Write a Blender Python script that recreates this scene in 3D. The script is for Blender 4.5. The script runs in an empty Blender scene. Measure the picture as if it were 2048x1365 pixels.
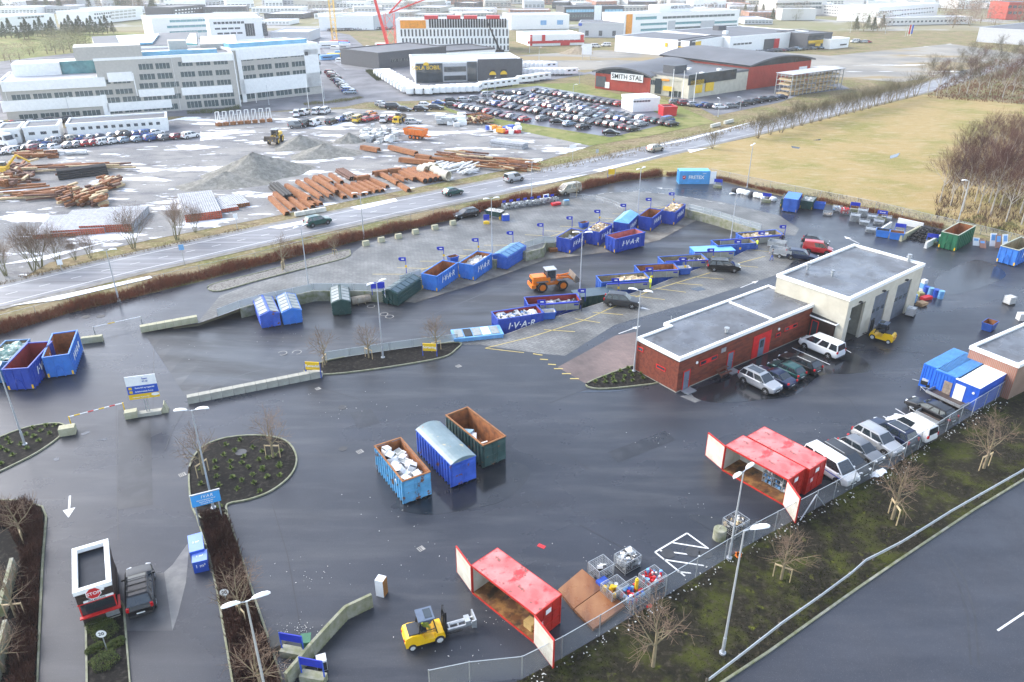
import bpy, bmesh, math, random
from mathutils import Vector, Matrix
from mathutils.geometry import tessellate_polygon
R=math.radians; PI=math.pi
random.seed(7)
C=bpy.context.scene.collection
sc=bpy.context.scene
# -- camera, sky, sun, exposure
CF,CTH,CH=1510.0,R(26.7),39.5
cam=bpy.data.objects.new('camera',bpy.data.cameras.new('camera')); C.objects.link(cam)
cam.location=(0,0,CH); cam.rotation_euler=(PI/2-CTH,0,0)
cam.data.sensor_width=36; cam.data.lens=CF/2048*36; cam.data.clip_start=1; cam.data.clip_end=9000
sc.camera=cam
SUN_EL,SUN_AZ=36,-64        # azimuth measured from +Y (view direction) to the right
w=bpy.data.worlds.new('World'); sc.world=w; w.use_nodes=True
nt=w.node_tree; nt.nodes.clear()
sky=nt.nodes.new('ShaderNodeTexSky'); sky.sky_type='NISHITA'; sky.sun_disc=False
sky.sun_elevation=R(SUN_EL); sky.sun_rotation=R(SUN_AZ); sky.air_density=1.0; sky.dust_density=1.6; sky.ozone_density=1.0
bg=nt.nodes.new('ShaderNodeBackground'); bg.inputs[1].default_value=0.145
hs=nt.nodes.new('ShaderNodeHueSaturation'); hs.inputs['Saturation'].default_value=0.72
wo=nt.nodes.new('ShaderNodeOutputWorld')
nt.links.new(sky.outputs[0],hs.inputs['Color']); nt.links.new(hs.outputs[0],bg.inputs[0]); nt.links.new(bg.outputs[0],wo.inputs[0])
sl=bpy.data.lights.new('sun','SUN'); sl.energy=.85; sl.angle=R(25); sl.color=(1,.98,.96)
so=bpy.data.objects.new('sun',sl); C.objects.link(so)
_d=Vector((math.sin(R(SUN_AZ))*math.cos(R(SUN_EL)),math.cos(R(SUN_AZ))*math.cos(R(SUN_EL)),math.sin(R(SUN_EL))))
so.rotation_euler=(-_d).to_track_quat('-Z','Y').to_euler()
sc.view_settings.view_transform='Standard'; sc.view_settings.look='None'; sc.view_settings.gamma=1
sc.view_settings.exposure=1.85
sc.cycles.max_bounces=6; sc.cycles.diffuse_bounces=2; sc.cycles.glossy_bounces=3; sc.cycles.transparent_max_bounces=12
sc.cycles.volume_bounces=1; sc.cycles.use_denoising=True; sc.cycles.caustics_reflective=False; sc.cycles.caustics_refractive=False
# -- from the survey points to the ground
_cs,_sn=math.cos(CTH),math.sin(CTH)
def ray(x,y):
 a=(x-1024)/CF; b=-(y-682.5)/CF
 return Vector((a,_cs+b*_sn,-_sn+b*_cs))
def G(x,y,z=0.0):
 d=ray(x,y); t=(z-CH)/d.z
 return Vector((d.x*t,d.y*t,z))
# -- materials
MT={}
def rgb(c): return (c[0],c[1],c[2],1)
def M(name,col,rough=.6,metal=0,var=.18,scale=1.5,bump=0,col2=None,spec=.5,alpha=1,stretch=(1,1,1),contrast=.35,emit=0):
 if name in MT: return MT[name]
 m=bpy.data.materials.new(name); MT[name]=m; m.use_nodes=True
 n=m.node_tree; p=n.nodes['Principled BSDF']; L=n.links
 p.inputs['Roughness'].default_value=rough; p.inputs['Metallic'].default_value=metal
 p.inputs['Specular IOR Level'].default_value=spec
 tc=n.nodes.new('ShaderNodeTexCoord'); mp=n.nodes.new('ShaderNodeMapping'); mp.inputs['Scale'].default_value=stretch
 L.new(tc.outputs['Object'],mp.inputs[0])
 nz=n.nodes.new('ShaderNodeTexNoise'); nz.inputs['Scale'].default_value=scale; nz.inputs['Detail'].default_value=6; nz.inputs['Roughness'].default_value=.62
 L.new(mp.outputs[0],nz.inputs['Vector'])
 cr=n.nodes.new('ShaderNodeValToRGB'); e=cr.color_ramp.elements
 e[0].position=.5-contrast/2; e[1].position=.5+contrast/2
 c2=col2 or tuple(min(1,v*(1+var)) for v in col)
 c1=col if col2 else tuple(v*(1-var) for v in col)
 e[0].color=rgb(c1); e[1].color=rgb(c2)
 L.new(nz.outputs[0],cr.inputs[0]); L.new(cr.outputs[0],p.inputs['Base Color'])
 if bump:
  bp=n.nodes.new('ShaderNodeBump'); bp.inputs['Strength'].default_value=bump; bp.inputs['Distance'].default_value=.05
  n2=n.nodes.new('ShaderNodeTexNoise'); n2.inputs['Scale'].default_value=scale*6; n2.inputs['Detail'].default_value=4
  L.new(mp.outputs[0],n2.inputs['Vector']); L.new(n2.outputs[0],bp.inputs['Height']); L.new(bp.outputs[0],p.inputs['Normal'])
 if alpha<1: p.inputs['Alpha'].default_value=alpha
 if emit:
  p.inputs['Emission Color'].default_value=rgb(col); p.inputs['Emission Strength'].default_value=emit
 return m
def layered(name,layers,rough=.8,rough2=None,bump=.3,bscale=8,rot=0,rscale=.08,rstretch=(1,1,1),spec=.5,rr=(.4,.6)):
 """layers: list of (colour, noise scale, lo, hi, (sx,sy)) mixed one over the other"""
 m=bpy.data.materials.new(name); MT[name]=m; m.use_nodes=True
 n=m.node_tree; p=n.nodes['Principled BSDF']; L=n.links
 tc=n.nodes.new('ShaderNodeTexCoord'); p.inputs['Specular IOR Level'].default_value=spec
 prev=None
 for i,(c,s,lo,hi,st) in enumerate(layers):
  if prev is None:
   prev=n.nodes.new('ShaderNodeRGB'); prev.outputs[0].default_value=rgb(c); prev=prev.outputs[0]; continue
  mp=n.nodes.new('ShaderNodeMapping'); mp.inputs['Rotation'].default_value=(0,0,rot); mp.inputs['Scale'].default_value=(st[0],st[1],1); mp.inputs['Location'].default_value=(i*13.7,i*5.1,0)
  L.new(tc.outputs['Object'],mp.inputs[0])
  nz=n.nodes.new('ShaderNodeTexNoise'); nz.inputs['Scale'].default_value=s; nz.inputs['Detail'].default_value=7; nz.inputs['Roughness'].default_value=.6
  L.new(mp.outputs[0],nz.inputs['Vector'])
  mr=n.nodes.new('ShaderNodeMapRange'); mr.inputs['From Min'].default_value=lo; mr.inputs['From Max'].default_value=hi
  L.new(nz.outputs[0],mr.inputs[0])
  mx=n.nodes.new('ShaderNodeMix'); mx.data_type='RGBA'; mx.inputs[7].default_value=rgb(c)
  L.new(mr.outputs[0],mx.inputs[0]); L.new(prev,mx.inputs[6]); prev=mx.outputs[2]
 L.new(prev,p.inputs['Base Color'])
 if rough2 is None: p.inputs['Roughness'].default_value=rough
 else:
  mp=n.nodes.new('ShaderNodeMapping'); mp.inputs['Rotation'].default_value=(0,0,rot); mp.inputs['Scale'].default_value=rstretch
  L.new(tc.outputs['Object'],mp.inputs[0])
  nz=n.nodes.new('ShaderNodeTexNoise'); nz.inputs['Scale'].default_value=rscale; nz.inputs['Detail'].default_value=8; nz.inputs['Roughness'].default_value=.6
  L.new(mp.outputs[0],nz.inputs['Vector'])
  mr=n.nodes.new('ShaderNodeMapRange'); mr.inputs['From Min'].default_value=rr[0]; mr.inputs['From Max'].default_value=rr[1]
  mr.inputs['To Min'].default_value=rough; mr.inputs['To Max'].default_value=rough2
  L.new(nz.outputs[0],mr.inputs[0]); L.new(mr.outputs[0],p.inputs['Roughness'])
 if bump:
  bp=n.nodes.new('ShaderNodeBump'); bp.inputs['Strength'].default_value=bump; bp.inputs['Distance'].default_value=.03
  n2=n.nodes.new('ShaderNodeTexNoise'); n2.inputs['Scale'].default_value=bscale; n2.inputs['Detail'].default_value=5
  L.new(tc.outputs['Object'],n2.inputs['Vector']); L.new(n2.outputs[0],bp.inputs['Height']); L.new(bp.outputs[0],p.inputs['Normal'])
 return m
# -- mesh collector
class MB:
 def __init__(s): s.v=[];s.f=[];s.m=[];s.T=None
 def add(s,vs,fs,mi=0):
  o=len(s.v)
  if s.T is not None: vs=[tuple(s.T@Vector(v)) for v in vs]
  s.v+=[tuple(v) for v in vs]; s.f+=[tuple(o+i for i in f) for f in fs]; s.m+=[mi]*len(fs); return s
 def box(s,x0,y0,z0,x1,y1,z1,mi=0):
  return s.add([(x0,y0,z0),(x1,y0,z0),(x1,y1,z0),(x0,y1,z0),(x0,y0,z1),(x1,y0,z1),(x1,y1,z1),(x0,y1,z1)],
   [(0,3,2,1),(4,5,6,7),(0,1,5,4),(1,2,6,5),(2,3,7,6),(3,0,4,7)],mi)
 def obox(s,c,sz,rz=0,rx=0,ry=0,mi=0):
  T0=s.T; T=Matrix.Translation(c)@Matrix.Rotation(rz,4,'Z')@Matrix.Rotation(ry,4,'Y')@Matrix.Rotation(rx,4,'X')
  s.T=(T0@T) if T0 is not None else T
  a,b,d=sz[0]/2,sz[1]/2,sz[2]/2; s.box(-a,-b,-d,a,b,d,mi); s.T=T0; return s
 def cyl(s,p0,p1,r0,r1=None,n=8,mi=0,cap=True):
  p0=Vector(p0);p1=Vector(p1); r1=r0 if r1 is None else r1
  d=(p1-p0);
  if d.length<1e-6: return s
  d.normalize(); a=d.orthogonal().normalized(); b=d.cross(a)
  vs=[];
  for p,r in((p0,r0),(p1,r1)):
   for i in range(n):
    t=2*PI*i/n; vs.append(p+a*(r*math.cos(t))+b*(r*math.sin(t)))
  fs=[(i,(i+1)%n,n+(i+1)%n,n+i) for i in range(n)]
  if cap: fs+=[tuple(range(n-1,-1,-1)),tuple(range(n,2*n))]
  return s.add(vs,fs,mi)
 def prism(s,pts,z0,z1,mi=0,top=None):
  n=len(pts); vs=[(p[0],p[1],z0) for p in pts]+[(p[0],p[1],z1) for p in pts]
  ar=sum(pts[i][0]*pts[(i+1)%n][1]-pts[(i+1)%n][0]*pts[i][1] for i in range(n))
  fs=[(i,(i+1)%n,n+(i+1)%n,n+i) if ar>0 else (i,n+i,n+(i+1)%n,(i+1)%n) for i in range(n)]
  s.add(vs,fs,mi)
  t=tuple(range(n,2*n)) if ar>0 else tuple(range(2*n-1,n-1,-1)); b=tuple(range(n-1,-1,-1)) if ar>0 else tuple(range(n))
  s.add(vs,[t],mi if top is None else top); s.add(vs,[b],mi); return s
 def mesh(s,name,mats,smooth=0):
  me=bpy.data.meshes.new(name); me.from_pydata(s.v,[],s.f)
  for m in (mats if isinstance(mats,(list,tuple)) else [mats]): me.materials.append(m)
  me.polygons.foreach_set('material_index',s.m)
  if smooth:
   me.polygons.foreach_set('use_smooth',[True]*len(s.f)); me.update(); me.set_sharp_from_angle(angle=R(smooth))
  me.update(); return me
 def build(s,name,mats,parent=None,loc=(0,0,0),rz=0,smooth=0):
  o=bpy.data.objects.new(name,s.mesh(name,mats,smooth)); C.objects.link(o); o.location=loc; o.rotation_euler=(0,0,rz)
  if parent is not None: o.parent=parent
  return o
def tag(o,label,cat,group=None,kind=None):
 if label: o['label']=label
 if cat: o['category']=cat
 if group: o['group']=group
 if kind: o['kind']=kind
 return o
def thing(name,label,cat,loc,rz=0,group=None):
 o=bpy.data.objects.new(name,None); C.objects.link(o); o.location=loc; o.rotation_euler=(0,0,rz); o.empty_display_size=.3
 return tag(o,label,cat,group)
def inst(name,me,parent,loc=(0,0,0),rz=0,sc_=None,rot=None):
 o=bpy.data.objects.new(name,me); C.objects.link(o); o.location=loc; o.rotation_euler=rot or (0,0,rz)
 if parent is not None: o.parent=parent
 if sc_: o.scale=sc_
 return o
def kids(o): return list(o.children)
def dup(o,label=None,loc=None,rz=None,parent=None):
 c=o.copy(); C.objects.link(c)
 if parent is not None: c.parent=parent
 if loc is not None: c.location=loc
 if rz is not None: c.rotation_euler=(0,0,rz)
 if label: c['label']=label
 for k in kids(o): dup(k,parent=c)
 return c
def text(s,size,mat,parent,loc,rot,name='lettering',shear=0,sp=1,ex=.012,align='CENTER'):
 cu=bpy.data.curves.new('txt','FONT'); cu.body=s; cu.size=size; cu.extrude=ex; cu.align_x=align; cu.align_y='CENTER'; cu.shear=shear; cu.space_character=sp; cu.offset=size*.012
 t=bpy.data.objects.new('txt',cu); C.objects.link(t); bpy.context.view_layer.update()
 me=bpy.data.meshes.new_from_object(t.evaluated_get(bpy.context.evaluated_depsgraph_get())); bpy.data.objects.remove(t)
 me.materials.clear(); me.materials.append(mat)
 return inst(name,me,parent,loc,rot=rot)
def flat(name,px,mat,z=0,kind='structure',holes=(),pts=None,lab=None,cat=None):
 """a surface lying on the ground, its outline given by survey points"""
 rings=[[G(*p,z) for p in px] if pts is None else [Vector((p[0],p[1],z)) for p in pts]]+[[Vector((p[0],p[1],z)) for p in h] for h in holes]
 tri=tessellate_polygon(rings); vs=[v for r in rings for v in r]
 me=bpy.data.meshes.new(name)
 fs=[]
 for t in tri:
  a,b,c=[vs[i] for i in t]
  fs.append(t if (b-a).cross(c-a).z>0 else (t[0],t[2],t[1]))
 me.from_pydata(vs,[],fs); me.materials.append(mat); me.update()
 o=bpy.data.objects.new(name,me); C.objects.link(o)
 tag(o,lab,cat,None,kind); return o
def strip(name,px,width,mat,z=0,kind='structure',side=0,pts=None,th=0):
 """a band of the given width along a survey line (side -1/0/1: where the line lies)"""
 P=[G(*p,z) for p in px] if pts is None else [Vector((p[0],p[1],z)) for p in pts]
 mb=MB(); ribbon(mb,P,width,side,z,th)
 o=mb.build(name,mat)
 if kind: o['kind']=kind
 return o
def ribbon(mb,P,width,side=0,z=0,th=0,mi=0):
 a0=width*(-.5+side*.5); a1=width*(.5+side*.5); L_=[];R_=[]
 for i,p in enumerate(P):
  d=Vector((0,0,0))
  if i>0: d+=(p-P[i-1]).normalized()
  if i<len(P)-1: d+=(P[i+1]-p).normalized()
  d.z=0; d.normalize(); nrm=Vector((-d.y,d.x,0))
  L_.append((p.x+nrm.x*a0,p.y+nrm.y*a0)); R_.append((p.x+nrm.x*a1,p.y+nrm.y*a1))
 for i in range(len(P)-1):
  q=[L_[i],L_[i+1],R_[i+1],R_[i]]
  if th: mb.prism(q,z,z+th,mi)
  else: mb.add([(x,y,z) for x,y in q],[(0,1,2,3)],mi)
ORD='first second third fourth fifth sixth seventh eighth ninth tenth eleventh twelfth thirteenth fourteenth fifteenth sixteenth seventeenth eighteenth nineteenth twentieth'.split()
def nth(i):
 if i<20: return ORD[i]
 t={2:'twenty',3:'thirty',4:'forty'}[(i+1)//10]; r=(i+1)%10
 return ({'twenty':'twentieth','thirty':'thirtieth','forty':'fortieth'}[t] if r==0 else t+'-'+ORD[r-1])
# plain materials used everywhere
white=M('white_paint',(.86,.86,.84),.5,var=.06); offw=M('offwhite_metal',(.62,.62,.6),.45,var=.08)
galv=M('galvanised_steel',(.45,.47,.48),.45,.6,var=.12,scale=4); dark=M('dark_rubber',(.022,.022,.024),.75); black=M('black_metal',(.02,.02,.022),.4)
glass=M('window_glass',(.035,.05,.06),.08,var=.4,scale=.3,spec=.8); glassg=M('green_glass',(.12,.18,.17),.12,var=.35,scale=.2,spec=.8)
conc=M('concrete',(.34,.33,.28),.85,var=.22,scale=.9,bump=.2); concm=M('mossy_concrete',(.33,.32,.26),.85,col2=(.16,.17,.07),scale=1.1,bump=.2,contrast=.3)
soilm=M('soil',(.018,.016,.014),.9,col2=(.05,.045,.038),scale=3,bump=.6); rustm=M('rust',(.2,.075,.025),.8,col2=(.34,.15,.055),scale=1.3,bump=.2)
redm=M('signal_red',(.55,.02,.025),.4,var=.1); bluem=M('royal_blue',(.02,.07,.42),.4,col2=(.035,.11,.5),scale=.8); yel=M('signal_yellow',(.8,.5,.02),.45,var=.08)
woodm=M('pale_wood',(.5,.38,.22),.7,var=.25,scale=3); lblue=M('light_blue_metal',(.12,.32,.6),.45,col2=(.2,.42,.68),scale=1)
# -- ground surfaces
asph=layered('wet_asphalt',[((.02,.023,.031),0,0,0,0),((.036,.04,.051),.05,.4,.62,(1,1)),((.065,.067,.073),.35,.48,.8,(.25,1.6)),((.022,.024,.03),.12,.55,.75,(.4,1.2)),((.13,.13,.135),19,.6,.7,(1,1)),((.025,.026,.03),9,.58,.7,(1,1))],
 rough=.2,rough2=.42,rot=R(-38),rscale=.07,rstretch=(.9,1.1,1),bump=.12,bscale=14,spec=.42,rr=(.36,.64))
asph_lane=layered('dark_wet_asphalt',[((.028,.03,.034),0,0,0,0),((.05,.053,.06),.25,.42,.7,(.15,1.6)),((.085,.086,.09),.6,.58,.75,(.3,1))],
 rough=.32,rough2=.6,rot=R(-30),rscale=.15,rstretch=(.3,1.6,1),bump=.12,bscale=14,spec=.55)
road_m=layered('highway_asphalt',[((.19,.19,.2),0,0,0,0),((.28,.28,.29),.5,.45,.65,(.04,1.7)),((.09,.09,.1),.9,.55,.75,(.03,1.5))],rough=.4,rough2=.7,rot=R(-40.5),bump=.1,spec=.3)
road2=layered('road_asphalt',[((.14,.14,.15),0,0,0,0),((.24,.24,.25),.12,.4,.7,(1,1))],rough=.65,rough2=.85,bump=.1,spec=.15)
nearroad=layered('near_road_asphalt',[((.03,.033,.043),0,0,0,0),((.048,.051,.062),.3,.4,.7,(.3,1.4)),((.035,.037,.045),.2,.55,.7,(.2,1)),((.14,.14,.145),22,.6,.7,(1,1))],rough=.34,rough2=.55,rot=R(-34),rscale=.3,bump=.35,bscale=22,spec=.5)
straw=layered('dry_grass',[((.34,.25,.11),0,0,0,0),((.22,.2,.06),.06,.45,.62,(1,1)),((.4,.32,.19),.5,.5,.75,(.5,1.2)),((.14,.12,.045),1.5,.58,.75,(.5,1.3)),((.42,.36,.22),4,.55,.75,(1,1))],rough=.95,bump=1,bscale=2.5,rot=R(25),spec=.15)
verge=layered('verge_grass',[((.23,.18,.1),0,0,0,0),((.15,.15,.05),.12,.42,.6,(1,1)),((.12,.085,.05),.4,.52,.66,(.4,1.4)),((.35,.29,.18),1.4,.5,.72,(1,1))],rough=.95,bump=1,bscale=3,rot=R(-40),spec=.15)
lawn=layered('green_grass',[((.17,.19,.055),0,0,0,0),((.26,.24,.1),.05,.45,.6,(1,1)),((.1,.13,.03),.3,.5,.7,(1,1)),((.3,.27,.14),.8,.55,.75,(1,1))],rough=.95,bump=.7,bscale=3,spec=.15)
gravel=layered('gravel_with_snow',[((.2,.2,.2),0,0,0,0),((.3,.29,.27),.06,.4,.6,(1,1)),((.14,.14,.15),.3,.5,.7,(.5,1)),((.36,.36,.36),3,.55,.75,(1,1)),((.78,.8,.83),.11,.56,.585,(.5,1.3)),((.75,.77,.8),.35,.62,.64,(.4,1.3))],rough=.9,bump=.7,bscale=3,rot=R(20),spec=.05)
gravel2=layered('grey_gravel',[((.22,.215,.2),0,0,0,0),((.32,.3,.26),.04,.4,.6,(1,1)),((.3,.24,.14),.03,.53,.6,(.5,1.4)),((.8,.82,.84),.06,.615,.635,(.25,1.6))],rough=.9,bump=.5,bscale=2,rot=R(5),spec=.05)
farland=layered('far_land',[((.26,.23,.15),0,0,0,0),((.2,.2,.1),.01,.4,.6,(1,1)),((.34,.33,.31),.02,.5,.6,(1,1))],rough=.95,bump=.3,spec=.1)
soil=layered('planting_soil',[((.012,.011,.01),0,0,0,0),((.045,.04,.033),3,.5,.7,(1,1)),((.3,.3,.28),22,.72,.76,(1,1))],rough=.95,bump=1,bscale=9,spec=.2)
slope=layered('mossy_slope',[((.02,.018,.012),0,0,0,0),((.05,.055,.012),.35,.47,.62,(1,1)),((.11,.12,.014),1.3,.61,.72,(1,1)),((.06,.05,.035),2.5,.52,.7,(1,1)),((.012,.012,.008),.9,.56,.68,(1,1)),((.5,.5,.48),16,.72,.75,(1,1))],rough=.95,bump=1,bscale=6,spec=.15)
def pavers(name,c1,c2,mortar,rot=0,sc_=1.6):
 m=bpy.data.materials.new(name); m.use_nodes=True; n=m.node_tree; p=n.nodes['Principled BSDF']; L=n.links
 tc=n.nodes.new('ShaderNodeTexCoord'); mp=n.nodes.new('ShaderNodeMapping'); mp.inputs['Rotation'].default_value=(0,0,rot); L.new(tc.outputs['Object'],mp.inputs[0])
 b=n.nodes.new('ShaderNodeTexBrick'); b.inputs['Scale'].default_value=sc_; b.inputs['Color1'].default_value=rgb(c1); b.inputs['Color2'].default_value=rgb(c2); b.inputs['Mortar'].default_value=rgb(mortar)
 b.inputs['Mortar Size'].default_value=.025; b.inputs['Brick Width'].default_value=.6; b.inputs['Row Height'].default_value=.3; L.new(mp.outputs[0],b.inputs['Vector'])
 nz=n.nodes.new('ShaderNodeTexNoise'); nz.inputs['Scale'].default_value=.2; nz.inputs['Detail'].default_value=9; L.new(tc.outputs['Object'],nz.inputs['Vector'])
 mr=n.nodes.new('ShaderNodeMapRange'); mr.inputs[1].default_value=.35; mr.inputs[2].default_value=.65; mr.inputs[3].default_value=.6; mr.inputs[4].default_value=1.25; L.new(nz.outputs[0],mr.inputs[0])
 mx=n.nodes.new('ShaderNodeMix'); mx.data_type='RGBA'; mx.blend_type='MULTIPLY'; mx.inputs[0].default_value=1; L.new(b.outputs[0],mx.inputs[6]); L.new(mr.outputs[0],mx.inputs[7])
 L.new(mx.outputs[2],p.inputs['Base Color']); p.inputs['Roughness'].default_value=.5; return m
paver=pavers('grey_pavers',(.13,.128,.12),(.18,.178,.165),(.08,.078,.072),R(35),.8)
paver_r=pavers('red_pavers',(.15,.1,.085),(.19,.13,.11),(.11,.09,.08),R(35),1.2)
# the sunken lane
PIT_PX_UP=[(285,662),(395,648),(480,618),(520,606),(587,592),(627,583),(707,583),(767,585),(822,572)]
s0,sd=Vector((-45,82,0)),Vector((.794,.607,0))
DEP=1.4
def lz(p):
 s=(Vector((p[0],p[1],0))-s0).dot(sd); t=max(0,min(1,s/14)); return -.02-DEP*(t*t*(3-2*t)*.5+t*.5)
def GL(x,y):
 z=0
 for _ in range(4): z=lz(G(x,y,z))
 return G(x,y,z)
up=[G(*p) for p in PIT_PX_UP]
# saw-tooth bays behind the tall containers: back-left corner and back-right corner of each bay
saw=[G(*p) for p in [(824,545),(842,567),(844,549)]]
sawpx=[(846,546),(884,519),(917,523),(917,524),(958,501),(988,509),(990,510),(1028,486),(1052,494),(1086,486),(1092,474),(1113,473),(1143,454),(1171,459),(1173,459),(1197,441),(1226,445),(1228,440),(1252,419),(1277,430),(1280,431),(1299,415),(1324,419),(1326,419),(1344,404),(1372,408),(1377,422)]
sawz=.9
up+= [G(*p,sawz).xy.to_3d() for p in sawpx[:-1]]
up+=[G(*p) for p in [(1377,421),(1406,428),(1440,437),(1480,450),(1521,462),(1560,468)]]
lo=[G(*p) for p in [(1572,487),(1524,486),(1466,515),(1411,533),(1356,553),(1296,577),(1159,620),(1086,642),(1005,672),(915,683),(780,702),(655,722),(640,742),(380,806)]]
PIT=[(v.x,v.y) for v in up+lo]
# lane sheet follows the ramp; it lies below the yard outside the pit
mb=MB(); xs=[-50+i*2.2 for i in range(50)]; ys=[62+j*2.2 for j in range(38)]
vs=[];
for y in ys:
 for x in xs:
  s=(Vector((x,y,0))-s0).dot(sd); vs.append((x,y,lz((x,y)) if s>0 else -.025))
nx=len(xs); mb.add(vs,[(j*nx+i,j*nx+i+1,(j+1)*nx+i+1,(j+1)*nx+i) for j in range(len(ys)-1) for i in range(nx-1)])
tag(mb.build('sunken_lane',asph_lane),None,None,kind='structure')
flat('ground',None,farland,-.3,pts=[(-2600,-200),(2600,-200),(2600,5000),(-2600,5000)],holes=[PIT])
# land sheets
flat('rough_ground',[(-300,720),(-60,560),(-60,62),(2900,62),(2900,1380),(-300,1380)],verge,-.08,holes=[PIT])
flat('golf_field',[(-60,205),(-60,66),(140,62),(300,66),(300,140),(60,165)],lawn,-.05)
flat('meadow',[(1190,342),(1330,310),(1500,276),(1600,252),(1720,222),(1848,190),(1960,200),(2500,260),(2500,600),(2100,500),(1885,452),(1740,420),(1600,392),(1430,355)],straw,-.04)
flat('gravel_yard',[(-60,615),(-60,285),(130,285),(380,232),(560,224),(700,218),(905,226),(1000,250),(1140,272),(1190,290),(1040,335),(900,362),(700,402),(512,440),(300,480),(100,525)],gravel,-.04)
flat('gravel_field',[(1395,92),(1660,112),(1900,88),(2110,118),(1800,165),(1620,150),(1540,128),(1430,118)],gravel2,-.04)
flat('gravel_lot',[(1030,112),(1210,100),(1380,116),(1290,126),(1190,140),(1120,142),(1040,132)],gravel2,-.04)
flat('lot_grass',[(905,226),(870,212),(910,196),(1000,170),(1160,166),(1240,190),(1330,200),(1430,245),(1300,272),(1180,292),(1040,262)],lawn,-.03)
flat('office_road',[(-60,250),(40,236),(200,236),(420,232),(560,222),(690,214),(730,205),(900,200),(1000,176),(1180,148),(1100,132),(900,140),(760,120),(700,70),(640,60),(560,60),(-60,130)],road2,-.035)
flat('yard_asphalt_lots',[(1170,145),(1290,185),(1370,200),(1430,232),(1560,205),(1600,190),(1700,178),(1640,150),(1380,110),(1220,138)],road2,-.03)
flat('storage_car_park',[(895,216),(895,190),(1075,172),(1240,200),(1280,210),(1350,244),(1222,275),(1040,246),(925,226)],M('lot_asphalt',(.1,.1,.12),.35,var=.3,scale=.1),-.02)
flat('barrack_car_park',[(-60,300),(-60,262),(110,258),(330,246),(400,250),(400,285),(240,296),(60,312)],road2,-.03)
flat('street',[(640,60),(655,60),(720,128),(760,140),(735,142),(690,140),(660,120),(640,92)],road_m,-.02)
hw=[(-60,602),(0,592),(256,530),(512,474),(768,419),(1024,367),(1274,311),(1536,252),(1711,209),(1848,177),(1960,142),(2100,118)]
strip('highway',hw,8.2,road_m,-.01)
strip('highway_shoulder',hw,10.4,M('shoulder_gravel',(.2,.19,.17),.8,var=.3,scale=.6),-.03)
P=[G(*p) for p in hw]
def offset(P,o):
 out=[]
 for i,p in enumerate(P):
  d=Vector((0,0,0))
  if i>0: d+=(p-P[i-1]).normalized()
  if i<len(P)-1: d+=(P[i+1]-p).normalized()
  d.normalize(); out.append((p.x-d.y*o,p.y+d.x*o))
 return out
paintm=M('road_paint',(.7,.7,.68),.6,var=.15,scale=3)
yline=M('yellow_line_paint',(.5,.39,.12),.6,var=.15,scale=2)
for o in (-3.1,3.1): strip('edge_marking',None,.13,paintm,.0,pts=offset(P,o))
def dashes(name,P,on,off,w_,z,mat):
 mb=MB(); run=0
 for a,b in zip(P,P[1:]):
  a=Vector((a[0],a[1],0));b=Vector((b[0],b[1],0));L_=(b-a).length;d=(b-a)/L_;n=Vector((-d.y,d.x,0))*w_/2; t=(-run)%(on+off) if run else 0
  while t<L_:
   e=min(L_,t+on); q=[a+d*t-n,a+d*e-n,a+d*e+n,a+d*t+n]; mb.add([(v.x,v.y,z) for v in q],[(0,1,2,3)]); t+=on+off
  run+=L_
 o=mb.build(name,mat); o['kind']='structure'; return o
dashes('centre_marking',offset(P,0),1.4,2.6,.11,0,paintm)
snow=M('snow',(.8,.82,.85),.7,var=.04)
# roadside snow
for i,q in enumerate([[(20,612),(300,552),(305,556),(120,600)],[(535,455),(615,440),(640,441),(560,458)],[(700,415),(790,397),(795,402),(720,420)],[(1184,341),(1290,318),(1330,308),(1260,328),(1200,344)],[(1010,378),(1100,360),(1180,348),(1100,366)],[(1375,300),(1420,296),(1440,290),(1380,306)],[(1290,296),(1380,276),(1520,240),(1380,280)],[(0,530),(120,505),(220,482),(90,520)]]):
 flat('snow_patch',q,snow,.01)
# yard
flat('recycling_yard',[(-300,690),(-60,655),(0,668),(140,626),(240,602),(400,564),(512,534),(727,480),(910,439),(1023,410),(1120,390),(1240,364),(1330,354),(1400,352),(1540,388),(1740,425),(1890,460),(2100,515),(2375,586),(2036,770),(1891,864),(1776,938),(1666,999),(1506,1085),(1330,1193),(1198,1273),(1123,1317),(1044,1359),(990,1380),(-300,1380)],asph,0,holes=[PIT])
flat('upper_paving',[(430,610),(520,590),(700,525),(727,490),(905,450),(960,412),(1050,412),(1110,402),(1150,400),(1240,384),(1330,388),(1430,405),(1560,440),(1600,460),(1590,480)]+[(1572,470),(1521,461),(1440,436),(1377,419)],paver,.006,pts=None) if 0 else None
pv=[G(*p) for p in [(395,646),(440,592),(512,566),(690,518),(727,490),(790,472),(905,450),(960,415),(1110,404),(1210,386),(1270,384),(1330,388),(1440,404),(1560,432),(1598,458),(1590,472)]]
flat('upper_paving',None,paver,.006,pts=[(v.x,v.y) for v in pv]+[(v.x,v.y) for v in reversed(up[1:])])
lw=[G(*p) for p in [(1590,520),(1560,548),(1400,600),(1230,650),(1130,712),(1085,708),(960,690),(918,690)]]
flat('lower_paving',None,paver,.006,pts=[(v.x,v.y) for v in lw]+[(v.x,v.y) for v in reversed(lo[0:10])])
flat('red_paving',[(1115,735),(1230,672),(1272,664),(1272,732),(1172,768)],paver_r,.008)
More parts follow.
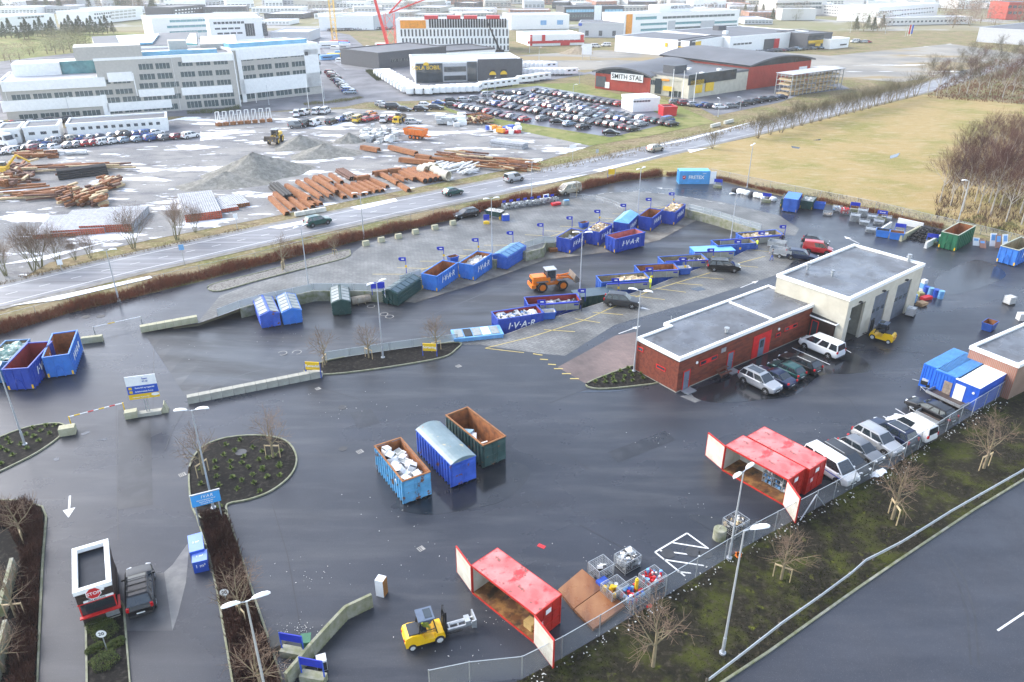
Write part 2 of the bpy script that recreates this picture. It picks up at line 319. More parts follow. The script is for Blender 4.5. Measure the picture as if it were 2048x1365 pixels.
# slope, near road
flat('mossy_slope',[(990,1380),(1044,1359),(1123,1317),(1198,1273),(1330,1193),(1506,1085),(1666,999),(1776,938),(1891,864),(2036,770),(2500,520),(2500,716),(2048,960),(1948,1023),(1800,1125),(1711,1183),(1620,1250),(1440,1380)],slope,.004)
flat('near_road',[(1395,1400),(1536,1308),(1620,1248),(1711,1183),(1800,1122),(1948,1023),(2048,962),(2500,717),(2900,1400)],nearroad,.02)
P=[G(*p) for p in [(1405,1392),(1536,1306),(1620,1246),(1711,1181),(1800,1120),(1948,1021),(2048,960),(2500,715)]]
o=strip('near_kerb',None,.16,concm,0,pts=P,th=.12)
P2=[G(1995,1262),G(2100,1192)]; strip('lane_marking',None,.13,paintm,.03,pts=P2)
# soil islands with kerbs
kerbm=M('kerb_stone',(.27,.27,.2),.8,col2=(.16,.17,.09),scale=2,bump=.2)
def island(name,px,mat=None,kerb=True,z=.05,kz=.13):
 pts=[G(*p) for p in px]; c=[(p.x,p.y) for p in pts]
 flat(name,None,mat or soil,z,pts=c)
 if kerb:
  mb=MB(); ribbon(mb,pts+[pts[0],pts[1]],.14,0,0,kz); k=mb.build('kerb',kerbm); k['kind']='structure'
 return c
def smoothring(px,n=4):
 out=[];m=len(px)
 for i in range(m):
  p0,p1,p2,p3=[Vector(px[(i+k-1)%m]) for k in range(4)]
  for j in range(n):
   t=j/n; out.append(tuple(.5*((2*p1)+(-p0+p2)*t+(2*p0-5*p1+4*p2-p3)*t*t+(-p0+3*p1-3*p2+p3)*t**3)))
 return out
isl_main=island('planting_island',smoothring([(378,950),(395,905),(440,880),(510,872),(570,882),(593,915),(583,950),(545,982),(500,1000),(455,1010),(450,1030),(392,1032)]))
isl_left=island('planting_island',smoothring([(-60,905),(10,872),(60,855),(118,848),(130,862),(100,890),(40,925),(-60,965)]))
isl_mid=island('planting_island',smoothring([(608,742),(650,724),(740,706),(830,694),(917,686),(912,700),(885,716),(800,732),(700,746),(636,750)]))
isl_tri=island('planting_island',smoothring([(1172,771),(1200,756),(1262,734),(1276,736),(1322,763),(1272,773),(1200,779)]))
island('booth_island',[(172,1236),(232,1190),(248,1215),(263,1400),(175,1400)])
isl_left2=island('planting_bed',[(-80,1400),(-60,1000),(40,1003),(85,1015),(93,1035),(86,1120),(80,1250),(74,1400)])
isl_h=island('planting_bed',[(392,1032),(452,1022),(470,1075),(512,1205),(545,1300),(565,1370),(640,1395),(470,1395),(436,1190),(418,1110)])
cobble=layered('cobbles',[((.2,.19,.17),0,0,0,0),((.08,.07,.06),4,.5,.6,(1,1)),((.34,.32,.28),5,.6,.7,(1,1))],rough=.8,bump=1,bscale=6)
island('cobble_island',smoothring([(416,578),(430,568),(512,548),(600,525),(688,502),(700,505),(690,517),(600,540),(512,563),(440,583)],3),cobble,True,.06)
# -- retaining walls round the sunken lane
def wall_run(P,name,label,mat,z0,z1,th=.25,cat='wall'):
 t=thing(name,label,cat,(P[0].x,P[0].y,0)); mb=MB(); o=P[0]
 ribbon(mb,[Vector((p.x-o.x,p.y-o.y,0)) for p in P],th,0,z0,z1-z0); mb.build('wall_panel',mat,t); return t
wall_run(up[2:9],'retaining_wall','mossy concrete retaining wall behind the lidded containers and the wheel loader bucket',concm,-1.6,.06)
wall_run(up[8:-6],'retaining_wall','zigzag concrete retaining wall stepping behind the row of tall blue containers',concm,-1.6,.05)
wall_run(up[-7:],'retaining_wall','stained concrete retaining wall running right from the wood filled container',concm,-1.6,.06)
wall_run(lo[:10],'retaining_wall','low concrete wall under the panel fence along the sunken lane',conc,-1.6,-.02)
wall_run(lo[9:12],'retaining_wall','concrete edge below the railing on the narrow planting island',conc,-1.6,.04)
flat('container_pad',[(772,600),(830,606),(880,590),(990,556),(1090,520),(1230,503),(1320,480),(1395,440),(1385,425),(1300,430),(1180,470),(1050,505),(920,535),(835,570)],M('dirty_concrete_pad',(.25,.23,.19),.7,col2=(.1,.08,.06),scale=.5),-1.39)
# -- containers
def paintmat(n,c,rustiness=.0):
 if rustiness: return layered(n,[(c,0,0,0,0),(tuple(v*1.4+.02 for v in c),.8,.4,.7,(1,1)),((.2,.08,.03),1.6,.66-rustiness,.68-rustiness*.6,(1,1))],rough=.5,bump=.1)
 return M(n,c,.42,col2=tuple(v*1.35+.01 for v in c),scale=.9)
blueA=paintmat('container_blue',(.025,.09,.36)); blueB=paintmat('container_mid_blue',(.035,.16,.5)); blueD=paintmat('container_deep_blue',(.02,.055,.32))
greenA=paintmat('container_dark_green',(.01,.045,.04)); greenB=paintmat('container_green',(.01,.11,.05)); greenC=paintmat('old_green_paint',(.03,.07,.065),.06)
blueR=paintmat('flaking_light_blue_paint',(.1,.32,.52),.1); blueL=paintmat('roof_light_blue',(.13,.36,.62)); blueV=paintmat('violet_blue_paint',(.035,.1,.45),.05)
rin=M('rusty_interior',(.42,.16,.055),.85,col2=(.18,.07,.03),scale=1.2,contrast=.3); redin=M('red_interior',(.28,.03,.03),.7,col2=(.17,.015,.02),scale=1); pinkin=M('faded_red_interior',(.45,.14,.13),.7,var=.2)
mossin=M('worn_grey_green_interior',(.36,.32,.2),.8,col2=(.2,.14,.08),scale=1.4); greyl=M('grey_lid',(.33,.35,.34),.5,col2=(.2,.23,.22),scale=1.5)
reflect=M('yellow_red_reflector',(.85,.5,.02),.4)
greyroof=layered('weathered_roof_sheet',[((.13,.19,.21),0,0,0,0),((.22,.29,.31),.5,.4,.7,(1,1)),((.45,.38,.22),1.1,.62,.67,(1,1)),((.25,.1,.04),1.4,.66,.7,(1,1))],rough=.4,bump=.1)
def frame3(pFL,pFR,pBR,z,z0=None):
 a=G(*pFL,z);b=G(*pFR,z);c=G(*pBR,z)
 x=(c-b); Lx=x.length; x.normalize(); ang=math.atan2(x.y,x.x); ctr=(a+c)/2
 return ctr,ang,Lx
def container(FL,FR,BR,h,W=2.45,zb=None,col=blueA,inn=rin,kind='open',name='waste_container',label='',txt=None,Lf=None,ribs=9,hook=True,floor_mat=None,reflectors=True,group='roll-off waste containers',fill=0,roofm=None,txtside=-1,horiz=False,rimm=None,lane=False,tsize=1.15,Wf=None):
 if lane: zb=-1.39
 if zb is None: zb=0
 ctr,ang,Lx=frame3(FL,FR,BR,zb+h)
 L_=Lf or max(4.6,min(7.0,Lx)); l=L_/2; w_=W/2
 t=thing(name,label,'container',(ctr.x,ctr.y,zb),ang,group)
 b=.13
 # local x: front(-l)->back(+l); local y: right side (-w) is the FR side
 mb=MB(); wt=.07
 if kind in('open',):
  mb.box(-l,-w_,b,l,w_,b+.1)
  mb.box(-l,-w_,b+.1,l,-w_+wt,h); mb.box(-l,w_-wt,b+.1,l,w_,h); mb.box(-l,-w_+wt,b+.1,-l+wt,w_-wt,h); mb.box(l-wt,-w_+wt,b+.1,l,w_-wt,h)
 else: mb.box(-l,-w_,b,l,w_,h)
 # side ribs
 n=ribs
 if not horiz:
  for i in range(n):
   x=-l+.05+(L_-.2)*i/(n-1)
   for s in(-1,1): mb.box(x,s*w_ if s>0 else -w_-.09,b-.08,x+.1,(w_+.09) if s>0 else -w_,h-.12)
 else:
  for k in range(4):
   z=b+.25+(h-b-.5)*k/3
   for s in(-1,1): mb.box(-l,s*w_ if s>0 else -w_-.07,z,l,(w_+.07) if s>0 else -w_,z+.14)
 for y in(-w_*.95,-w_*.35,w_*.35-.08,w_*.95-.08): mb.box(-l-.06,y,b,-l,y+.08,h-.1)
 mb.build('shell',col,t)
 rm=MB(); e=.05
 for s in(-1,1): rm.box(-l-.1,s*w_-.07,h,l+.1,s*w_+.07,h+.09)
 rm.box(-l-.1,-w_+.07,h,-l+.04,w_-.07,h+.085); rm.box(l-.04,-w_+.07,h,l+.1,w_-.07,h+.085); rm.build('rim',rimm or col,t)
 if kind=='open':
  im=MB(); g=.006
  im.add([(-l+wt+g,-w_+wt+g,b+.11),(l-wt-g,-w_+wt+g,b+.11),(l-wt-g,w_-wt-g,b+.11),(-l+wt+g,w_-wt-g,b+.11),(-l+wt+g,-w_+wt+g,h-.01),(l-wt-g,-w_+wt+g,h-.01),(l-wt-g,w_-wt-g,h-.01),(-l+wt+g,w_-wt-g,h-.01)],[(0,1,2,3),(0,4,5,1),(1,5,6,2),(2,6,7,3),(3,7,4,0)])
  for i in range(n+2):
   x=-l+.3+(L_-.6)*i/(n+1)
   for s in(-1,1): im.box(x,s*(w_-wt-g)-.02,b+.11,x+.06,s*(w_-wt-g)+.02,h-.05)
  im.build('inside_lining',inn,t)
 uf=MB()
 for s in(-.45,.45): uf.box(-l,s-.06,.03,l,s+.06,b-.003)
 for x in(-l+.35,l-.35):
  for s in(-.75,.75): uf.cyl((x,s-.1,.11),(x,s+.1,.11),.11,n=10)
 uf.build('underframe',dark,t)
 if hook:
  hk=MB(); hk.cyl((-l-.12,-.42,.1),(-l-.2,-.3,h*.42),.05,n=6); hk.cyl((-l-.12,.42,.1),(-l-.2,.3,h*.42),.05,n=6); hk.cyl((-l-.2,-.3,h*.42),(-l-.3,0,h*.62),.05,n=6); hk.cyl((-l-.2,.3,h*.42),(-l-.3,0,h*.62),.05,n=6); hk.cyl((-l-.2,-.3,h*.42),(-l-.2,.3,h*.42),.04,n=6); hk.build('hook_frame',col,t)
 else:
  dr=MB()
  for y in(-w_+.05,.02): dr.box(-l-.09,y,b+.05,-l-.061,y+w_-.09,h-.12)
  for y in(-.25,.2): dr.cyl((-l-.13,y,b),(-l-.13,y,h-.15),.03,n=6)
  for k in range(3): dr.box(-l-.12,-w_+.05,b+.3+k*(h-b)/3.2,-l-.08,w_-.05,b+.38+k*(h-b)/3.2)
  dr.build('rear_doors',col,t)
 if reflectors:
  for s in(-1,1):
   r=MB(); r.box(-l-.075,s*w_*.93-.09,b+.05,-l-.06,s*w_*.93+.09,b+.5); r.build('reflector',reflect,t)
 if kind=='gable':
  rf=MB(); rh=.42
  v=[(-l-.1,-w_-.12,h+.09),(-l-.1,0,h+rh+.09),(-l-.1,w_+.12,h+.09),(l+.1,-w_-.12,h+.09),(l+.1,0,h+rh+.09),(l+.1,w_+.12,h+.09)]
  rf.add(v,[(0,3,4,1),(1,4,5,2),(0,1,2),(3,5,4),(0,2,5,3)]); rf.build('gable_roof',col,t)
  nl=5
  sl_=math.atan2(rh,w_+.12)
  for s in(-1,1):
   for i in range(nl):
    x0=-l+.12+(L_-.24)*i/nl; x1=x0+(L_-.24)/nl-.16
    ld=MB(); y0,y1=.18,w_-.02
    zz=lambda y:h+.09+rh*(1-y/(w_+.12))+.03
    q=[(x0,s*y0,zz(y0)),(x1,s*y0,zz(y0)),(x1,s*y1,zz(y1)),(x0,s*y1,zz(y1))]; q2=[(a,b_,c+.05) for a,b_,c in q]
    ld.add(q+q2,[(4,5,6,7) if s>0 else (7,6,5,4),(0,1,5,4),(1,2,6,5),(2,3,7,6),(3,0,4,7)]); ld.build('lid',roofm or greyl,t)
  rg=MB(); rg.box(-l-.1,-.08,h+rh+.07,l+.1,.08,h+rh+.13); rg.build('ridge_cap',col if roofm is None else roofm,t)
 if kind=='barrel':
  rf=MB(); ns=8; vs=[];
  for x in(-l-.08,-l*.3,l*.35,l+.08):
   for i in range(ns+1):
    y=-w_-.08+(W+.16)*i/ns; u=(y/(w_+.08)); vs.append((x,y,h+.08+.38*(1-u*u)))
  fs=[]
  for j in range(3):
   for i in range(ns): a=j*(ns+1)+i; fs.append((a,a+ns+1,a+ns+2,a+1))
  fs+=[tuple(range(ns,-1,-1)),tuple(range(3*(ns+1),4*(ns+1)))]; rf.add(vs,fs); rf.build('barrel_roof',roofm or greyroof,t)
 if kind=='shed':
  rf=MB(); v=[(-l-.1,-w_-.1,h+.09),(l+.1,-w_-.1,h+.09),(l+.1,w_+.1,h+.5),(-l-.1,w_+.1,h+.5),(-l+.8,0,h+1.0),(l-.8,0,h+1.0)]
  v=[(-l-.1,-w_-.1,h+.09),(l+.1,-w_-.1,h+.09),(l+.1,w_+.1,h+.09),(-l-.1,w_+.1,h+.09),(-l+.2,.1,h+.75),(l-.2,.1,h+.75)]
  rf.add(v,[(0,1,5,4),(1,2,5),(2,3,4,5),(3,0,4),(0,3,2,1)]); rf.build('hood_roof',roofm or blueL,t)
  hb=MB()
  for y in(-.75,-.3):
   hb.cyl((-l*.3,y,h+.35+(.4 if y>-.5 else .1)),(l*.6,y,h+.35+(.4 if y>-.5 else .1)),.03,n=5)
  hb.build('handrail',roofm or blueL,t)
 if kind=='flat':
  rf=MB(); rf.box(-l-.05,-w_-.05,h+.09,l+.05,w_+.05,h+.13); rf.build('roof',roofm or greyl,t)
 if txt:
  tx,tm=txt
  T=text(tx,tsize,tm,t,(0,txtside*(w_+.1),b+(h-b)*.55),(PI/2,0,0 if txtside<0 else PI),name='lettering',shear=.25,sp=1.05)
 t['_']=0; del t['_']
 t2=(t,l,w_,h,b,zb,ang)
 return t2
INFO=[]
def item(name,mats,mb,label,cat,cont,x,y,z,rz=0,group=None,rx=0,ry=0):
 t,l,w_,h,b,zb,ang=cont
 o=mb.build(name,mats); ca,sa=math.cos(ang),math.sin(ang)
 o.location=(t.location.x+ca*x-sa*y,t.location.y+sa*x+ca*y,zb+z); o.rotation_euler=(rx,ry,ang+rz); return tag(o,label,cat,group)
wasteW=M('pale_waste',(.62,.6,.56),.7,var=.35,scale=1.5); wasteD=M('dark_waste',(.05,.05,.055),.7,var=.4); wasteB=M('brown_waste',(.32,.2,.11),.8,var=.35); wasteG=M('green_bottle_waste',(.12,.28,.22),.3,col2=(.45,.5,.45),scale=5)
wasteL=M('blue_waste',(.1,.25,.5),.5)
def heap(cont,label,mats=(wasteW,wasteD,wasteB),n=130,lvl=.85,x0=-.9,x1=.9,size=(.2,.8),name='waste_heap',seed=1,flatness=.15):
 t,l,w_,h,b,zb,ang=cont; r=random.Random(seed); mb=MB()
 # undulating body of the heap, then the loose pieces on it
 nx_,ny_=14,6; vs=[]
 X0,X1=x0*(l-.12),x1*(l-.12); Y=w_-.1; base=b+.12
 for j in range(ny_+1):
  for i in range(nx_+1):
   e=min(i,nx_-i)/3; e=min(1,.35+e*.65) if (x0>-.85 or x1<.85) else 1
   vs.append((X0+(X1-X0)*i/nx_,-Y+2*Y*j/ny_,base+(h-base)*lvl*e*(1-flatness+flatness*2*r.random())))
 mb.add(vs,[(j*(nx_+1)+i,j*(nx_+1)+i+1,(j+1)*(nx_+1)+i+1,(j+1)*(nx_+1)+i) for j in range(ny_) for i in range(nx_)],len(mats)-1)
 for k in range(n):
  x=r.uniform(X0,X1);y=r.uniform(-Y*.85,Y*.85); s=r.uniform(*size)
  z=base+(h-base)*lvl*r.uniform(.8,1.04)
  sh=r.random()
  sz=(s,s*r.uniform(.3,.9),s*r.uniform(.05,.4)) if sh<.6 else (s*1.8,.09,.06)
  y=max(-Y+sz[0]*.5,min(Y-sz[0]*.5,y)) if sz[0]<Y*1.6 else 0
  x=max(X0+sz[0]*.4,min(X1-sz[0]*.4,x))
  mb.obox((x,y,z),sz,r.uniform(0,PI),r.uniform(-.5,.5),r.uniform(-.5,.5),r.randrange(len(mats)))
 return item(name,list(mats),mb,label,'waste heap',cont,0,0,0)
wt_=white
# left group in the yard
c=container((0-28,722),(11,730),(54,685),2.5,col=paintmat('petrol_blue_paint',(.03,.13,.28)),inn=mossin,label='teal blue open container full of green bottles at the left edge',txt=None)
heap(c,'heap of green and clear glass bottles filling the teal container',(wasteG,wasteW,wasteG),260,.93,size=(.1,.3),seed=2)
container((14,736),(56,731),(95,688),2.5,col=blueD,inn=redin,label='deep blue open container with empty red inside beside the glass container',txt=('I·V·A·R',wt_),ribs=11,Lf=6)
container((89,711),(136,708),(151,667),2.5,col=blueB,inn=rin,label='lighter blue open container with empty rusty inside and yellow corner reflectors',txt=('I·V·A·R',wt_),ribs=11,Lf=6)
# lidded ones down in the lane
def zl(p): return lz(G(*p,-.7))
container((520,634),(557,624),(543,594),1.75,W=2.3,zb=zl((540,655)),col=blueV,kind='gable',horiz=True,label='blue container with gable roof of grey lids, leftmost in the sunken lane',Lf=5.6,reflectors=False)
container((566,628),(601,622),(588,589),1.75,W=2.3,zb=zl((585,650)),col=blueB,kind='gable',horiz=True,label='blue gabled lid container standing just right of the leftmost one',Lf=5.4,reflectors=False,roofm=greyl)
container((666,609),(698,607),(694,573),1.75,W=2.3,zb=zl((683,630)),col=greenA,kind='gable',horiz=True,label='dark green gabled container with one lid open beside the loader bucket',Lf=5.4,reflectors=False)
container((767,583),(789,593),(839,559),1.75,W=2.3,lane=True,col=greenA,kind='gable',horiz=True,label='dark green gabled container turned sideways at the start of the blue row',Lf=6,reflectors=False,roofm=M('dark_lid',(.05,.09,.11),.3))
I_=('I·V·A·R',wt_)
container((844,549),(873,553),(914,526),2.3,lane=True,inn=rin,col=blueB,label='blue open container with rusty inside, first tall one in the saw-tooth row',txt=I_,ribs=11)
c=container((917,527),(948,532),(984,508),2.3,lane=True,inn=rin,col=blueB,label='blue container half filled with white plasterboard waste in the saw-tooth row',txt=I_,ribs=11)
heap(c,'heap of white plasterboard scraps in the second tall container',(wasteW,wasteW,wasteW),120,.75,-.5,.95,seed=3)
container((988,513),(1008,517),(1049,492),1.9,lane=True,col=blueA,kind='gable',horiz=True,label='blue gabled container with steel blue lids at the end of the first bay group',roofm=M('steel_blue_lid',(.1,.25,.42),.35),Lf=5.8,reflectors=False)
c=container((1114,476),(1141,479.5),(1169,462),2.3,lane=True,inn=mossin,col=blueD,label='blue container with grey metal scrap, leftmost of the second bay group',txt=I_,ribs=10)
heap(c,'heap of pale scrap in the grey lined container',(wasteW,wasteD,wasteW),60,.6,seed=4)
c=container((1171.5,462),(1198,464.5),(1224,448),2.3,lane=True,inn=rin,col=blueD,label='blue container heaped with mixed planks and dark waste in the bay row',txt=I_,ribs=10)
heap(c,'heap of planks and boards rising over its rusty rim',(wasteW,wasteD,wasteB,woodm),170,.97,size=(.3,1),seed=5)
container((1228,442),(1256,451),(1276,432),2.3,lane=True,col=blueD,kind='shed',label='blue container closed by a light blue hipped hood with handrails',txt=I_,ribs=10)
container((1278,433),(1303,437),(1324,421),2.3,lane=True,inn=rin,col=blueD,label='empty blue container with brown rusted inside next to the wood container',txt=I_,ribs=10)
c=container((1324,422),(1350,426),(1370,409.5),2.3,lane=True,inn=rin,col=blueD,label='blue container piled with waste wood at the right end of the bay row',txt=I_,ribs=10)
heap(c,'heap of pale broken timber in the last bay container',(woodm,wasteB,wasteW,woodm),170,1.0,size=(.3,1),seed=6)
container((1211.5,472),(1233,478),(1289.5,464.5),2.3,lane=True,inn=pinkin,col=blueD,label='deep blue container with faded red inside standing free in the sunken lane',txt=('I·V·A·R',wt_),Lf=6.1,ribs=12)
# right row; long side against the panel fence
def rowc(FLp,FRp,BRp,label,col=blueA,inn=mossin,kind='open',h=2.3,fillr=None,**k):
 # here the first two points lie on the short end at the left
 return container(FLp,FRp,BRp,h,lane=True,col=col,inn=inn,kind=kind,label=label,reflectors=False,group='containers along the panel fence',**k)
c=rowc((986,624),(994,642),(1085,628),'deep blue container of mixed rubbish, leftmost along the panel fence',blueD,redin,txt=I_,h=2.4)
heap(c,'heap of mixed bags and boards in the leftmost fence container',(wasteW,wasteD,wasteL,wasteW),120,.85,seed=7)
c=rowc((1051.5,596),(1054,611),(1160,603),'deep blue container with wine red inside holding black bags',blueD,redin)
heap(c,'pile of black sacks and white bags in the wine red container',(wasteW,wasteD,wasteD,wasteW),90,.7,-.5,.95,seed=8)
rowc((1141,583),(1158,597),(1236,588),'low dark green container with dark lids beside the open car boot',greenA,kind='flat',h=1.8,roofm=M('dark_lid2',(.04,.07,.09),.35))
c=rowc((1195,552),(1201,567),(1298,559.5),'blue container of brown cardboard behind the worker in yellow',blueA,mossin)
heap(c,'heap of brown cardboard boxes and paper in the mossy container',(woodm,wasteW,woodm),110,.85,-.3,.97,size=(.3,1.1),seed=9)
c=rowc((1270,532),(1279,544),(1358,539.5),'blue container with rusty inside and a few white sticks',blueA,rin)
heap(c,'tangle of white sticks and pipes in the rusty fence container',(wasteW,wasteB,wasteB),50,.6,-.2,.8,seed=10)
c=rowc((1318,514.5),(1326.5,527),(1414,521),'blue container with grey inside and black sacks near the dark people carrier',blueA,mossin)
heap(c,'pile of black sacks and boards in the grey fence container',(wasteD,wasteW,wasteD),80,.8,-.3,.97,seed=11)
c=rowc((1384,496),(1387,506),(1466.5,502),'blue roofed container with two dark slots facing the car park',blueB,kind='flat',h=2.0,roofm=blueL)
t,l,w_,h,b,zb,ang=c
mb=MB()
for x0,x1 in((-l+.35,-.15),(.15,l-.25)): mb.box(x0,-w_-.12,h-.55,x1,-w_-.095,h-.08)
mb.build('slot_opening',dark,t)
c=rowc((1424,482),(1434,492),(1511,487),'blue container with brown mossy inside behind the second worker in yellow',blueA,mossin)
c=rowc((1474,467),(1486,477),(1566,470),'blue container of pale chipboard, far right of the panel fence row',blueA,mossin)
heap(c,'heap of pale chipboard sheets in the rightmost fence container',(woodm,wasteW,woodm),80,.85,-.9,.6,size=(.3,1.2),seed=12)
c=rowc((903,664),(909,678),(1006,668),'low blue container with square dark lids at the left end of the fence',lblue,kind='flat',h=1.75,roofm=lblue)
t,l,w_,h,b,zb,ang=c
for i,mm in enumerate((greyl,dark,greyl,white,greyl)):
 mb=MB(); mb.box(-l+.2+i*(2*l-.4)/5,-w_+.25,h+.135,-l+.05+(i+1)*(2*l-.4)/5,w_-.25,h+.2); mb.build('lid',mm,t)
# small skips
def skip(px,rz,s,col,label,inner=rustm,z=0,name='small_skip',sx=1.5,sy=1.0,sz=.9):
 p=G(*px,z); t=thing(name,label,'skip',(p.x,p.y,z),rz,'small open skips')
 mb=MB(); a,b=sx/2*s,sy/2*s; hh=sz*s
 v=[(-a*.85,-b*.85,.08),(a*.85,-b*.85,.08),(a*.85,b*.85,.08),(-a*.85,b*.85,.08),(-a,-b,hh),(a,-b,hh),(a,b,hh),(-a,b,hh)]
 mb.add(v,[(0,3,2,1),(0,1,5,4),(1,2,6,5),(2,3,7,6),(3,0,4,7)])
 for q in((-a,-b-.05,a,-b+.02),(-a,b-.02,a,b+.05)): mb.box(q[0],q[1],hh-.08,q[2],q[3],hh)
 for q in((-a-.05,-b,-a+.02,b),(a-.02,-b,a+.05,b)): mb.box(q[0],q[1],hh-.08,q[2],q[3],hh-.003)
 mb.build('tub',col,t); im=MB(); k=.93
 im.add([(x*k,y*k,z_+.04 if z_<.2 else z_) for x,y,z_ in v],[(0,1,2,3),(0,4,5,1),(1,5,6,2),(2,6,7,3),(3,7,4,0)]); im.build('inside_lining',inner,t)
 f=MB(); f.box(-a*.7,-b*.6,0,-a*.4,b*.6,.08); f.box(a*.4,-b*.6,0,a*.7,b*.6,.08); f.build('foot',dark,t)
 return t
skip((906,524),R(35),1,blueA,'small blue skip between the first two tall containers')
skip((1167,455),R(35),1,blueA,'small blue skip behind the leftmost tall container of the second group')
skip((1096,637),R(10),1.15,blueA,'small blue skip with pale rubbish beside the leftmost fence container',wasteW)
skip((1367,548),R(10),1.15,blueA,'small blue skip next to the rusty fence container',wasteW)
skip((1764,474),R(-30),1.35,blueB,'blue skip full of dark scrap behind the concrete divider',wasteD)
skip((1791,479),R(-25),1.4,blueB,'blue skip with rusty scrap in front of the sign',rustm)
skip((1637,418),R(-20),1.3,blueA,'slanted blue skip in the row by the meadow fence',blueA)
# ---- yard containers (with rear doors to the camera)
c=container((804.5,960),(856,943),(802,880),2.35,W=2.4,col=blueR,inn=rin,hook=False,label='flaking light blue open container full of white appliances',Lf=5.7,ribs=12,reflectors=False,rimm=rustm)
cy1=c
c=container((902,930),(948,911.5),(879.5,846.5),2.35,W=2.3,col=blueV,hook=False,kind='barrel',label='violet blue container with weathered grey barrel roof, middle of the three',Lf=6.2,ribs=13,reflectors=False)
c=container((963,888),(1004.5,870),(938,819),2.45,W=2.35,col=greenC,inn=rin,hook=False,label='dark green open container with rusty ribbed inside, rightmost of the three',Lf=5.9,ribs=12,reflectors=False,rimm=rustm)
cy3=c
r=random.Random(5)
appw=M('enamel_white',(.74,.75,.76),.35,var=.05)
kinds=[('washing_machine','washing machine',(.6,.6,.85)),('cooker','cooker',(.6,.6,.85)),('freezer','freezer',(.6,.65,1.3)),('dishwasher','dishwasher',(.6,.6,.82)),('fridge','fridge',(.6,.6,1.5))]
spots=[]
labs=['lying on its back near the rusty rear doors','leaning on the left wall of the light blue container','upended in the middle of the appliance pile','tipped against the right wall of the light blue container','half buried beside the green box','topmost near the far end of the pile','with a dark round door near the centre','with an open flap close to the doors','resting on edge by the far corner','wedged between two others by the left rim','flat on top near the right rim','turned upside down at the front left corner','standing taller than the rest at the far end','low down in the middle gap','with its grey back showing near the doors','tilted towards the barrel-roofed container']
for i,lb in enumerate(labs):
 nm,ct,sz=kinds[i%5]; t,l,w_,h,b,zb,ang=cy1
 mb=MB(); sx,sy,sz_=sz; mb.box(-sx/2,-sy/2,-sz_/2,sx/2,sy/2,sz_/2,0); mb.box(-sx/2+.05,-sy/2-.012,-sz_/2+.06,sx/2-.05,-sy/2-.001,sz_/2-.2,2 if i%3==0 else 1)
 mb.box(-sx/2+.05,-sy/2-.02,sz_/2-.16,sx/2-.05,-sy/2-.001,sz_/2-.05,2); mb.box(-sx/2+.06,sy/2+.001,-sz_/2+.06,sx/2-.06,sy/2+.012,sz_/2-.06,3 if i%2 else 1)
 if i%4==0: mb.cyl((0,-sy/2-.03,-.05),(0,-sy/2-.012,-.05),.17,n=16,mi=2)
 row=i//2; x=-l+.75+row*(2*l-1.7)/7; y=(-.55 if i%2 else .55)+r.uniform(-.15,.15)
 item(nm,[appw,white,wasteD,greyl],mb,'white '+ct+' '+lb,ct,cy1,x,y,1.55+r.uniform(-.15,.35),r.uniform(-PI,PI),'scrapped white appliances',rx=r.choice([0,PI/2,PI/2])+r.uniform(-.35,.35),ry=r.uniform(-.4,.4))
mb=MB(); mb.box(-.4,-.3,-.2,.4,.3,.2); item('box',greenB,mb,'green box lying among the white appliances','box',cy1,1.5,.45,1.95,.3)
heap(cy1,'dark bed of scrapped parts under the white appliances',(wasteD,wasteW,wasteD),60,.45,seed=13,name='scrap_bed')
mb=MB(); mb.box(-.7,-.3,-.3,.7,.3,.3); item('appliance_cabinet',M('pale_blue_enamel',(.35,.55,.68),.4),mb,'pale blue cabinet lying at the far end of the green container','cabinet',cy3,1.3,.1,1.0,.5,ry=.2)
mb=MB(); mb.box(-.6,-.3,-.3,.6,.3,.3); item('fridge',appw,mb,'white fridge lying in the middle of the green container','fridge',cy3,.2,.1,.9,-.6,ry=-.2)
for i,(x,a,lb) in enumerate([(-.6,.9,'white plank propped across the green container'),(-1.0,.1,'white plank lying on the floor of the green container')]):
 mb=MB(); mb.box(-.9,-.08,-.03,.9,.08,.03); item('plank',white,mb,lb,'plank',cy3,x,.1,.85+.2*i,a,ry=.4)
container((1887,464.5),(1913.5,472),(1948.5,452),2.6,col=greenB,inn=rin,label='bright green open container with rusty inside beside the tyre heap',Lf=6.8,rimm=M('pale_rim',(.4,.42,.33),.6),W=2.4)
container((1993.5,498),(2025,506),(2085,478),2.5,col=blueB,inn=mossin,label='blue open container at the right edge near the old doors',Lf=6.6,txt=I_,rimm=M('pale_rim2',(.4,.42,.33),.6))
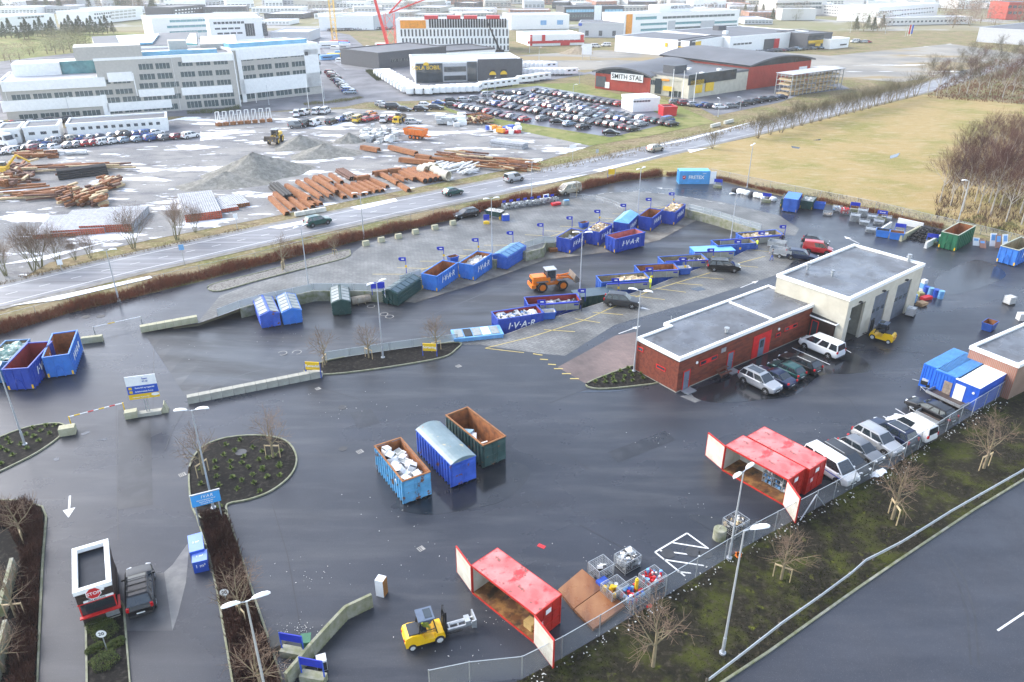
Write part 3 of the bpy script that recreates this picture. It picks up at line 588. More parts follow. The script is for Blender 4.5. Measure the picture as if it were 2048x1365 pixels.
# -- shipping containers and cabins
def shipbox(pA,pB,pC,h,col,label,name='shipping_container',roofm=None,doorside=None,W=2.44,L_=6.06,grp=None,corr=True,zb=0):
 # pA near corner of the roof, pB end of the short side, pC end of the long side
 a=G(*pA,h);b=G(*pB,h);c=G(*pC,h); x=(c-a).normalized(); ang=math.atan2(x.y,x.x); yv=(b-a); s=1 if x.cross(yv).z>0 else -1
 t=thing(name,label,'container',(a.x,a.y,zb),ang,grp)
 mb=MB(); g=.06
 mb.box(.0+g,min(0,s*W)+g,.15,L_-g,max(0,s*W)-g,h-.05)
 y0,y1=min(0,s*W),max(0,s*W)
 if corr:
  n=int(L_/.28)
  for i in range(1,n):
   xx=L_*i/n; mb.box(xx-.06,y0+.015,.2,xx+.06,y0+.07,h-.1); mb.box(xx-.06,y1-.07,.2,xx+.06,y1-.015,h-.1)
  n=int(W/.28)
  for i in range(1,n):
   yy=y0+W*i/n; mb.box(.015,yy-.06,.2,.07,yy+.06,h-.1); mb.box(L_-.07,yy-.06,.2,L_-.015,yy+.06,h-.1)
 mb.build('shell',col,t)
 fr=MB()
 for xx in(0,L_-.14):
  for yy in(y0,y1-.14): fr.box(xx,yy,0,xx+.14,yy+.14,h-.001)
 for yy in(y0,y1-.1): fr.box(.14,yy,h-.12,L_-.14,yy+.1,h-.002); fr.box(.14,yy,.03,L_-.14,yy+.1,.17)
 for xx in(0,L_-.1): fr.box(xx,y0+.14,h-.12,xx+.1,y1-.14,h-.002); fr.box(xx,y0+.14,.03,xx+.1,y1-.14,.17)
 fr.build('frame',col,t)
 rf=MB(); rf.box(.03,y0+.03,h,L_-.03,y1-.03,h+.03)
 if corr:
  for i in range(1,int(L_/.3)): xx=L_*i/int(L_/.3); rf.box(xx-.05,y0+.15,h+.03,xx+.05,y1-.15,h+.055)
 rf.build('roof',roofm or col,t)
 return t,s,y0,y1
cblue=paintmat('bright_container_blue',(.02,.13,.55)); croof=M('blue_roof_paint',(.06,.22,.5),.3,var=.2)
fb=paintmat('sky_blue_container',(.07,.3,.58))
t,s,y0,y1=shipbox((1360,343),(1364,336),(1416.5,343),2.59,fb,'light blue shipping container with white lettering by the meadow hedge',roofm=paintmat('sky_blue_roof',(.12,.38,.62)))
text('FRETEX',.95,white,t,(3.35,y0-.03 if s>0 else y0-.03,1.35),(PI/2,0,0),sp=.95)
mb=MB(); mb.prism([(-.32,.35),(.32,.35),(.32,-.1),(0,-.42),(-.32,-.1)],0,.02); o=mb.build('emblem',redm,t,(.95,y0-.02,1.35)); o.rotation_euler=(PI/2,0,0)
mb=MB(); mb.prism([(-.2,.1),(.2,.2),(.2,.08),(-.2,-.02)],0,.03); o=mb.build('emblem_band',white,t,(.95,y0-.03,1.35)); o.rotation_euler=(PI/2,0,0)
text('amigros',.22,white,t,(4.9,y0-.03,2.15),(PI/2,0,0))
mb=MB(); mb.box(0,-.05,.1,1.2,.0,2.5); mb.build('open_door',white,t,(6.08,y0,0),R(8))
shipbox((1896,746),(1872,734),(1946,718),2.6,cblue,'blue ribbed shipping container, farther one of the pair by the brick building',roofm=croof,L_=6.0,grp='blue containers by the brick building')
t,s,y0,y1=shipbox((1920,759),(1896,746),(1971,729),2.6,cblue,'blue ribbed shipping container with a board leaning at its end',roofm=croof,L_=6.0,grp='blue containers by the brick building')
mb=MB(); mb.box(-.06,.5,.02,-.02,1.3,1.9); o=mb.build('wooden_board',M('weathered_board',(.28,.22,.17),.8,var=.3,scale=3),t);
t,s,y0,y1=shipbox((1961,779),(1920,759),(2017,746.5),2.6,paintmat('cabin_blue',(.015,.08,.42)),'blue site cabin with bright white roof and white door',name='site_cabin',roofm=white,corr=False,L_=6.1)
mb=MB(); mb.box(.005,y1-1.15,.2,.05,y1-.2,2.2); mb.build('door',white,t)
mb=MB(); mb.cyl((.0,y0+.5,1.9),(.05,y0+.5,1.9),.12,n=12); mb.build('vent',white,t)
# ---- red cabinets with open doors
redp=layered('red_container_paint',[((.54,.03,.02),0,0,0,0),((.38,.02,.015),.8,.45,.65,(1,1)),((.14,.04,.02),2.6,.66,.69,(1,1))],rough=.4,bump=.05)
redroof=layered('faded_red_roof',[((.68,.13,.12),0,0,0,0),((.76,.24,.22),.45,.4,.6,(1,1)),((.48,.05,.05),1.2,.53,.62,(1,.6)),((.26,.1,.08),1.8,.6,.63,(1,1))],rough=.3,bump=.15)
cream=M('cream_lining',(.66,.64,.56),.6,col2=(.5,.47,.38),scale=1.2); floorr=layered('rusty_wet_floor',[((.14,.06,.025),0,0,0,0),((.3,.15,.05),1.5,.45,.6,(1,1)),((.04,.025,.015),.9,.52,.62,(1,.5))],rough=.3,rough2=.6,rscale=2)
def redcab(pNL,pFL,pFR,label,dr=-14,h=2.59,W=2.44,L_=6.06,opened=True,plates=True):
 # pNL: roof corner near-left, pFL far-left, pFR far-right ; local x runs NL->near right, y to the back
 a=G(*pNL,h); b=G(*pFL,h); c=G(*pFR,h); x=(c-b).normalized(); ang=math.atan2(x.y,x.x)
 t=thing('hazardous_waste_container',label,'container',(a.x,a.y,0),ang,'red hazardous waste containers')
 mb=MB(); e=.07
 mb.box(0,W-e,.1,L_,W,h-.06); mb.box(0,0,.1,e,W-e,h-.06); mb.box(L_-e,0,.1,L_,W-e,h-.06)
 mb.box(0,0,.0,L_,W,.099)
 for i in range(1,20): xx=L_*i/20; mb.box(xx-.08,W,.2,xx+.08,W+.03,h-.1)
 for yy in(0,W*.33,W*.66,W-.08): mb.box(L_,yy,.05,L_+.05,yy+.08,h-.06)
 for z in(.1,.8,1.5,h-.2): mb.box(L_,.08,z,L_+.035,W-.08,z+.08)
 if not opened: mb.box(0,0,.1,L_,e,h-.06)
 mb.build('shell',redp,t)
 im=MB(); g=.012
 im.box(e+g,W-e-g-.01,.16,L_-e-g,W-e-.004,h-.08); im.box(e+.004,e,.16,e+g,W-e-g,h-.08); im.box(L_-e-g,e,.16,L_-e-.004,W-e-g,h-.08)
 im.build('inside_lining',cream,t); f=MB(); f.box(e+.02,.04,.1,L_-e-.02,W-e-.02,.155); f.build('floor',floorr,t)
 rf=MB(); nxx,nyy=14,6; rr=random.Random(3); vs=[]
 for j in range(nyy+1):
  for i in range(nxx+1):
   ed=i in(0,nxx) or j in(0,nyy); vs.append((L_*i/nxx,W*j/nyy,h+(0 if ed else rr.uniform(-.08,.05))))
 rf.add(vs,[(j*(nxx+1)+i,j*(nxx+1)+i+1,(j+1)*(nxx+1)+i+1,(j+1)*(nxx+1)+i) for j in range(nyy) for i in range(nxx)]); rf.build('roof',redroof,t,smooth=40)
 rb=MB(); rb.box(-.02,-.03,h-.14,L_+.02,.0,h+.02); rb.box(-.02,W+.0,h-.14,L_+.02,W+.03,h+.02); rb.box(-.04,-.03,h-.14,-.001,W+.03,h+.015); rb.box(L_+.001,-.03,h-.14,L_+.06,W+.03,h+.015)
 rb.box(0,-.03,0,L_,0,.12); rb.build('roof_rail',redp,t)
 if opened:
  for nm,ox,aa in(('door',0,R(180-14)),('door',L_,R(dr))):
   d=MB(); ln=2.3
   d.box(0,-.03,.12,ln,.02,h-.08,0);
   d.box(.06,.021 if aa>0 else -.045,.2,ln-.06,.036 if aa>0 else -.031,h-.16,1)
   d.box(0,-.05,h-.08,ln,.05,h-.02,0); d.box(ln-.05,-.05,.12,ln,.05,h-.08,0)
   d.build(nm,[redp,cream],t,(ox,-.04,0),aa)
 for z,zz,yy in((1.85,.38,.95),(1.1,.5,.3)):
  p=MB(); p.box(L_+.052,yy,z,L_+.07,yy+.5,z+zz,0); p.build('placard',white if zz<.4 else redm,t)
 text('§§',.42,white,t,(L_+.075,.55,1.35),(PI/2,0,PI/2))
 return (t,L_/2,W/2,h,.0,0,ang)
lone=redcab((943,1131),(995,1097),(1121.5,1189),'red container with its long side open and rust stained floor near the forklift')
bk=redcab((1495,873),(1531.5,855),(1657,919),'closed red container standing right behind the open one beside the parked cars',opened=False)
fr_=redcab((1451.5,891.5),(1495,873),(1617,936.5),'red container with open doors and metal shelves, front one of the pair',dr=-33)
def inred(cont,mb,name,mats,label,cat,x,y,z,rz=0,group=None):
 t=cont[0]; a=cont[6]; o=mb.build(name,mats); ca,sa=math.cos(a),math.sin(a)
 o.location=(t.location.x+ca*x-sa*y,t.location.y+sa*x+ca*y,z); o.rotation_euler=(0,0,a+rz); return tag(o,label,cat,group)
for x,y,lb in((1.9,1.9,'white cabinet at the back of the lone red container'),(3.6,1.9,'white fridge against the rear wall of the lone red container'),(5.3,1.5,'white fridge standing inside by the right door of the lone red container')):
 mb=MB(); mb.box(-.3,-.3,0,.3,.3,1.1+.4*(x>4)); mb.box(-.27,-.315,.05,.27,-.3,.98); inred(lone,mb,'fridge',[appw],lb,'fridge',x,y,.16)
mb=MB(); mb.box(-.35,-.3,0,.35,.3,.55); inred(lone,mb,'cardboard_box',[M('cardboard',(.5,.33,.12),.8)],'brown cardboard box by the right door of the lone red container','box',5.0,.7,.16)
for k,x in enumerate((3.6,4.6,5.5)):
 mb=MB();
 for z in(.05,.5,.95,1.4,1.85): mb.box(-.45,-.5,z,.45,.5,z+.04,0)
 for xx in(-.45,.41):
  for yy in(-.5,.46): mb.box(xx,yy,0,xx+.04,yy+.04,1.95,0)
 rr=random.Random(k)
 for q in range(40): mb.obox((rr.uniform(-.38,.38),rr.uniform(-.42,.42),rr.choice([.17,.62,1.07,1.52])),(rr.uniform(.1,.25),rr.uniform(.1,.2),.2),rr.random(),mi=rr.choice([1,2,3]))
 inred(fr_,mb,'metal_shelf',[galv,white,dark,lblue],['metal shelf of scrap electronics, left one in the open red container','metal shelf of scrap electronics, middle one in the open red container','metal shelf of scrap electronics next to the right door of the open red container'][k],'shelf',x,1.7,.16,0,'shelves in the red container')
# loose fridge in the yard
p=G(764,1188); mb=MB(); mb.box(-.3,-.3,0,.3,.3,1.45,0); mb.box(-.28,-.34,.03,.28,-.301,1.43,1); o=mb.build('fridge',[appw,M('brown_back',(.3,.14,.04),.7)],loc=(p.x,p.y,0),rz=R(72)); tag(o,'white fridge with brown side standing alone on the wet asphalt','fridge')
# rusty steel plates by the fence
ps=[G(*q) for q in [(1165,1145),(1206,1182),(1148,1223),(1116,1187)]]
def slab(pts,label,mat,z0,z1,name,cat,group=None):
 c=sum(pts,Vector())/len(pts); mb=MB(); mb.prism([(p.x-c.x,p.y-c.y) for p in pts],z0,z1); o=mb.build(name,mat,loc=(c.x,c.y,0)); return tag(o,label,cat,group)
rw=layered('wet_rusty_steel',[((.24,.09,.03),0,0,0,0),((.32,.15,.06),.7,.45,.65,(1,.4)),((.12,.045,.02),.5,.5,.65,(1,.3))],rough=.25,rough2=.5,rscale=1)
slab([G(*q) for q in [(1164,1144),(1207,1180),(1147,1223),(1116,1185)]],'rusty steel plate lying nearer the red container',rw,.02,.28,'steel_plate','steel plate','rusty steel plates')
slab([G(*q) for q in [(1208,1181),(1250,1217),(1186,1264),(1148,1224)]],'rusty steel plate lying nearer the wire fence',rw,.02,.27,'steel_plate','steel plate','rusty steel plates')
# -- cars
# kind: length, width, belt profile [(x,z)...] front->rear, roof (x of windscreen foot, roof front, roof rear, rear glass foot), belt height, roof height
CK={
 'hatchback':(4.0,1.72,[(0,.62),(.15,.74),(.95,.92),(4.0*.86,.95),(3.85,.9),(4.0,.7)],(.95,1.75,3.35,3.85),.92,1.45),
 'estate car':(4.65,1.8,[(0,.6),(.15,.72),(1.2,.9),(4.1,.94),(4.5,.9),(4.65,.7)],(1.2,2.05,4.0,4.5),.92,1.47),
 'saloon car':(4.55,1.78,[(0,.6),(.15,.72),(1.2,.88),(3.7,.98),(4.4,.96),(4.55,.7)],(1.2,2.05,3.15,3.85),.92,1.43),
 'off-roader':(4.5,1.84,[(0,.75),(.12,.88),(1.1,1.04),(4.0,1.08),(4.38,1.02),(4.5,.8)],(1.1,1.85,4.0,4.38),1.04,1.7),
 'people carrier':(4.6,1.82,[(0,.7),(.15,.82),(.9,1.0),(4.2,1.04),(4.5,1.0),(4.6,.8)],(.75,1.75,4.1,4.48),1.0,1.66),
 'small van':(4.3,1.78,[(0,.68),(.12,.8),(.85,1.0),(4.0,1.08),(4.26,1.05),(4.3,.8)],(.8,1.5,4.15,4.27),1.04,1.82),
 'van':(4.9,1.92,[(0,.75),(.1,.9),(.6,1.08),(4.6,1.15),(4.86,1.15),(4.9,.8)],(.6,1.45,4.7,4.87),1.12,1.95),
}
GW=.3
def interp(pts,x):
 for a,b in zip(pts,pts[1:]):
  if x<=b[0]: return a[1]+(b[1]-a[1])*(x-a[0])/max(1e-6,b[0]-a[0])
 return pts[-1][1]
rimm_=M('alloy_wheel',(.5,.51,.53),.35,.5); lampm=M('headlight_glass',(.75,.78,.8),.1); tailm=M('tail_light_red',(.5,.01,.015),.25); trim=M('black_plastic_trim',(.025,.025,.027),.55); cglass=M('car_glass',(.02,.028,.035),.06,var=.2,spec=.9)
platem=M('number_plate_white',(.75,.75,.72),.5); arch=M('wheel_arch_black',(.008,.008,.008),.8)
def carparts(kind):
 L_,W,prof,(x1,x2,x3,x4),belt,roof=CK[kind]; w=W/2; P={}
 # body shell: stations along the length
 xs=[0,.12,.35,.7,x1,(x1+x2)/2,x2,(x2+x3)/2,x3,(x3+x4)/2,x4,L_-.12,L_]; xs=sorted(set(round(x,3) for x in xs))
 st=[]
 for x in xs:
  z=interp(prof,x); e=min(x,L_-x); tp=1-(.16*(1-min(1,e/.7))**2); ww=w*tp; zb=.26+(.12*(1-min(1,e/.4)))
  st.append([(x,-y,zz) for y,zz in((0,zb),(ww*.9,zb),(ww,zb+.16),(ww*1.0,z*.72),(ww*.97,z-.06),(ww*.88,z+.005),(0,z+.03))])
 mb=MB(); n=7
 vs=[];
 for s in st: vs+=s+[(x,-y,z) for x,y,z in reversed(s[1:-1])]
 m=2*n-2; fs=[]
 for i in range(len(st)-1):
  for k in range(m): a=i*m+k; b=i*m+(k+1)%m; fs.append((a,a+m,b+m,b))
 fs+=[tuple(range(m)),tuple(range(len(st)*m-1,(len(st)-1)*m-1,-1))]
 mb.add(vs,fs)
 # cabin (pillars and roof)
 bw,tw=w*.9,w*.74; rz=roof
 def cab(k,dx,dz):
  return None
 zb=belt-.02
 q=[(x1,-bw,zb),(x1,bw,zb),(x4,bw,zb),(x4,-bw,zb),(x2,-tw,rz-.07),(x2,tw,rz-.07),(x3,tw,rz-.07),(x3,-tw,rz-.07)]
 mb.add(q,[(0,1,5,4),(1,2,6,5),(2,3,7,6),(3,0,4,7)])
 xm=(x2+x3)/2; t2=tw*.82
 q=[(x2,-tw,rz-.07),(x3,-tw,rz-.07),(x3,tw,rz-.07),(x2,tw,rz-.07),(x2+.12,-t2,rz-.01),(x3-.08,-t2,rz-.02),(x3-.08,t2,rz-.02),(x2+.12,t2,rz-.01),(xm,-t2,rz+.02),(xm,t2,rz+.02)]
 mb.add(q,[(0,1,5,8,4),(1,2,6,5),(2,3,7,9,6),(3,0,4,7),(4,8,9,7),(8,5,6,9)])
 P['body']=(mb,28)
 def pane(a,b,c,d,inset=.08,off=.012):
  a,b,c,d=[Vector(v) for v in(a,b,c,d)]; ce=(a+b+c+d)/4; nn=(b-a).cross(d-a).normalized()
  m=MB(); g=[v.lerp(ce,inset)+nn*off for v in(a,b,c,d)]; m.add(g,[(0,1,2,3)]); return m
 P['windscreen']=(pane((x1,bw,zb),(x1,-bw,zb),(x2,-tw,rz-.07),(x2,tw,rz-.07)),0)
 P['rear_window']=(pane((x4,-bw,zb+.05),(x4,bw,zb+.05),(x3,tw,rz-.07),(x3,-tw,rz-.07),.12),0)
 sw=[]
 nseg=3 if L_>4.3 and kind not in('saloon car',) else 2
 cuts=[0,.4,.72,1] if nseg==3 else [0,.52,1]
 for s in(-1,1):
  for i in range(nseg):
   if kind in('van','small van') and i>0 and kind=='small van' and i==nseg-1: continue
   u0,u1=cuts[i]+.02,cuts[i+1]-.02
   f=lambda u,top:( (x2+(x3-x2)*u, s*tw, rz-.1) if top else (x1+(x4-x1)*u, s*bw, zb+.05))
   a,b,c,d=f(u0,0),f(u1,0),f(u1,1),f(u0,1)
   g=pane(a,b,c,d,.05) if s<0 else pane(b,a,d,c,.05)
   sw.append((g,i))
 P['side_window']=sw
 wx=(L_*.19,L_*.8); rr=.31 if roof<1.6 else .35
 P['wheel']=[(x,s) for x in wx for s in(-1,1)]; P['_rr']=rr
 zl_=interp(prof,.15)
 P['headlight']=[]
 for s in(-1,1):
  m=MB(); m.obox((.13,s*w*.66,zl_-.07),(.2,.32,.13),-s*.35); P['headlight'].append(m)
 P['tail_light']=[]
 for s in(-1,1):
  m=MB(); m.obox((L_-.06,s*w*.8,interp(prof,L_-.2)-.08),(.14,.18,.3 if roof>1.5 else .2),s*.3); P['tail_light'].append(m)
 m=MB(); m.box(-.025,-w*.8,.3,.06,w*.8,.44); m.box(-.03,-.35,.5,.04,.35,.62); P['front_bumper']=m
 m=MB(); m.box(L_-.05,-w*.82,.3,L_+.03,w*.82,.46); P['rear_bumper']=m
 m=MB(); m.box(-.04,-.26,.4,-.031,.26,.5); P['fp']=m
 m=MB(); m.box(L_+.031,-.26,.52,L_+.04,.26,.62); P['rp']=m
 P['mirror']=[]
 for s in(-1,1):
  m=MB(); m.obox((x1+.35,s*(w+.06),belt+.06),(.12,.2,.13)); P['mirror'].append(m)
 return P
def wheel_mbs(rr):
 ty=MB(); n=18; vs=[]
 for y,r in((-.1,rr*.66),(-.11,rr*.93),(-.07,rr),(.07,rr),(.11,rr*.93),(.1,rr*.66)):
  for i in range(n): a=2*PI*i/n; vs.append((r*math.cos(a),y,r*math.sin(a)))
 ty.add(vs,[(k*n+i,(k+1)*n+i,(k+1)*n+(i+1)%n,k*n+(i+1)%n) for k in range(5) for i in range(n)])
 rm=MB(); rm.cyl((0,-.085,0),(0,.085,0),rr*.68,n=16)
 for i in range(5):
  a=2*PI*i/5
  for y in(-.095,.095): rm.cyl((0,y,0),(rr*.62*math.cos(a),y,rr*.62*math.sin(a)),.035,n=4)
 return ty,rm
CARM={}
def carmesh(kind):
 if kind in CARM: return CARM[kind]
 L_,W,prof,xx,belt,roof=CK[kind]; P=carparts(kind); c=Vector((L_/2,0,0))
 def ctr(mb): mb.v=[(L_/2-v[0],-v[1],v[2]) for v in mb.v]; return mb   # nose towards +x
 D={}
 D['body']=lambda m,_mb=ctr(P['body'][0]): _mb.mesh('body',[m],28)
 bm_=P['body'][0]; D['_bodymb']=bm_
 D['list']=[('windscreen',ctr(P['windscreen'][0]).mesh('windscreen',cglass)),('rear_window',ctr(P['rear_window'][0]).mesh('rear_window',cglass))]
 for g,i in P['side_window']: D['list'].append(('side_window',ctr(g).mesh('side_window',cglass)))
 for m in P['headlight']: D['list'].append(('headlight',ctr(m).mesh('headlight',lampm)))
 for m in P['tail_light']: D['list'].append(('tail_light',ctr(m).mesh('tail_light',tailm)))
 D['list'].append(('bumper',ctr(P['front_bumper']).mesh('bumper',trim))); D['list'].append(('bumper',ctr(P['rear_bumper']).mesh('bumper',trim)))
 D['list'].append(('number_plate',ctr(P['fp']).mesh('number_plate',platem))); D['list'].append(('number_plate',ctr(P['rp']).mesh('number_plate',platem)))
 ty,rm=wheel_mbs(P['_rr']); D['ty']=ty.mesh('tyre',dark,50); D['rm']=rm.mesh('rim',rimm_)
 D['wheels']=[(L_/2-x,s*(W/2-.1),P['_rr']) for x,s in P['wheel']]; D['mir']=P['mirror']
 for m in P['mirror']: ctr(m)
 a=MB()
 for x,y,z in D['wheels']:
  s=1 if y>0 else -1; a.cyl((x,s*(W/2-.2),z+.02),(x,s*(W/2+.004),z+.02),z+.07,n=18)
 D['arch']=a.mesh('wheel_arch',arch); D['archmb']=a
 D['Lw']=(L_,W,xx,belt,roof)
 # one-mesh version for cars far away
 lowm=MB(); lowm.add(bm_.v,bm_.f,0)
 for nm,me in D['list']:
  k={'windscreen':1,'rear_window':1,'side_window':1,'headlight':2,'tail_light':3,'bumper':4,'number_plate':2}[nm]
  lowm.add([tuple(v.co) for v in me.vertices],[tuple(p.vertices) for p in me.polygons],k)
 lowm.add(a.v,a.f,4)
 for x,y,z in D['wheels']:
  s=1 if y>0 else -1
  lowm.cyl((x,y-.1*s,z),(x,y+.11*s,z),z,n=10,mi=4); lowm.cyl((x,y+.1*s,z),(x,y+.12*s,z),z*.6,n=8,mi=2)
 D['low']=lowm
 CARM[kind]=D; return D
CC={'black':(.012,.012,.014),'dark blue':(.012,.022,.06),'dark grey':(.05,.052,.055),'silver':(.42,.43,.44),'white':(.76,.76,.75),'red':(.42,.015,.02),'dark green':(.01,.07,.065),'blue':(.03,.1,.32),'pale blue':(.3,.38,.46),'beige':(.42,.38,.3),'green':(.08,.42,.05),'yellow':(.75,.5,.03),'grey':(.2,.21,.22),'wine red':(.2,.015,.03),'brown':(.12,.09,.06),'orange':(.75,.22,.03)}
def cpaint(c):
 k='car_paint_'+c.replace(' ','_')
 if k in MT: return MT[k]
 m=M(k,CC[c],.28,.0 if c in('white','red','yellow','green') else .35,var=.04); m.node_tree.nodes['Principled BSDF'].inputs['Coat Weight'].default_value=.25 if 'black' in c or 'dark' in c else .5; m.node_tree.nodes['Principled BSDF'].inputs['Coat Roughness'].default_value=.08; return m
BODY={};ROOT={}
NEAR=[]
def car(kind,col,px,front,label,z=None,group='parked cars',rails=False,glassroof=False,name='parked_car',stripe=None,cat=None):
 """px: survey point of the middle of the car on the ground; front: survey point it faces, or an angle"""
 p=G(*px) if z is None else G(px[0],px[1],z)
 a=front if not isinstance(front,tuple) else math.atan2(*((G(front[0],front[1],z or 0)-p).yx))
 key=(kind,col)
 if key in ROOT and not(rails or glassroof or stripe):
  t=dup(ROOT[key],label,(p.x,p.y,(z or 0)+.02),a)
  if group: t['group']=group
  t.name=name; t['category']=cat or kind.replace('saloon car','saloon'); return t
 D=carmesh(kind); L_,W,xx,belt,roof=D['Lw']
 t=thing(name,label,cat or kind,(p.x,p.y,(z or 0)+.02),a,group)
 if key not in BODY: BODY[key]=D['body'](cpaint(col))
 inst('body',BODY[key],t)
 for nm,me in D['list']: inst(nm,me,t)
 inst('wheel_arch',D['arch'],t)
 for w_ in D['wheels']:
  wh=inst('wheel',D['ty'],t,w_); inst('rim',D['rm'],wh)
 for m in D['mir']:
  k=('mir',key,id(m))
  if k not in BODY: BODY[k]=m.mesh('wing_mirror',cpaint(col))
  inst('wing_mirror',BODY[k],t)
 x1,x2,x3,x4=xx
 if rails:
  mb=MB()
  for s in(-1,1): mb=MB(); mb.cyl((L_/2-x2-.2,s*W*.33,roof+.03),(L_/2-x3+.1,s*W*.33,roof+.03),.025,n=5); mb.build('roof_rail',trim if rails==2 else galv,t)
  if rails==2:
   for x in(L_/2-x2-.5,L_/2-(x2+x3)/2,L_/2-x3+.5): mb=MB(); mb.box(x-.03,-W*.36,roof+.05,x+.03,W*.36,roof+.08); mb.build('roof_bar',trim,t)
 if glassroof:
  mb=MB(); mb.box(L_/2-x3+.35,-W*.25,roof-.0,L_/2-x2-.3,W*.25,roof+.032); mb.build('glass_roof',cglass,t)
 if stripe:
  mb=MB()
  for s in(-1,1): mb.box(-L_/2+.5,s*W/2-.01,.78,L_/2-.6,s*W/2+.012,.86)
  mb.build('side_stripe',stripe,t)
 if not(rails or glassroof or stripe): ROOT[key]=t
 return t
A1=R(-60)   # noses towards the slope
# cars along the slope fence (right)
car('van','white',(1657,946),A1,'white police style van with blue stripe parked right behind the red containers',stripe=bluem,name='parked_van')
car('people carrier','dark grey',(1684,931),A1,'dark grey people carrier facing the fence next to the white van',rails=1)
car('hatchback','grey',(1719,911),A1,'grey hatchback facing the fence, fourth vehicle from the brick building side trailer')
car('off-roader','silver',(1752,893),A1,'silver off-roader facing the fence between two darker cars',rails=1)
car('off-roader','dark blue',(1779,877),A1+PI,'dark blue off-roader with glass roof and tall red tail lights',glassroof=True,rails=1)
car('small van','white',(1819,867),A1+PI,'white small van with windows and blue side stripe by the open trailer',stripe=bluem,rails=1)
car('estate car','black',(1859,830),A1+PI,'black estate car parked between the two flatbed trailers')
# cars by the brown building
A2=R(-54)
car('off-roader','silver',(1518,773),R(-54),'silver off-roader with glass roof in front of the brown building',glassroof=True,rails=1)
car('saloon car','dark blue',(1547,763),A2+PI,'dark blue saloon parked right beside the silver off-roader')
car('hatchback','dark green',(1571,749),A2+PI,'dark green-blue hatchback parked third from the picnic table')
car('estate car','black',(1598,735),A2+PI,'black estate car parked fourth from the picnic table',rails=1)
car('van','white',(1641,704),A2+PI,'white van with black side windows in front of the brown building',name='parked_van')
# booth car
car('off-roader','black',(284,1192),R(115),'black off-roader with roof bars stopped beside the payment booth',rails=2,name='waiting_car',group=None)
# customers
car('off-roader','dark grey',(1243,611),R(-14),'dark grey off-roader with open boot beside the wine red container',group='customers cars')
car('people carrier','black',(1446,541),R(-8),'dark people carrier parked along the panel fence near the slotted container',group='customers cars',rails=1)
car('hatchback','black',(1630,490),R(-30),'black hatchback behind the red van at the end of the platform',group='customers cars')
car('estate car','dark blue',(1602,519),R(-25),'dark estate car with a trailer behind the pale building',group='customers cars')
car('small van','red',(1634,506),R(-22),'red small van between two black cars behind the pale building',group='customers cars',name='parked_van')
car('estate car','black',(933,434),R(212),'black estate car on the side lane by the hedge near the lamp post',group='customers cars')
car('van','beige',(1138,387),R(212),'cream van parked on the side lane by the hedge',name='parked_van',group='customers cars')
# highway
car('hatchback','dark green',(906,390),R(39),'dark green hatchback driving on the highway in the middle',group='cars on the highway',name='driving_car')
car('off-roader','dark green',(636,450),R(39),'dark green off-roader driving on the highway left of the lamp post',group='cars on the highway',name='driving_car')
car('small van','silver',(1028,363),R(39),'silver small van driving on the highway past the cream van',group='cars on the highway',name='driving_car')
car('people carrier','beige',(1310,303),R(39),'beige people carrier driving on the highway by the storage car park',group='cars on the highway',name='driving_car')
car('hatchback','grey',(1925,148),R(222),'grey hatchback driving away on the highway between the roadside trees',group='cars on the highway',name='driving_car')
# ---- far cars, one mesh each
LOWM={}
def fcar(kind,col,P,a,label,group,name='parked_car'):
 k=(kind,col)
 if k not in LOWM: LOWM[k]=carmesh(kind)['low'].mesh('car_body',[cpaint(col),cglass,rimm_,tailm,dark],30)
 o=inst(name,LOWM[k],None,(P[0],P[1],.0),a); tag(o,label,kind.replace('saloon car','saloon'),group); return o
rc=random.Random(11)
COLS='black,dark blue,dark grey,silver,black,grey,blue,dark grey,dark blue,pale blue,grey,black,black,dark grey,dark blue,silver,wine red,black,dark grey,dark blue'.split(',')
KS=['hatchback','estate car','saloon car','hatchback','off-roader','estate car','people carrier']
def crow(a,b,ang,group,desc,n=None,sp=2.55,cols=COLS,kinds=KS,skip_=(),fix={},end='from the left'):
 A=G(*a);B=G(*b); L_=(B-A).length; n=n or int(L_/sp)+1
 for i in range(n):
  if i in skip_:
   continue
  P=A.lerp(B,i/max(1,n-1)); k=rc.choice(kinds); c=rc.choice(cols)
  if i in fix: k,c=fix[i]
  L2=CK[k][0]
  fcar(k,c,P+Vector((rc.uniform(-.12,.12),rc.uniform(-.12,.12),0)),ang+R(rc.uniform(-1.5,1.5))+(PI if rc.random()<.2 else 0),f'{c} {k}, {nth(i)} {end}, {desc}',group)
gA='cars stored on the fenced car park'
aL=R(40)
crow((1073,185),(1238,212),aL,gA,'farthest row of the storage car park',fix={14:('hatchback','red')})
crow((1036,191),(1205,221),aL,gA,'second row of the storage car park',fix={})
crow((1034,200),(1344,252),aL,gA,'third row of the storage car park',fix={3:('hatchback','red'),19:('people carrier','white'),20:('hatchback','wine red'),21:('hatchback','dark green')})
crow((996,198),(1283,252),aL,gA,'fourth row of the storage car park',fix={11:('hatchback','blue')})
crow((963,206),(1264,262),aL,gA,'fifth row of the storage car park',fix={8:('hatchback','red'),22:('hatchback','wine red'),25:('hatchback','green'),26:('estate car','wine red')})
crow((921,215),(1050,243),aL,gA,'nearest row of the storage car park',fix={5:('hatchback','red'),11:('hatchback','red')})
fcar('van','blue',G(1335,246),R(44),'blue pickup sized van at the right corner of the storage car park',gA)
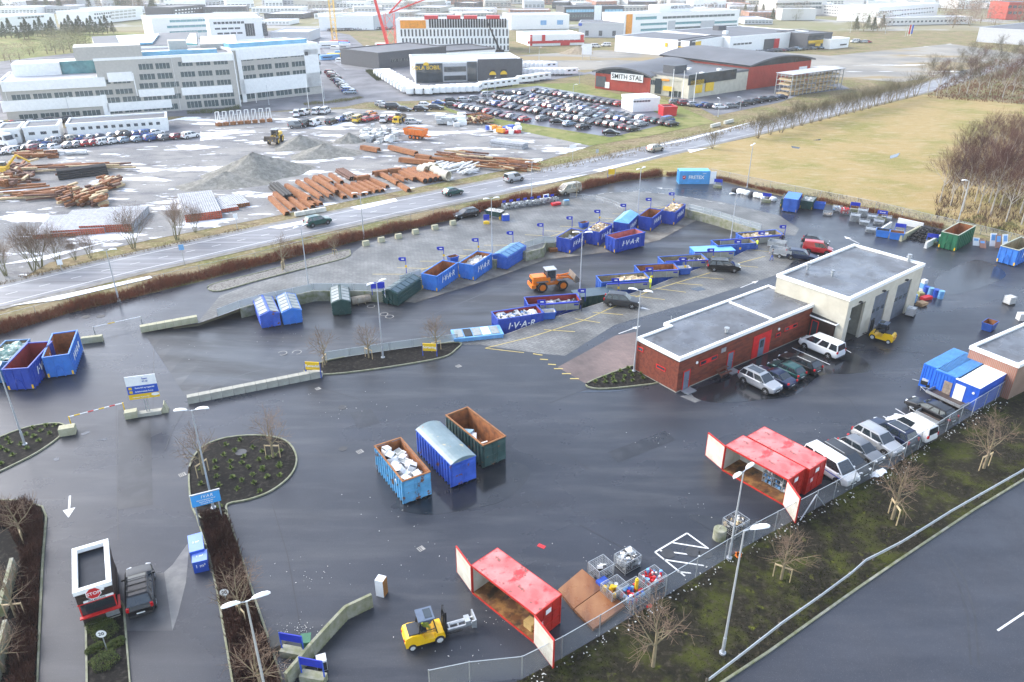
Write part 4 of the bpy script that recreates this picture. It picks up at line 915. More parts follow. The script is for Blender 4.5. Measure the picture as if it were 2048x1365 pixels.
for px,k,c,lb in [((1086,241),'estate car','grey','grey estate car alone between the nearest rows of the storage car park'),((1116,248),'saloon car','black','black saloon on the front edge of the storage car park'),((1138,252),'hatchback','pale blue','pale blue hatchback on the front edge of the storage car park'),((1167,258),'estate car','black','black estate car on the front edge of the storage car park'),((1222,270),'saloon car','black','black saloon alone at the lowest corner of the storage car park')]:
 fcar(k,c,G(*px),aL if k!='saloon car' else R(-8),lb,gA)
for i,(px,k,c,a) in enumerate([((764,212),'estate car','silver',-20),((770,216),'hatchback','silver',-20),((787,219),'van','black',0),((809,223),'estate car','black',-10),((842,223),'off-roader','black',-5),((851,214),'estate car','white',-5),((872,219),'estate car','dark grey',-5),((878,210),'saloon car','blue',0),((903,206),'off-roader','black',10),((904,214),'estate car','black',0),((929,204),'estate car','silver',10),((951,201),'estate car','grey',10),((976,192),'estate car','silver',15),((1002,190),'saloon car','dark grey',0),((1022,192),'estate car','dark grey',0),((1045,187),'saloon car','grey',20)]):
 fcar(k,c,G(*px),R(a),f'{c} {k}, {nth(i)} from the left on the approach to the storage car park','cars on the approach to the storage park')
gB='cars by the white barracks'
crow((64,294),(122,285),R(50),gB,'by the barracks steps',n=4,fix={0:('hatchback','grey'),1:('saloon car','blue'),2:('saloon car','beige'),3:('off-roader','silver')})
crow((148,283),(314,270),R(52),gB,'row below the barracks windows',n=10,fix={0:('people carrier','beige'),1:('saloon car','blue'),2:('saloon car','silver'),3:('saloon car','dark blue'),4:('saloon car','silver'),5:('off-roader','brown'),6:('hatchback','dark grey'),7:('hatchback','blue'),8:('people carrier','blue'),9:('hatchback','white')})
crow((-5,309),(112,299),R(60),gB,'front row beside the rusty frames',n=7,fix={0:('hatchback','blue'),1:('hatchback','white'),2:('people carrier','white'),3:('saloon car','black'),4:('people carrier','wine red'),5:('hatchback','pale blue'),6:('hatchback','white')})
crow((141,295),(228,287),R(58),gB,'in the front row right of the gap',n=6,fix={0:('saloon car','silver'),1:('hatchback','silver'),2:('hatchback','red'),3:('hatchback','red'),4:('people carrier','white'),5:('hatchback','white')})
crow((253,285),(382,276),R(55),gB,'among the scattered cars right of the barracks',n=6,fix={0:('hatchback','pale blue'),1:('hatchback','pale blue'),2:('people carrier','blue'),3:('hatchback','grey'),4:('hatchback','wine red'),5:('people carrier','white')})
gC='cars on the gravel by the street'
for i,(px,k,c,a) in enumerate([((594,233),'van','white',100),((610,230),'small van','white',80),((635,228),'van','white',80),((651,227),'van','white',80),((593,256),'small van','grey',20),((614,253),'van','black',60),((631,251),'small van','white',70),((664,248),'people carrier','black',70),((684,243),'hatchback','blue',60),((699,240),'van','white',70),((716,244),'van','yellow',80),((730,236),'hatchback','black',60),((735,243),'hatchback','red',60),((743,232),'hatchback','orange',60),((751,240),'hatchback','red',60),((768,244),'van','white',90),((784,242),'hatchback','red',90),((826,248),'estate car','silver',5)]):
 fcar(k,c,G(*px),R(a),f'{c} {k}, {nth(i)} from the left on the gravel by the yellow loader','cars on the gravel by the street')
crow((660,148),(700,188),R(8),'cars beside the office','office car row',n=15,end='from the far end')
crow((8,253),(162,243),R(20),'cars behind the barracks','behind the barracks roof',n=9,fix={0:('hatchback','white'),1:('saloon car','red'),7:('off-roader','black')})
crow((1352,209),(1440,218),R(10),'cars beside the flagpoles','by the flagpoles of the red hall',n=6,sp=4,fix={2:('hatchback','silver'),3:('estate car','blue'),4:('estate car','dark blue'),5:('estate car','white')})
crow((1462,216),(1560,198),R(10),'cars on the hall car park','on the car park beside the red hall',n=7)
crow((1540,105),(1640,98),R(20),'cars in front of the yellow-signed showroom','in the showroom front row',n=14)
crow((1440,112),(1530,106),R(20),'cars before the pale hall','before the pale hall with the red sign',n=9)
crow((1060,70),(1150,80),R(20),'cars on the flat dealership roof','near the dealership',n=1) if 0 else None
crow((660,62),(790,58),R(70),'cars in the distant packed car park','near line of the packed far park',n=24,cols=['silver','white','dark grey','silver','grey','red','white'])
crow((670,55),(790,51),R(70),'cars in the distant packed car park','back line of the packed far park',n=20,cols=['silver','white','dark grey','silver','grey','white'])
crow((1170,98),(1212,93),R(10),'vans by the dealership','beside the dealership road',n=3,sp=5,fix={0:('estate car','white'),1:('van','white'),2:('van','white')})
crow((1710,86),(1735,86),R(0),'cars on the far gravel','on the far gravel field',n=4,sp=4,fix={0:('van','white'),3:('hatchback','red')})
# -- trailers
def trailer(px,a,Lt,Wt,label,bedcol,zs=.5,cage=False,load=None,h=.35):
 p=G(*px); t=thing('trailer',label,'trailer',(p.x,p.y,0),a,'trailers')
 mb=MB(); l,w=Lt/2,Wt/2
 mb.box(-l,-w,zs,l,w,zs+.06); mb.build('bed',bedcol,t)
 sd=MB()
 for y in(-w,w-.04): sd.box(-l,y,zs+.06,l,y+.04,zs+h)
 for x in(-l,l-.04): sd.box(x,-w+.04,zs+.06,x+.04,w-.04,zs+h)
 sd.build('side_boards',galv,t)
 ch=MB(); ch.box(-l+.2,-w+.25,zs-.12,l,-w+.33,zs-.003); ch.box(-l+.2,w-.33,zs-.12,l,w-.25,zs-.003); ch.cyl((l,-w+.3,zs-.06),(l+1.1,0,zs-.06),.04,n=6); ch.cyl((l,w-.3,zs-.06),(l+1.1,0,zs-.06),.04,n=6); ch.cyl((l+1.0,0,.0),(l+1.0,0,zs),.03,n=6); ch.build('drawbar',galv,t)
 ty,rm=wheel_mbs(.3)
 for s in(-1,1):
  wl=ty.build('wheel',dark,t,(0,s*(w+.13),.3)); rm.build('rim',rimm_,wl)
 return t
bedw=M('dark_plywood',(.07,.05,.04),.6,var=.3)
trailer((1892,806),A1+PI,3.6,1.7,'long galvanised flatbed trailer beside the blue containers',bedw)
trailer((1860,843),A1+PI,2.4,1.5,'short galvanised trailer between the white van and black estate car',bedw)
trailer((1561,513),R(-30),3.2,1.6,'white trailer loaded with junk behind the dark estate car',white,h=.8)
trailer((1553,497),R(-30),2.6,1.6,'white walled trailer near the dark figure at the platform end',white,h=.7)
# -- forklifts
def forklift(px,a,label,attach=None,driver=None,mir=1):
 p=G(*px); t=thing('forklift',label,'forklift',(p.x,p.y,.0),a,'yellow forklifts')
 yl=M('forklift_yellow',(.85,.5,.01),.35,var=.05); gr=M('forklift_dark_grey',(.035,.04,.05),.45)
 mb=MB(); w=.62
 prof=[(-1.35,.28),(-1.42,.7),(-1.3,1.1),(-.95,1.2),(-.3,1.12),(-.1,.62),(.55,.55),(.7,.85),(1.15,.85),(1.25,.5),(1.2,.28)]
 n=len(prof); vs=[(x,-w,z) for x,z in prof]+[(x,w,z) for x,z in prof]
 mb.add(vs,[(i,n+i,n+(i+1)%n,(i+1)%n) for i in range(n)]+[tuple(range(n-1,-1,-1)),tuple(range(n,2*n))][::1]); mb.build('body',yl,t)
 m=MB(); m.box(-1.1,-.5,1.16,-.35,.5,1.26); m.build('bonnet_cover',gr,t)
 cb=MB()
 for s in(-1,1):
  cb.cyl((-.45,s*.5,1.1),(-.3,s*.46,2.15),.04,n=5); cb.cyl((.75,s*.5,.8),(.5,s*.46,2.15),.04,n=5); cb.cyl((-.4,s*.52,1.3),(.6,s*.52,1.3),.03,n=5)
 cb.build('cab_frame',black,t)
 rf=MB(); rf.box(-.45,-.55,2.15,.62,.55,2.23); rf.build('cab_roof',M('forklift_roof',(.1,.13,.18),.3),t)
 rg=MB(); rg.box(.02,-.4,2.232,.5,.4,2.245); rg.build('roof_window',glass,t)
 wg=MB()
 for s in(-1,1): wg.add([(-.4,s*.525,1.15),(.7,s*.525,1.0),(.5,s*.49,2.1),(-.3,s*.49,2.1)],[(0,1,2,3)])
 wg.build('cab_window',M('cab_glass',(.02,.03,.04),.1,alpha=.55),t)
 st=MB(); st.box(-.35,-.25,.9,.1,.25,1.12); st.box(-.38,-.25,1.12,-.25,.25,1.6); st.build('seat',dark,t)
 ms=MB()
 for s in(-1,1): ms.box(1.28,s*.34-.05,.12,1.42,s*.34+.05,2.25); ms.box(1.2,s*.2-.04,.3,1.27,s*.2+.04,2.0)
 for z in(.4,1.2,2.15): ms.box(1.28,-.29,z,1.4,.29,z+.08)
 ms.build('mast',black,t)
 fk=MB(); fk.box(1.43,-.5,.25,1.5,.5,.6)
 for s in(-1,1): fk.box(1.5,s*.28-.05,.22,2.5,s*.28+.05,.27)
 fk.build('forks',black,t)
 if attach:
  at=MB();
  for s in(-1,1): at.box(1.5,s*.25-.06,.45,3.3,s*.25+.06,.6)
  for x in(1.6,2.2,2.8): at.box(x,-.19,.46,x+.1,.19,.58)
  at.cyl((1.7,0,.7),(2.8,0,.7),.05,n=6); at.box(2.7,-.3,.6,3.05,.3,.85); at.box(3.3,-.5,.3,3.4,.5,1.0); at.box(3.1,-.45,.3,3.3,-.35,.9); at.build('clamp_attachment',galv,t)
 ty,rm=wheel_mbs(.32); ty2,rm2=wheel_mbs(.26)
 for x,a_,b_,r in((.85,ty,rm,.32),(-.95,ty2,rm2,.26)):
  for s in(-1,1):
   wl=a_.build('wheel',dark,t,(x,s*.6,r)); b_.build('rim',offw,wl)
 lt=MB(); lt.box(-1.44,-.5,.8,-1.4,-.35,.9); lt.box(-1.44,.35,.8,-1.4,.5,.9); lt.build('tail_light',tailm,t)
 return t,(p,a)
fk1=forklift((850,1279),R(20),'yellow forklift with grey clamp attachment in front of the lone red container',attach=1)
fk2=forklift((1762,680),R(138),'yellow forklift beside the open garage door of the pale building')
# -- wheel loader
def loader(P,a,s,label,col,group=None,detail=True):
 t=thing('wheel_loader',label,'wheel loader',P,a,group); t.scale=(s,s,s)
 om=M('loader_'+col,{'orange':(.8,.2,.015),'yellow':(.8,.5,.03)}[col],.4,var=.1,scale=2); dg=M('loader_grey',(.12,.12,.12),.55)
 mb=MB(); mb.prism([(-3.4,-.7),(-3.3,-.9),(-.6,-.9),(-.6,.9),(-3.3,.9),(-3.4,.7)],1.1,2.1); mb.box(-3.3,-.8,2.1,-1.2,.8,2.35); mb.build('engine_cover',om,t)
 m=MB(); m.box(-3.6,-1.1,.7,-2.9,1.1,1.25); m.build('counterweight',om,t)
 m=MB(); m.box(-3.46,-.6,1.35,-3.41,.6,2.0); m.build('radiator_grille',dark,t)
 m=MB(); m.box(-2.4,-.55,.8,1.9,.55,1.1); m.box(.3,-.5,1.1,1.5,.5,1.7); m.build('chassis',om,t)
 for x in(-1.9,1.35):
  for y in(-1,1):
   f=MB(); f.prism([(x-.9,y*.75),(x+.9,y*.75),(x+.9,y*1.35),(x-.9,y*1.35)],1.62,1.7); f.build('mudguard',dg,t)
 c=MB()
 for x,y in((-1.1,-.7),(-1.1,.7),(.3,-.65),(.3,.65)): c.cyl((x,y,1.6),(x*.95,y*.95,3.2),.06,n=5)
 c.box(-1.1,-.7,1.5,.3,.7,1.9); c.build('cab_frame',dg,t)
 g=MB(); g.box(-1.06,-.66,1.9,.26,.66,3.15); g.build('cab_glass',M('loader_glass',(.04,.05,.06),.08,alpha=.8),t)
 r=MB(); r.box(-1.25,-.8,3.2,.45,.8,3.32); r.build('cab_roof',M('loader_roof',(.4,.42,.45),.5),t)
 ty,rm=wheel_mbs(.78)
 for x in(-1.9,1.35):
  for y in(-1,1):
   ty_=MB(); n=20; vs=[]
   for yy,rr in((-.26,.5),(-.28,.72),(-.2,.78),(.2,.78),(.28,.72),(.26,.5)):
    for i in range(n): aa=2*PI*i/n; vs.append((rr*math.cos(aa),yy,rr*math.sin(aa)))
   ty_.add(vs,[(k*n+i,(k+1)*n+i,(k+1)*n+(i+1)%n,k*n+(i+1)%n) for k in range(5) for i in range(n)])
   w=ty_.build('wheel',dark,t,(x,y*1.05,.78)); q=MB(); q.cyl((0,-.24,0),(0,.24,0),.5,n=16); q.cyl((0,-.27,0),(0,.27,0),.2,n=10); q.build('rim',om,w)
 b=MB()
 for y in(-.45,.45): b.cyl((.9,y,1.9),(2.4,y,1.75),.14,n=6); b.cyl((2.4,y,1.75),(3.3,y,1.2),.14,n=6)
 b.cyl((1.0,0,2.0),(2.6,0,2.2),.1,n=6); b.build('lift_arms',om,t)
 bk=MB(); W=1.4; pr=[(3.2,1.7),(3.1,1.0),(3.5,.65),(4.4,.9),(4.36,.97),(3.55,.75),(3.2,1.05),(3.28,1.75)]
 pr=[(3.25,2.3),(3.05,1.5),(3.25,1.0),(4.3,1.25),(4.25,1.33),(3.32,1.12),(3.15,1.52),(3.33,2.32)]
 n=len(pr); bk.add([(x,-W,z) for x,z in pr]+[(x,W,z) for x,z in pr],[(i,(i+1)%n,n+(i+1)%n,n+i) for i in range(n)])
 for y in(-W,W): bk.add([(3.25,y,2.3),(3.05,y,1.5),(3.25,y,1.0),(4.3,y,1.25)],[(0,1,2,3)])
 bk.build('bucket',M('bucket_steel',(.14,.12,.1),.6,col2=(.22,.17,.13)),t)
 return t
p=GL(1104,577); loader((p.x,p.y,-1.41),R(16),.92,'orange wheel loader with raised grey bucket driving in the sunken lane','orange')
p=G(551,287); loader((p.x,p.y,0),R(-92),1,'yellow wheel loader behind the big gravel mound','yellow',group='yellow loaders')
p=G(798,246); loader((p.x,p.y,0),R(80),.85,'yellow wheel loader parked right of the red cars on the gravel','yellow',group='yellow loaders')
# spare bucket lying by the wall
p=G(722,606,-1.3); mb=MB(); n=10; L2=1.3; vs=[]
for y in(-L2,L2):
 for i in range(n+1): a=R(20+200*i/n); vs.append((.62*math.cos(a),y,.55+.55*math.sin(a)))
mb.add(vs,[(i,i+1,n+2+i,n+1+i) for i in range(n)]); mb.add([vs[i] for i in range(n+1)],[tuple(range(n+1))]); mb.add([vs[n+1+i] for i in range(n+1)],[tuple(range(n,-1,-1))])
for y in(-.5,.5): mb.box(-.62,y-.04,.0,.1,y+.04,1.05)
o=mb.build('loader_bucket',M('pale_bucket_steel',(.33,.3,.24),.6,col2=(.2,.15,.1)),loc=(p.x,p.y,-1.38),rz=R(115)); tag(o,'spare loader bucket lying by the wall beside the green lid container','bucket')
# bus and dumper
p=G(8,291); t=thing('minibus','white camper bus at the left end of the barracks car park','minibus',(p.x,p.y,0),R(-25)); mb=MB(); mb.box(-3.6,-1.15,.4,2.2,1.15,2.9); mb.prism([(2.2,-1.15),(3.7,-1.05),(3.7,1.05),(2.2,1.15)],.4,1.5); mb.build('body',white,t,smooth=30)
m=MB(); m.box(-3.2,-1.18,1.6,1.8,-1.16,2.3); m.box(-3.2,1.16,1.6,1.8,1.18,2.3); m.build('side_window',cglass,t); m=MB(); m.add([(2.95,-1,1.55),(2.95,1,1.55),(2.3,1,2.5),(2.3,-1,2.5)],[(0,1,2,3)]); m.build('windscreen',cglass,t)
ty,rm=wheel_mbs(.42)
for x in(-2.2,2.4):
 for s in(-1,1): wl=ty.build('wheel',dark,t,(x,s*1.05,.42)); rm.build('rim',rimm_,wl)
p=G(833,278); t=thing('dump_trailer','orange three-axle dump trailer standing on the gravel yard','dump trailer',(p.x,p.y,0),R(-28))
om=M('dumper_orange',(.8,.2,.03),.5,var=.1); mb=MB(); v=[(-2.8,-1.1,1.1),(2.6,-1.1,1.1),(2.6,1.1,1.1),(-2.8,1.1,1.1),(-3.1,-1.3,2.5),(2.8,-1.3,2.5),(2.8,1.3,2.5),(-3.1,1.3,2.5)]
mb.add(v,[(0,3,2,1),(0,1,5,4),(1,2,6,5),(2,3,7,6),(3,0,4,7)]);
for x in(-2,-1,0,1,2): mb.box(x,-1.33,1.15,x+.1,-1.2,2.5); mb.box(x,1.2,1.15,x+.1,1.33,2.5)
mb.build('tipping_body',om,t); m=MB(); m.add([(-2.9,-1.2,2.2),(2.7,-1.2,2.2),(2.7,1.2,2.2),(-2.9,1.2,2.2)],[(0,1,2,3)]); m.build('load',M('earth_load',(.25,.18,.12),.9),t)
m=MB(); m.box(-3,-.5,.8,4.0,.5,1.08); m.build('chassis',om,t); ty,rm=wheel_mbs(.5)
for x in(-1.2,-.1,1.0):
 for s in(-1,1): wl=ty.build('wheel',dark,t,(x,s*1.0,.5)); rm.build('rim',om,wl)
# -- service building and workshop
cedar=layered('red_brown_cladding',[((.2,.045,.022),0,0,0,0),((.12,.025,.015),3,.45,.6,(.3,1)),((.24,.07,.035),7,.58,.7,(.2,1))],rough=.7,bump=.2)
darkcl=M('dark_brown_cladding',(.035,.02,.016),.7,var=.3,scale=4); felt=layered('roof_felt',[((.1,.105,.115),0,0,0,0),((.15,.16,.175),.35,.45,.65,(1,1)),((.07,.07,.075),.45,.6,.68,(1,1))],rough=.1,rough2=.6,rscale=.25,bump=.1,rr=(.4,.55))
concw=M('pale_concrete_wall',(.62,.58,.47),.8,col2=(.5,.46,.36),scale=.7,bump=.1); redfr=M('red_window_frame',(.6,.02,.02),.4); doorg=M('grey_blue_door',(.14,.17,.22),.45)
def planks(mb,x0,x1,y,z0,z1,out,step=.16,mi=0,axis='x'):
 n=int((z1-z0)/step)
 for i in range(n):
  z=z0+i*step
  if axis=='x': mb.box(x0,min(y,y+out),z,x1,max(y,y+out),z+step*.86,mi)
  else: mb.box(min(y,y+out),x0,z,max(y,y+out),x1,z+step*.86,mi)
a=G(1359.5,719,3.9); b=G(1632,608,3.9); ax=(b-a).normalized(); ang=math.atan2(ax.y,ax.x)
t=thing('service_building','red-brown wood clad service building with white roof edge and red windows','building',(a.x,a.y,0),ang)
def loc2(px,z):
 v=G(px[0],px[1],z)-a; v.z=0; return (v.x*math.cos(ang)+v.y*math.sin(ang),-v.x*math.sin(ang)+v.y*math.cos(ang))
SBL=(b-a).length
q1=loc2((1275,677),3.9); q2=loc2((1342,654),3.9); q3=loc2((1344,647),3.9); q4=loc2((1450,596),3.9); q5=loc2((1455,600),3.9); q6=loc2((1548,571),3.9)
W1=q1[1]; X2=q2[0]; W2=W1+1.0; X3=loc2((1452,598),3.9)[0]
h=3.9
outline=[(0,0),(SBL+.1,0),(SBL+.1,W1+.8),(X3,W1+.8),(X3,W1+.3),(X2,W1+.3),(X2,W1),(0,W1)]
outline=[(0,0),(SBL+.1,0),(SBL+.1,W1+.8),(X2,W1+.8),(X2,W1),(0,W1)]
mb=MB(); mb.prism(outline,.12,h-.25); mb.build('core_wall',darkcl,t)
mb=MB(); planks(mb,-.03,SBL+.1,-.03,.15,h-.25,.028); planks(mb,0,W1,-.03,.15,h-.25,.028,axis='y'); planks(mb,0,X2,W1,.15,h-.25,.03); planks(mb,W1+.03,W1+.8,X2-.03,.15,h-.25,.028,axis='y'); mb.build('timber_cladding',cedar,t)
mb=MB(); mb.prism([(p[0],p[1]) for p in outline],.0,.12); mb.build('plinth',conc,t)
def parapet(t,outline,h,wd=.32,hh=.3,mat=white,closed=True,over=.08,drop=.25):
 cx=sum(p[0] for p in outline)/len(outline); cy=sum(p[1] for p in outline)/len(outline)
 mb=MB(); n=len(outline)
 ar=sum(outline[i][0]*outline[(i+1)%n][1]-outline[(i+1)%n][0]*outline[i][1] for i in range(n)); s=1 if ar>0 else -1
 def offs(o):
  res=[]
  for i in range(n):
   p0,p1,p2=[Vector(outline[(i+k-1)%n]) for k in range(3)]
   d1=(p1-p0).normalized();d2=(p2-p1).normalized(); n1=Vector((d1.y,-d1.x))*s;n2=Vector((d2.y,-d2.x))*s
   m=(n1+n2); m=m/m.length_squared*2 if m.length>1e-6 else n1; res.append(tuple(p1+m*o))
  return res
 O=offs(over);I=offs(over-wd)
 for i in range(n):
  j=(i+1)%n; mb.prism([O[i],O[j],I[j],I[i]],h-drop,h+.12)
 return mb.build('roof_edge',mat,t)
parapet(t,outline,h)
mb=MB(); mb.prism(outline,h-.24,h-.05); mb.build('roof',felt,t)
xd=loc2((1450,615),3.9)[0]
mb=MB(); mb.box(X3-.6,.35,h-.05,X3-.3,W1+.4,h+.1); mb.build('roof_divider',white,t)
def redwin(x0,x1,z0,z1,t,y=-.05,nm='window',axis='x',n=1,solid=0):
 mb=MB(); f=.09
 if axis=='x':
  mb.box(x0,y-.05,z0,x1,y,z0+f);mb.box(x0,y-.05,z1-f,x1,y,z1);mb.box(x0,y-.05,z0+f,x0+f,y,z1-f);mb.box(x1-f,y-.05,z0+f,x1,y,z1-f)
  if solid: mb.box(x0+(x1-x0)*.35,y-.045,z0+f,x0+(x1-x0)*.65,y-.001,z1-f)
 else:
  mb.box(y-.05,x0,z0,y,x1,z0+f);mb.box(y-.05,x0,z1-f,y,x1,z1);mb.box(y-.05,x0,z0+f,y,x0+f,z1-f);mb.box(y-.05,x1-f,z0+f,y,x1,z1-f)
 w_=mb.build(nm,redfr,t); g=MB()
 if axis=='x': g.box(x0+f,y-.025,z0+f,x1-f,y-.002,z1-f)
 else: g.box(y-.025,x0+f,z0+f,y-.002,x1-f,z1-f)
 g.build('pane',glass,w_); return w_
class Fac:
 def __init__(s,A,B):
  s.A=Vector((A[0],A[1],0)); d=Vector((B[0],B[1],0))-s.A; s.L=d.length; s.d=d/s.L; s.n=Vector((-s.d.y,s.d.x,0)); s.ang=math.atan2(s.d.y,s.d.x)
 def uv(s,x,y):
  r=ray(x,y); c=Vector((0,0,CH)); tt=(s.A-c).dot(s.n)/r.dot(s.n); P=c+r*tt; return ((P-s.A).dot(s.d),P.z)
 def rect(s,x0,y0,x1,y1):
  u0,_=s.uv(x0,y0);u1,_=s.uv(x1,y1); um=(u0+u1)/2; z1=(s.uv(x0,y0)[1]); z0=s.uv(x1,y1)[1]; return min(u0,u1),max(u0,u1),z0,z1
F=Fac(a,b)
def fu(x,y): return F.uv(x,y)
# doors and windows of the long front wall
u,_=fu(1370,765);
def door(u0,wd,t,zt=2.25,fr=redfr,dm=doorg,y=-.03,win=False):
 mb=MB(); mb.box(u0,y-.06,.1,u0+.09,y,zt);mb.box(u0+wd-.09,y-.06,.1,u0+wd,y,zt);mb.box(u0+.09,y-.06,zt-.1,u0+wd-.09,y,zt); fr_=mb.build('door_frame',fr,t)
 mb=MB(); mb.box(u0+.09,y-.03,.1,u0+wd-.09,y-.001,zt-.1); d=mb.build('door',dm,t)
 mb=MB(); mb.cyl((u0+wd-.2,y-.08,1.1),(u0+wd-.2,y-.03,1.1),.03,n=6); mb.cyl((u0+wd-.2,y-.08,1.1),(u0+wd-.32,y-.08,1.1),.02,n=5); mb.build('handle',galv,d)
 mb=MB(); mb.box(u0-.15,y-1.0,.02,u0+wd+.15,y-.07,.1); mb.build('door_step',galv,t)
u=fu(1362,772)[0]; door(u+.1,1.05,t)
u=fu(1452,730)[0]; door(u,1.05,t)
u0=fu(1399,727)[0];u1=fu(1434,712)[0]; redwin(u0,u1,2.1,2.65,t,solid=1)
u0=fu(1442,702)[0];u1=fu(1452,694)[0]; mb=MB(); mb.box(u0,-.07,2.6,u1,-.03,3.1); mb.build('vent_grille',galv,t)
u0=fu(1552,662)[0]; redwin(u0,u0+.9,1.6,2.1,t); u0=fu(1571,645)[0]; u1=fu(1596,636)[0]; redwin(u0,u1,1.9,2.4,t,solid=1)
u0=fu(1502,708)[0];u1=fu(1538,690)[0]; mb=MB(); mb.box(u0,-.08,.13,u1,-.03,2.9); mb.build('red_entrance_panel',redfr,t)
um=(u0+u1)/2; mb=MB(); mb.box(um-.5,-.11,.13,um+.5,-.085,2.3); d=mb.build('door',doorg,t); mb=MB(); mb.box(um-.3,-.12,1.2,um+.3,-.112,2.1); mb.build('door_window',glass,d)
for uu,zz in((fu(1390,748)[0],2.7),(fu(1560,640)[0],2.6)):
 mb=MB(); mb.cyl((uu,-.05,zz),(uu,-.12,zz),.16,n=12); mb.build('wall_lamp',white,t)
redwin(W1*.28,W1*.5,1.7,2.15,t,y=-.03,axis='y'); redwin(W1*.83,W1*1.0-.15,2.6,3.1,t,y=-.03,axis='y')
mb=MB(); q=loc2((1453,664),4.0); mb.cyl((q[0],q[1],h),(q[0],q[1],h+.45),.18,n=12); mb.cyl((q[0],q[1],h+.45),(q[0],q[1],h+.6),.28,n=12); mb.build('roof_vent',galv,t)
mb=MB(); mb.cyl((X2+.8,W1+.6,h),(X2+.8,W1+.6,h+.8),.03,n=5); mb.build('flue_pipe',galv,t)
# workshop of pale concrete with three doors
a2=G(1700,599,6.0); b2=G(1849,529,6.0); c2=G(1557.5,549.5,6.0)
ang2=math.atan2((b2-a2).y,(b2-a2).x); L2=(b2-a2).length; D2=(c2-a2).length; h2=6.0
t2=thing('workshop_building','pale concrete workshop with flat wet roof and three tall grey garage doors','building',(a2.x,a2.y,0),ang2)
mb=MB(); wl=.3
F2=Fac(a2,b2); edges=[]
us=[F2.uv(1709,650)[0],F2.uv(1737,630)[0],F2.uv(1754,620)[0],F2.uv(1783,600)[0],F2.uv(1798,600)[0],F2.uv(1828,570)[0]]
us=[.9,4.0,6.1,9.3,11.4,14.9]; us=[u*L2/17.4 for u in us]
dz=4.7
cur=0
for i in range(3):
 mb.box(cur,0,0,us[2*i],wl,h2-.3); mb.box(us[2*i],0,dz,us[2*i+1],wl,h2-.3); cur=us[2*i+1]
mb.box(cur,0,0,L2,wl,h2-.3); mb.box(0,wl,0,wl,D2,h2-.3); mb.box(L2-wl,wl,0,L2,D2,h2-.3); mb.box(wl,D2-wl,0,L2-wl,D2,h2-.3)
mb.build('wall',concw,t2)
mb=MB(); mb.box(.02,.02,h2-.29,L2-.02,D2-.02,h2-.12); mb.build('roof',felt,t2)
parapet(t2,[(0,0),(L2,0),(L2,D2),(0,D2)],h2,wd=.38,mat=white)
mb=MB(); mb.box(wl,wl,0,L2-wl,D2-wl,.02); mb.build('floor_slab',M('dark_floor',(.05,.05,.05),.7),t2)
mb=MB(); mb.box(us[1]+.3,wl,0.02,us[1]+.5,D2-wl,h2-.35); mb.build('inner_wall',conc,t2)
for i in(1,2):
 mb=MB(); mb.box(us[2*i],.12,.02,us[2*i+1],.2,dz)
 for k in range(1,8): mb.box(us[2*i],.1,dz*k/8,us[2*i+1],.12,dz*k/8+.04)
 d=mb.build('garage_door',M('garage_door_grey',(.13,.15,.18),.4),t2)
 n=3; g=MB(); wdt=(us[2*i+1]-us[2*i])/n
 for k in range(n): g.box(us[2*i]+wdt*k+.25,.085,dz*.5+.08,us[2*i]+wdt*(k+1)-.25,.1,dz*.62-.04)
 g.build('door_window',glass,d)
for i in range(3):
 m=MB(); um=(us[2*i]+us[2*i+1])/2; m.box(um-.2,-.3,dz+.25,um+.2,0,dz+.4); m.build('flood_light',dark,t2)
for px,s in(((1616,535),.8),((1665,548),.7),((1818,519),.9)):
 v=G(px[0],px[1],6.2)-a2; x=v.x*math.cos(ang2)+v.y*math.sin(ang2); y=-v.x*math.sin(ang2)+v.y*math.cos(ang2)
 m=MB(); m.cyl((x,y,h2-.12),(x,y,h2+.5*s),.2*s,n=12); m.cyl((x,y,h2+.5*s),(x,y,h2+.62*s),.36*s,n=12); m.cyl((x,y,h2+.62*s),(x,y,h2+.95*s),.25*s,.3*s,n=12); m.build('roof_vent',galv,t2)
# small dark shed with tiled lean-to roof between them
a3=G(1660,647,2.9); b3=G(1691,628,2.9)
C3=G(1661,690); t3=thing('lean_to_shed','small dark shed with black tiled roof and red framed door between the two buildings','shed',(C3.x,C3.y,0),ang)
w3,d3=2.3,3.9
mb=MB(); mb.box(0,0,0,w3,d3,2.65); planks(mb,0,w3,0,.05,2.65,-.03); planks(mb,0,d3,0,.05,2.65,-.03,axis='y'); mb.build('wall',darkcl,t3)
mb=MB(); mb.add([(-.2,-.25,2.7),(w3+.2,-.25,2.7),(w3+.2,d3,3.0),(-.2,d3,3.0),(-.2,-.25,2.55),(w3+.2,-.25,2.55),(w3+.2,d3,2.85),(-.2,d3,2.85)],[(0,1,2,3),(7,6,5,4),(0,4,5,1),(1,5,6,2),(3,2,6,7),(0,3,7,4)])
for i in range(14):
 for j in range(9): mb.obox((-.08+j*.3,-.1+i*.29,2.76+i*.021),(.27,.26,.04),rx=.08)
mb.build('tiled_roof',M('black_tiles',(.03,.032,.036),.35),t3)
mb=MB(); mb.box(-.28,-.33,2.6,w3+.28,-.251,2.76); mb.box(-.28,-.251,2.6,-.201,d3,2.76); mb.build('roof_edge',white,t3)
redwin(1.9,2.8,.05,2.2,t3,y=-.031,nm='glazed_door',axis='y'); redwin(.9,1.6,1.5,1.95,t3,y=-.031)
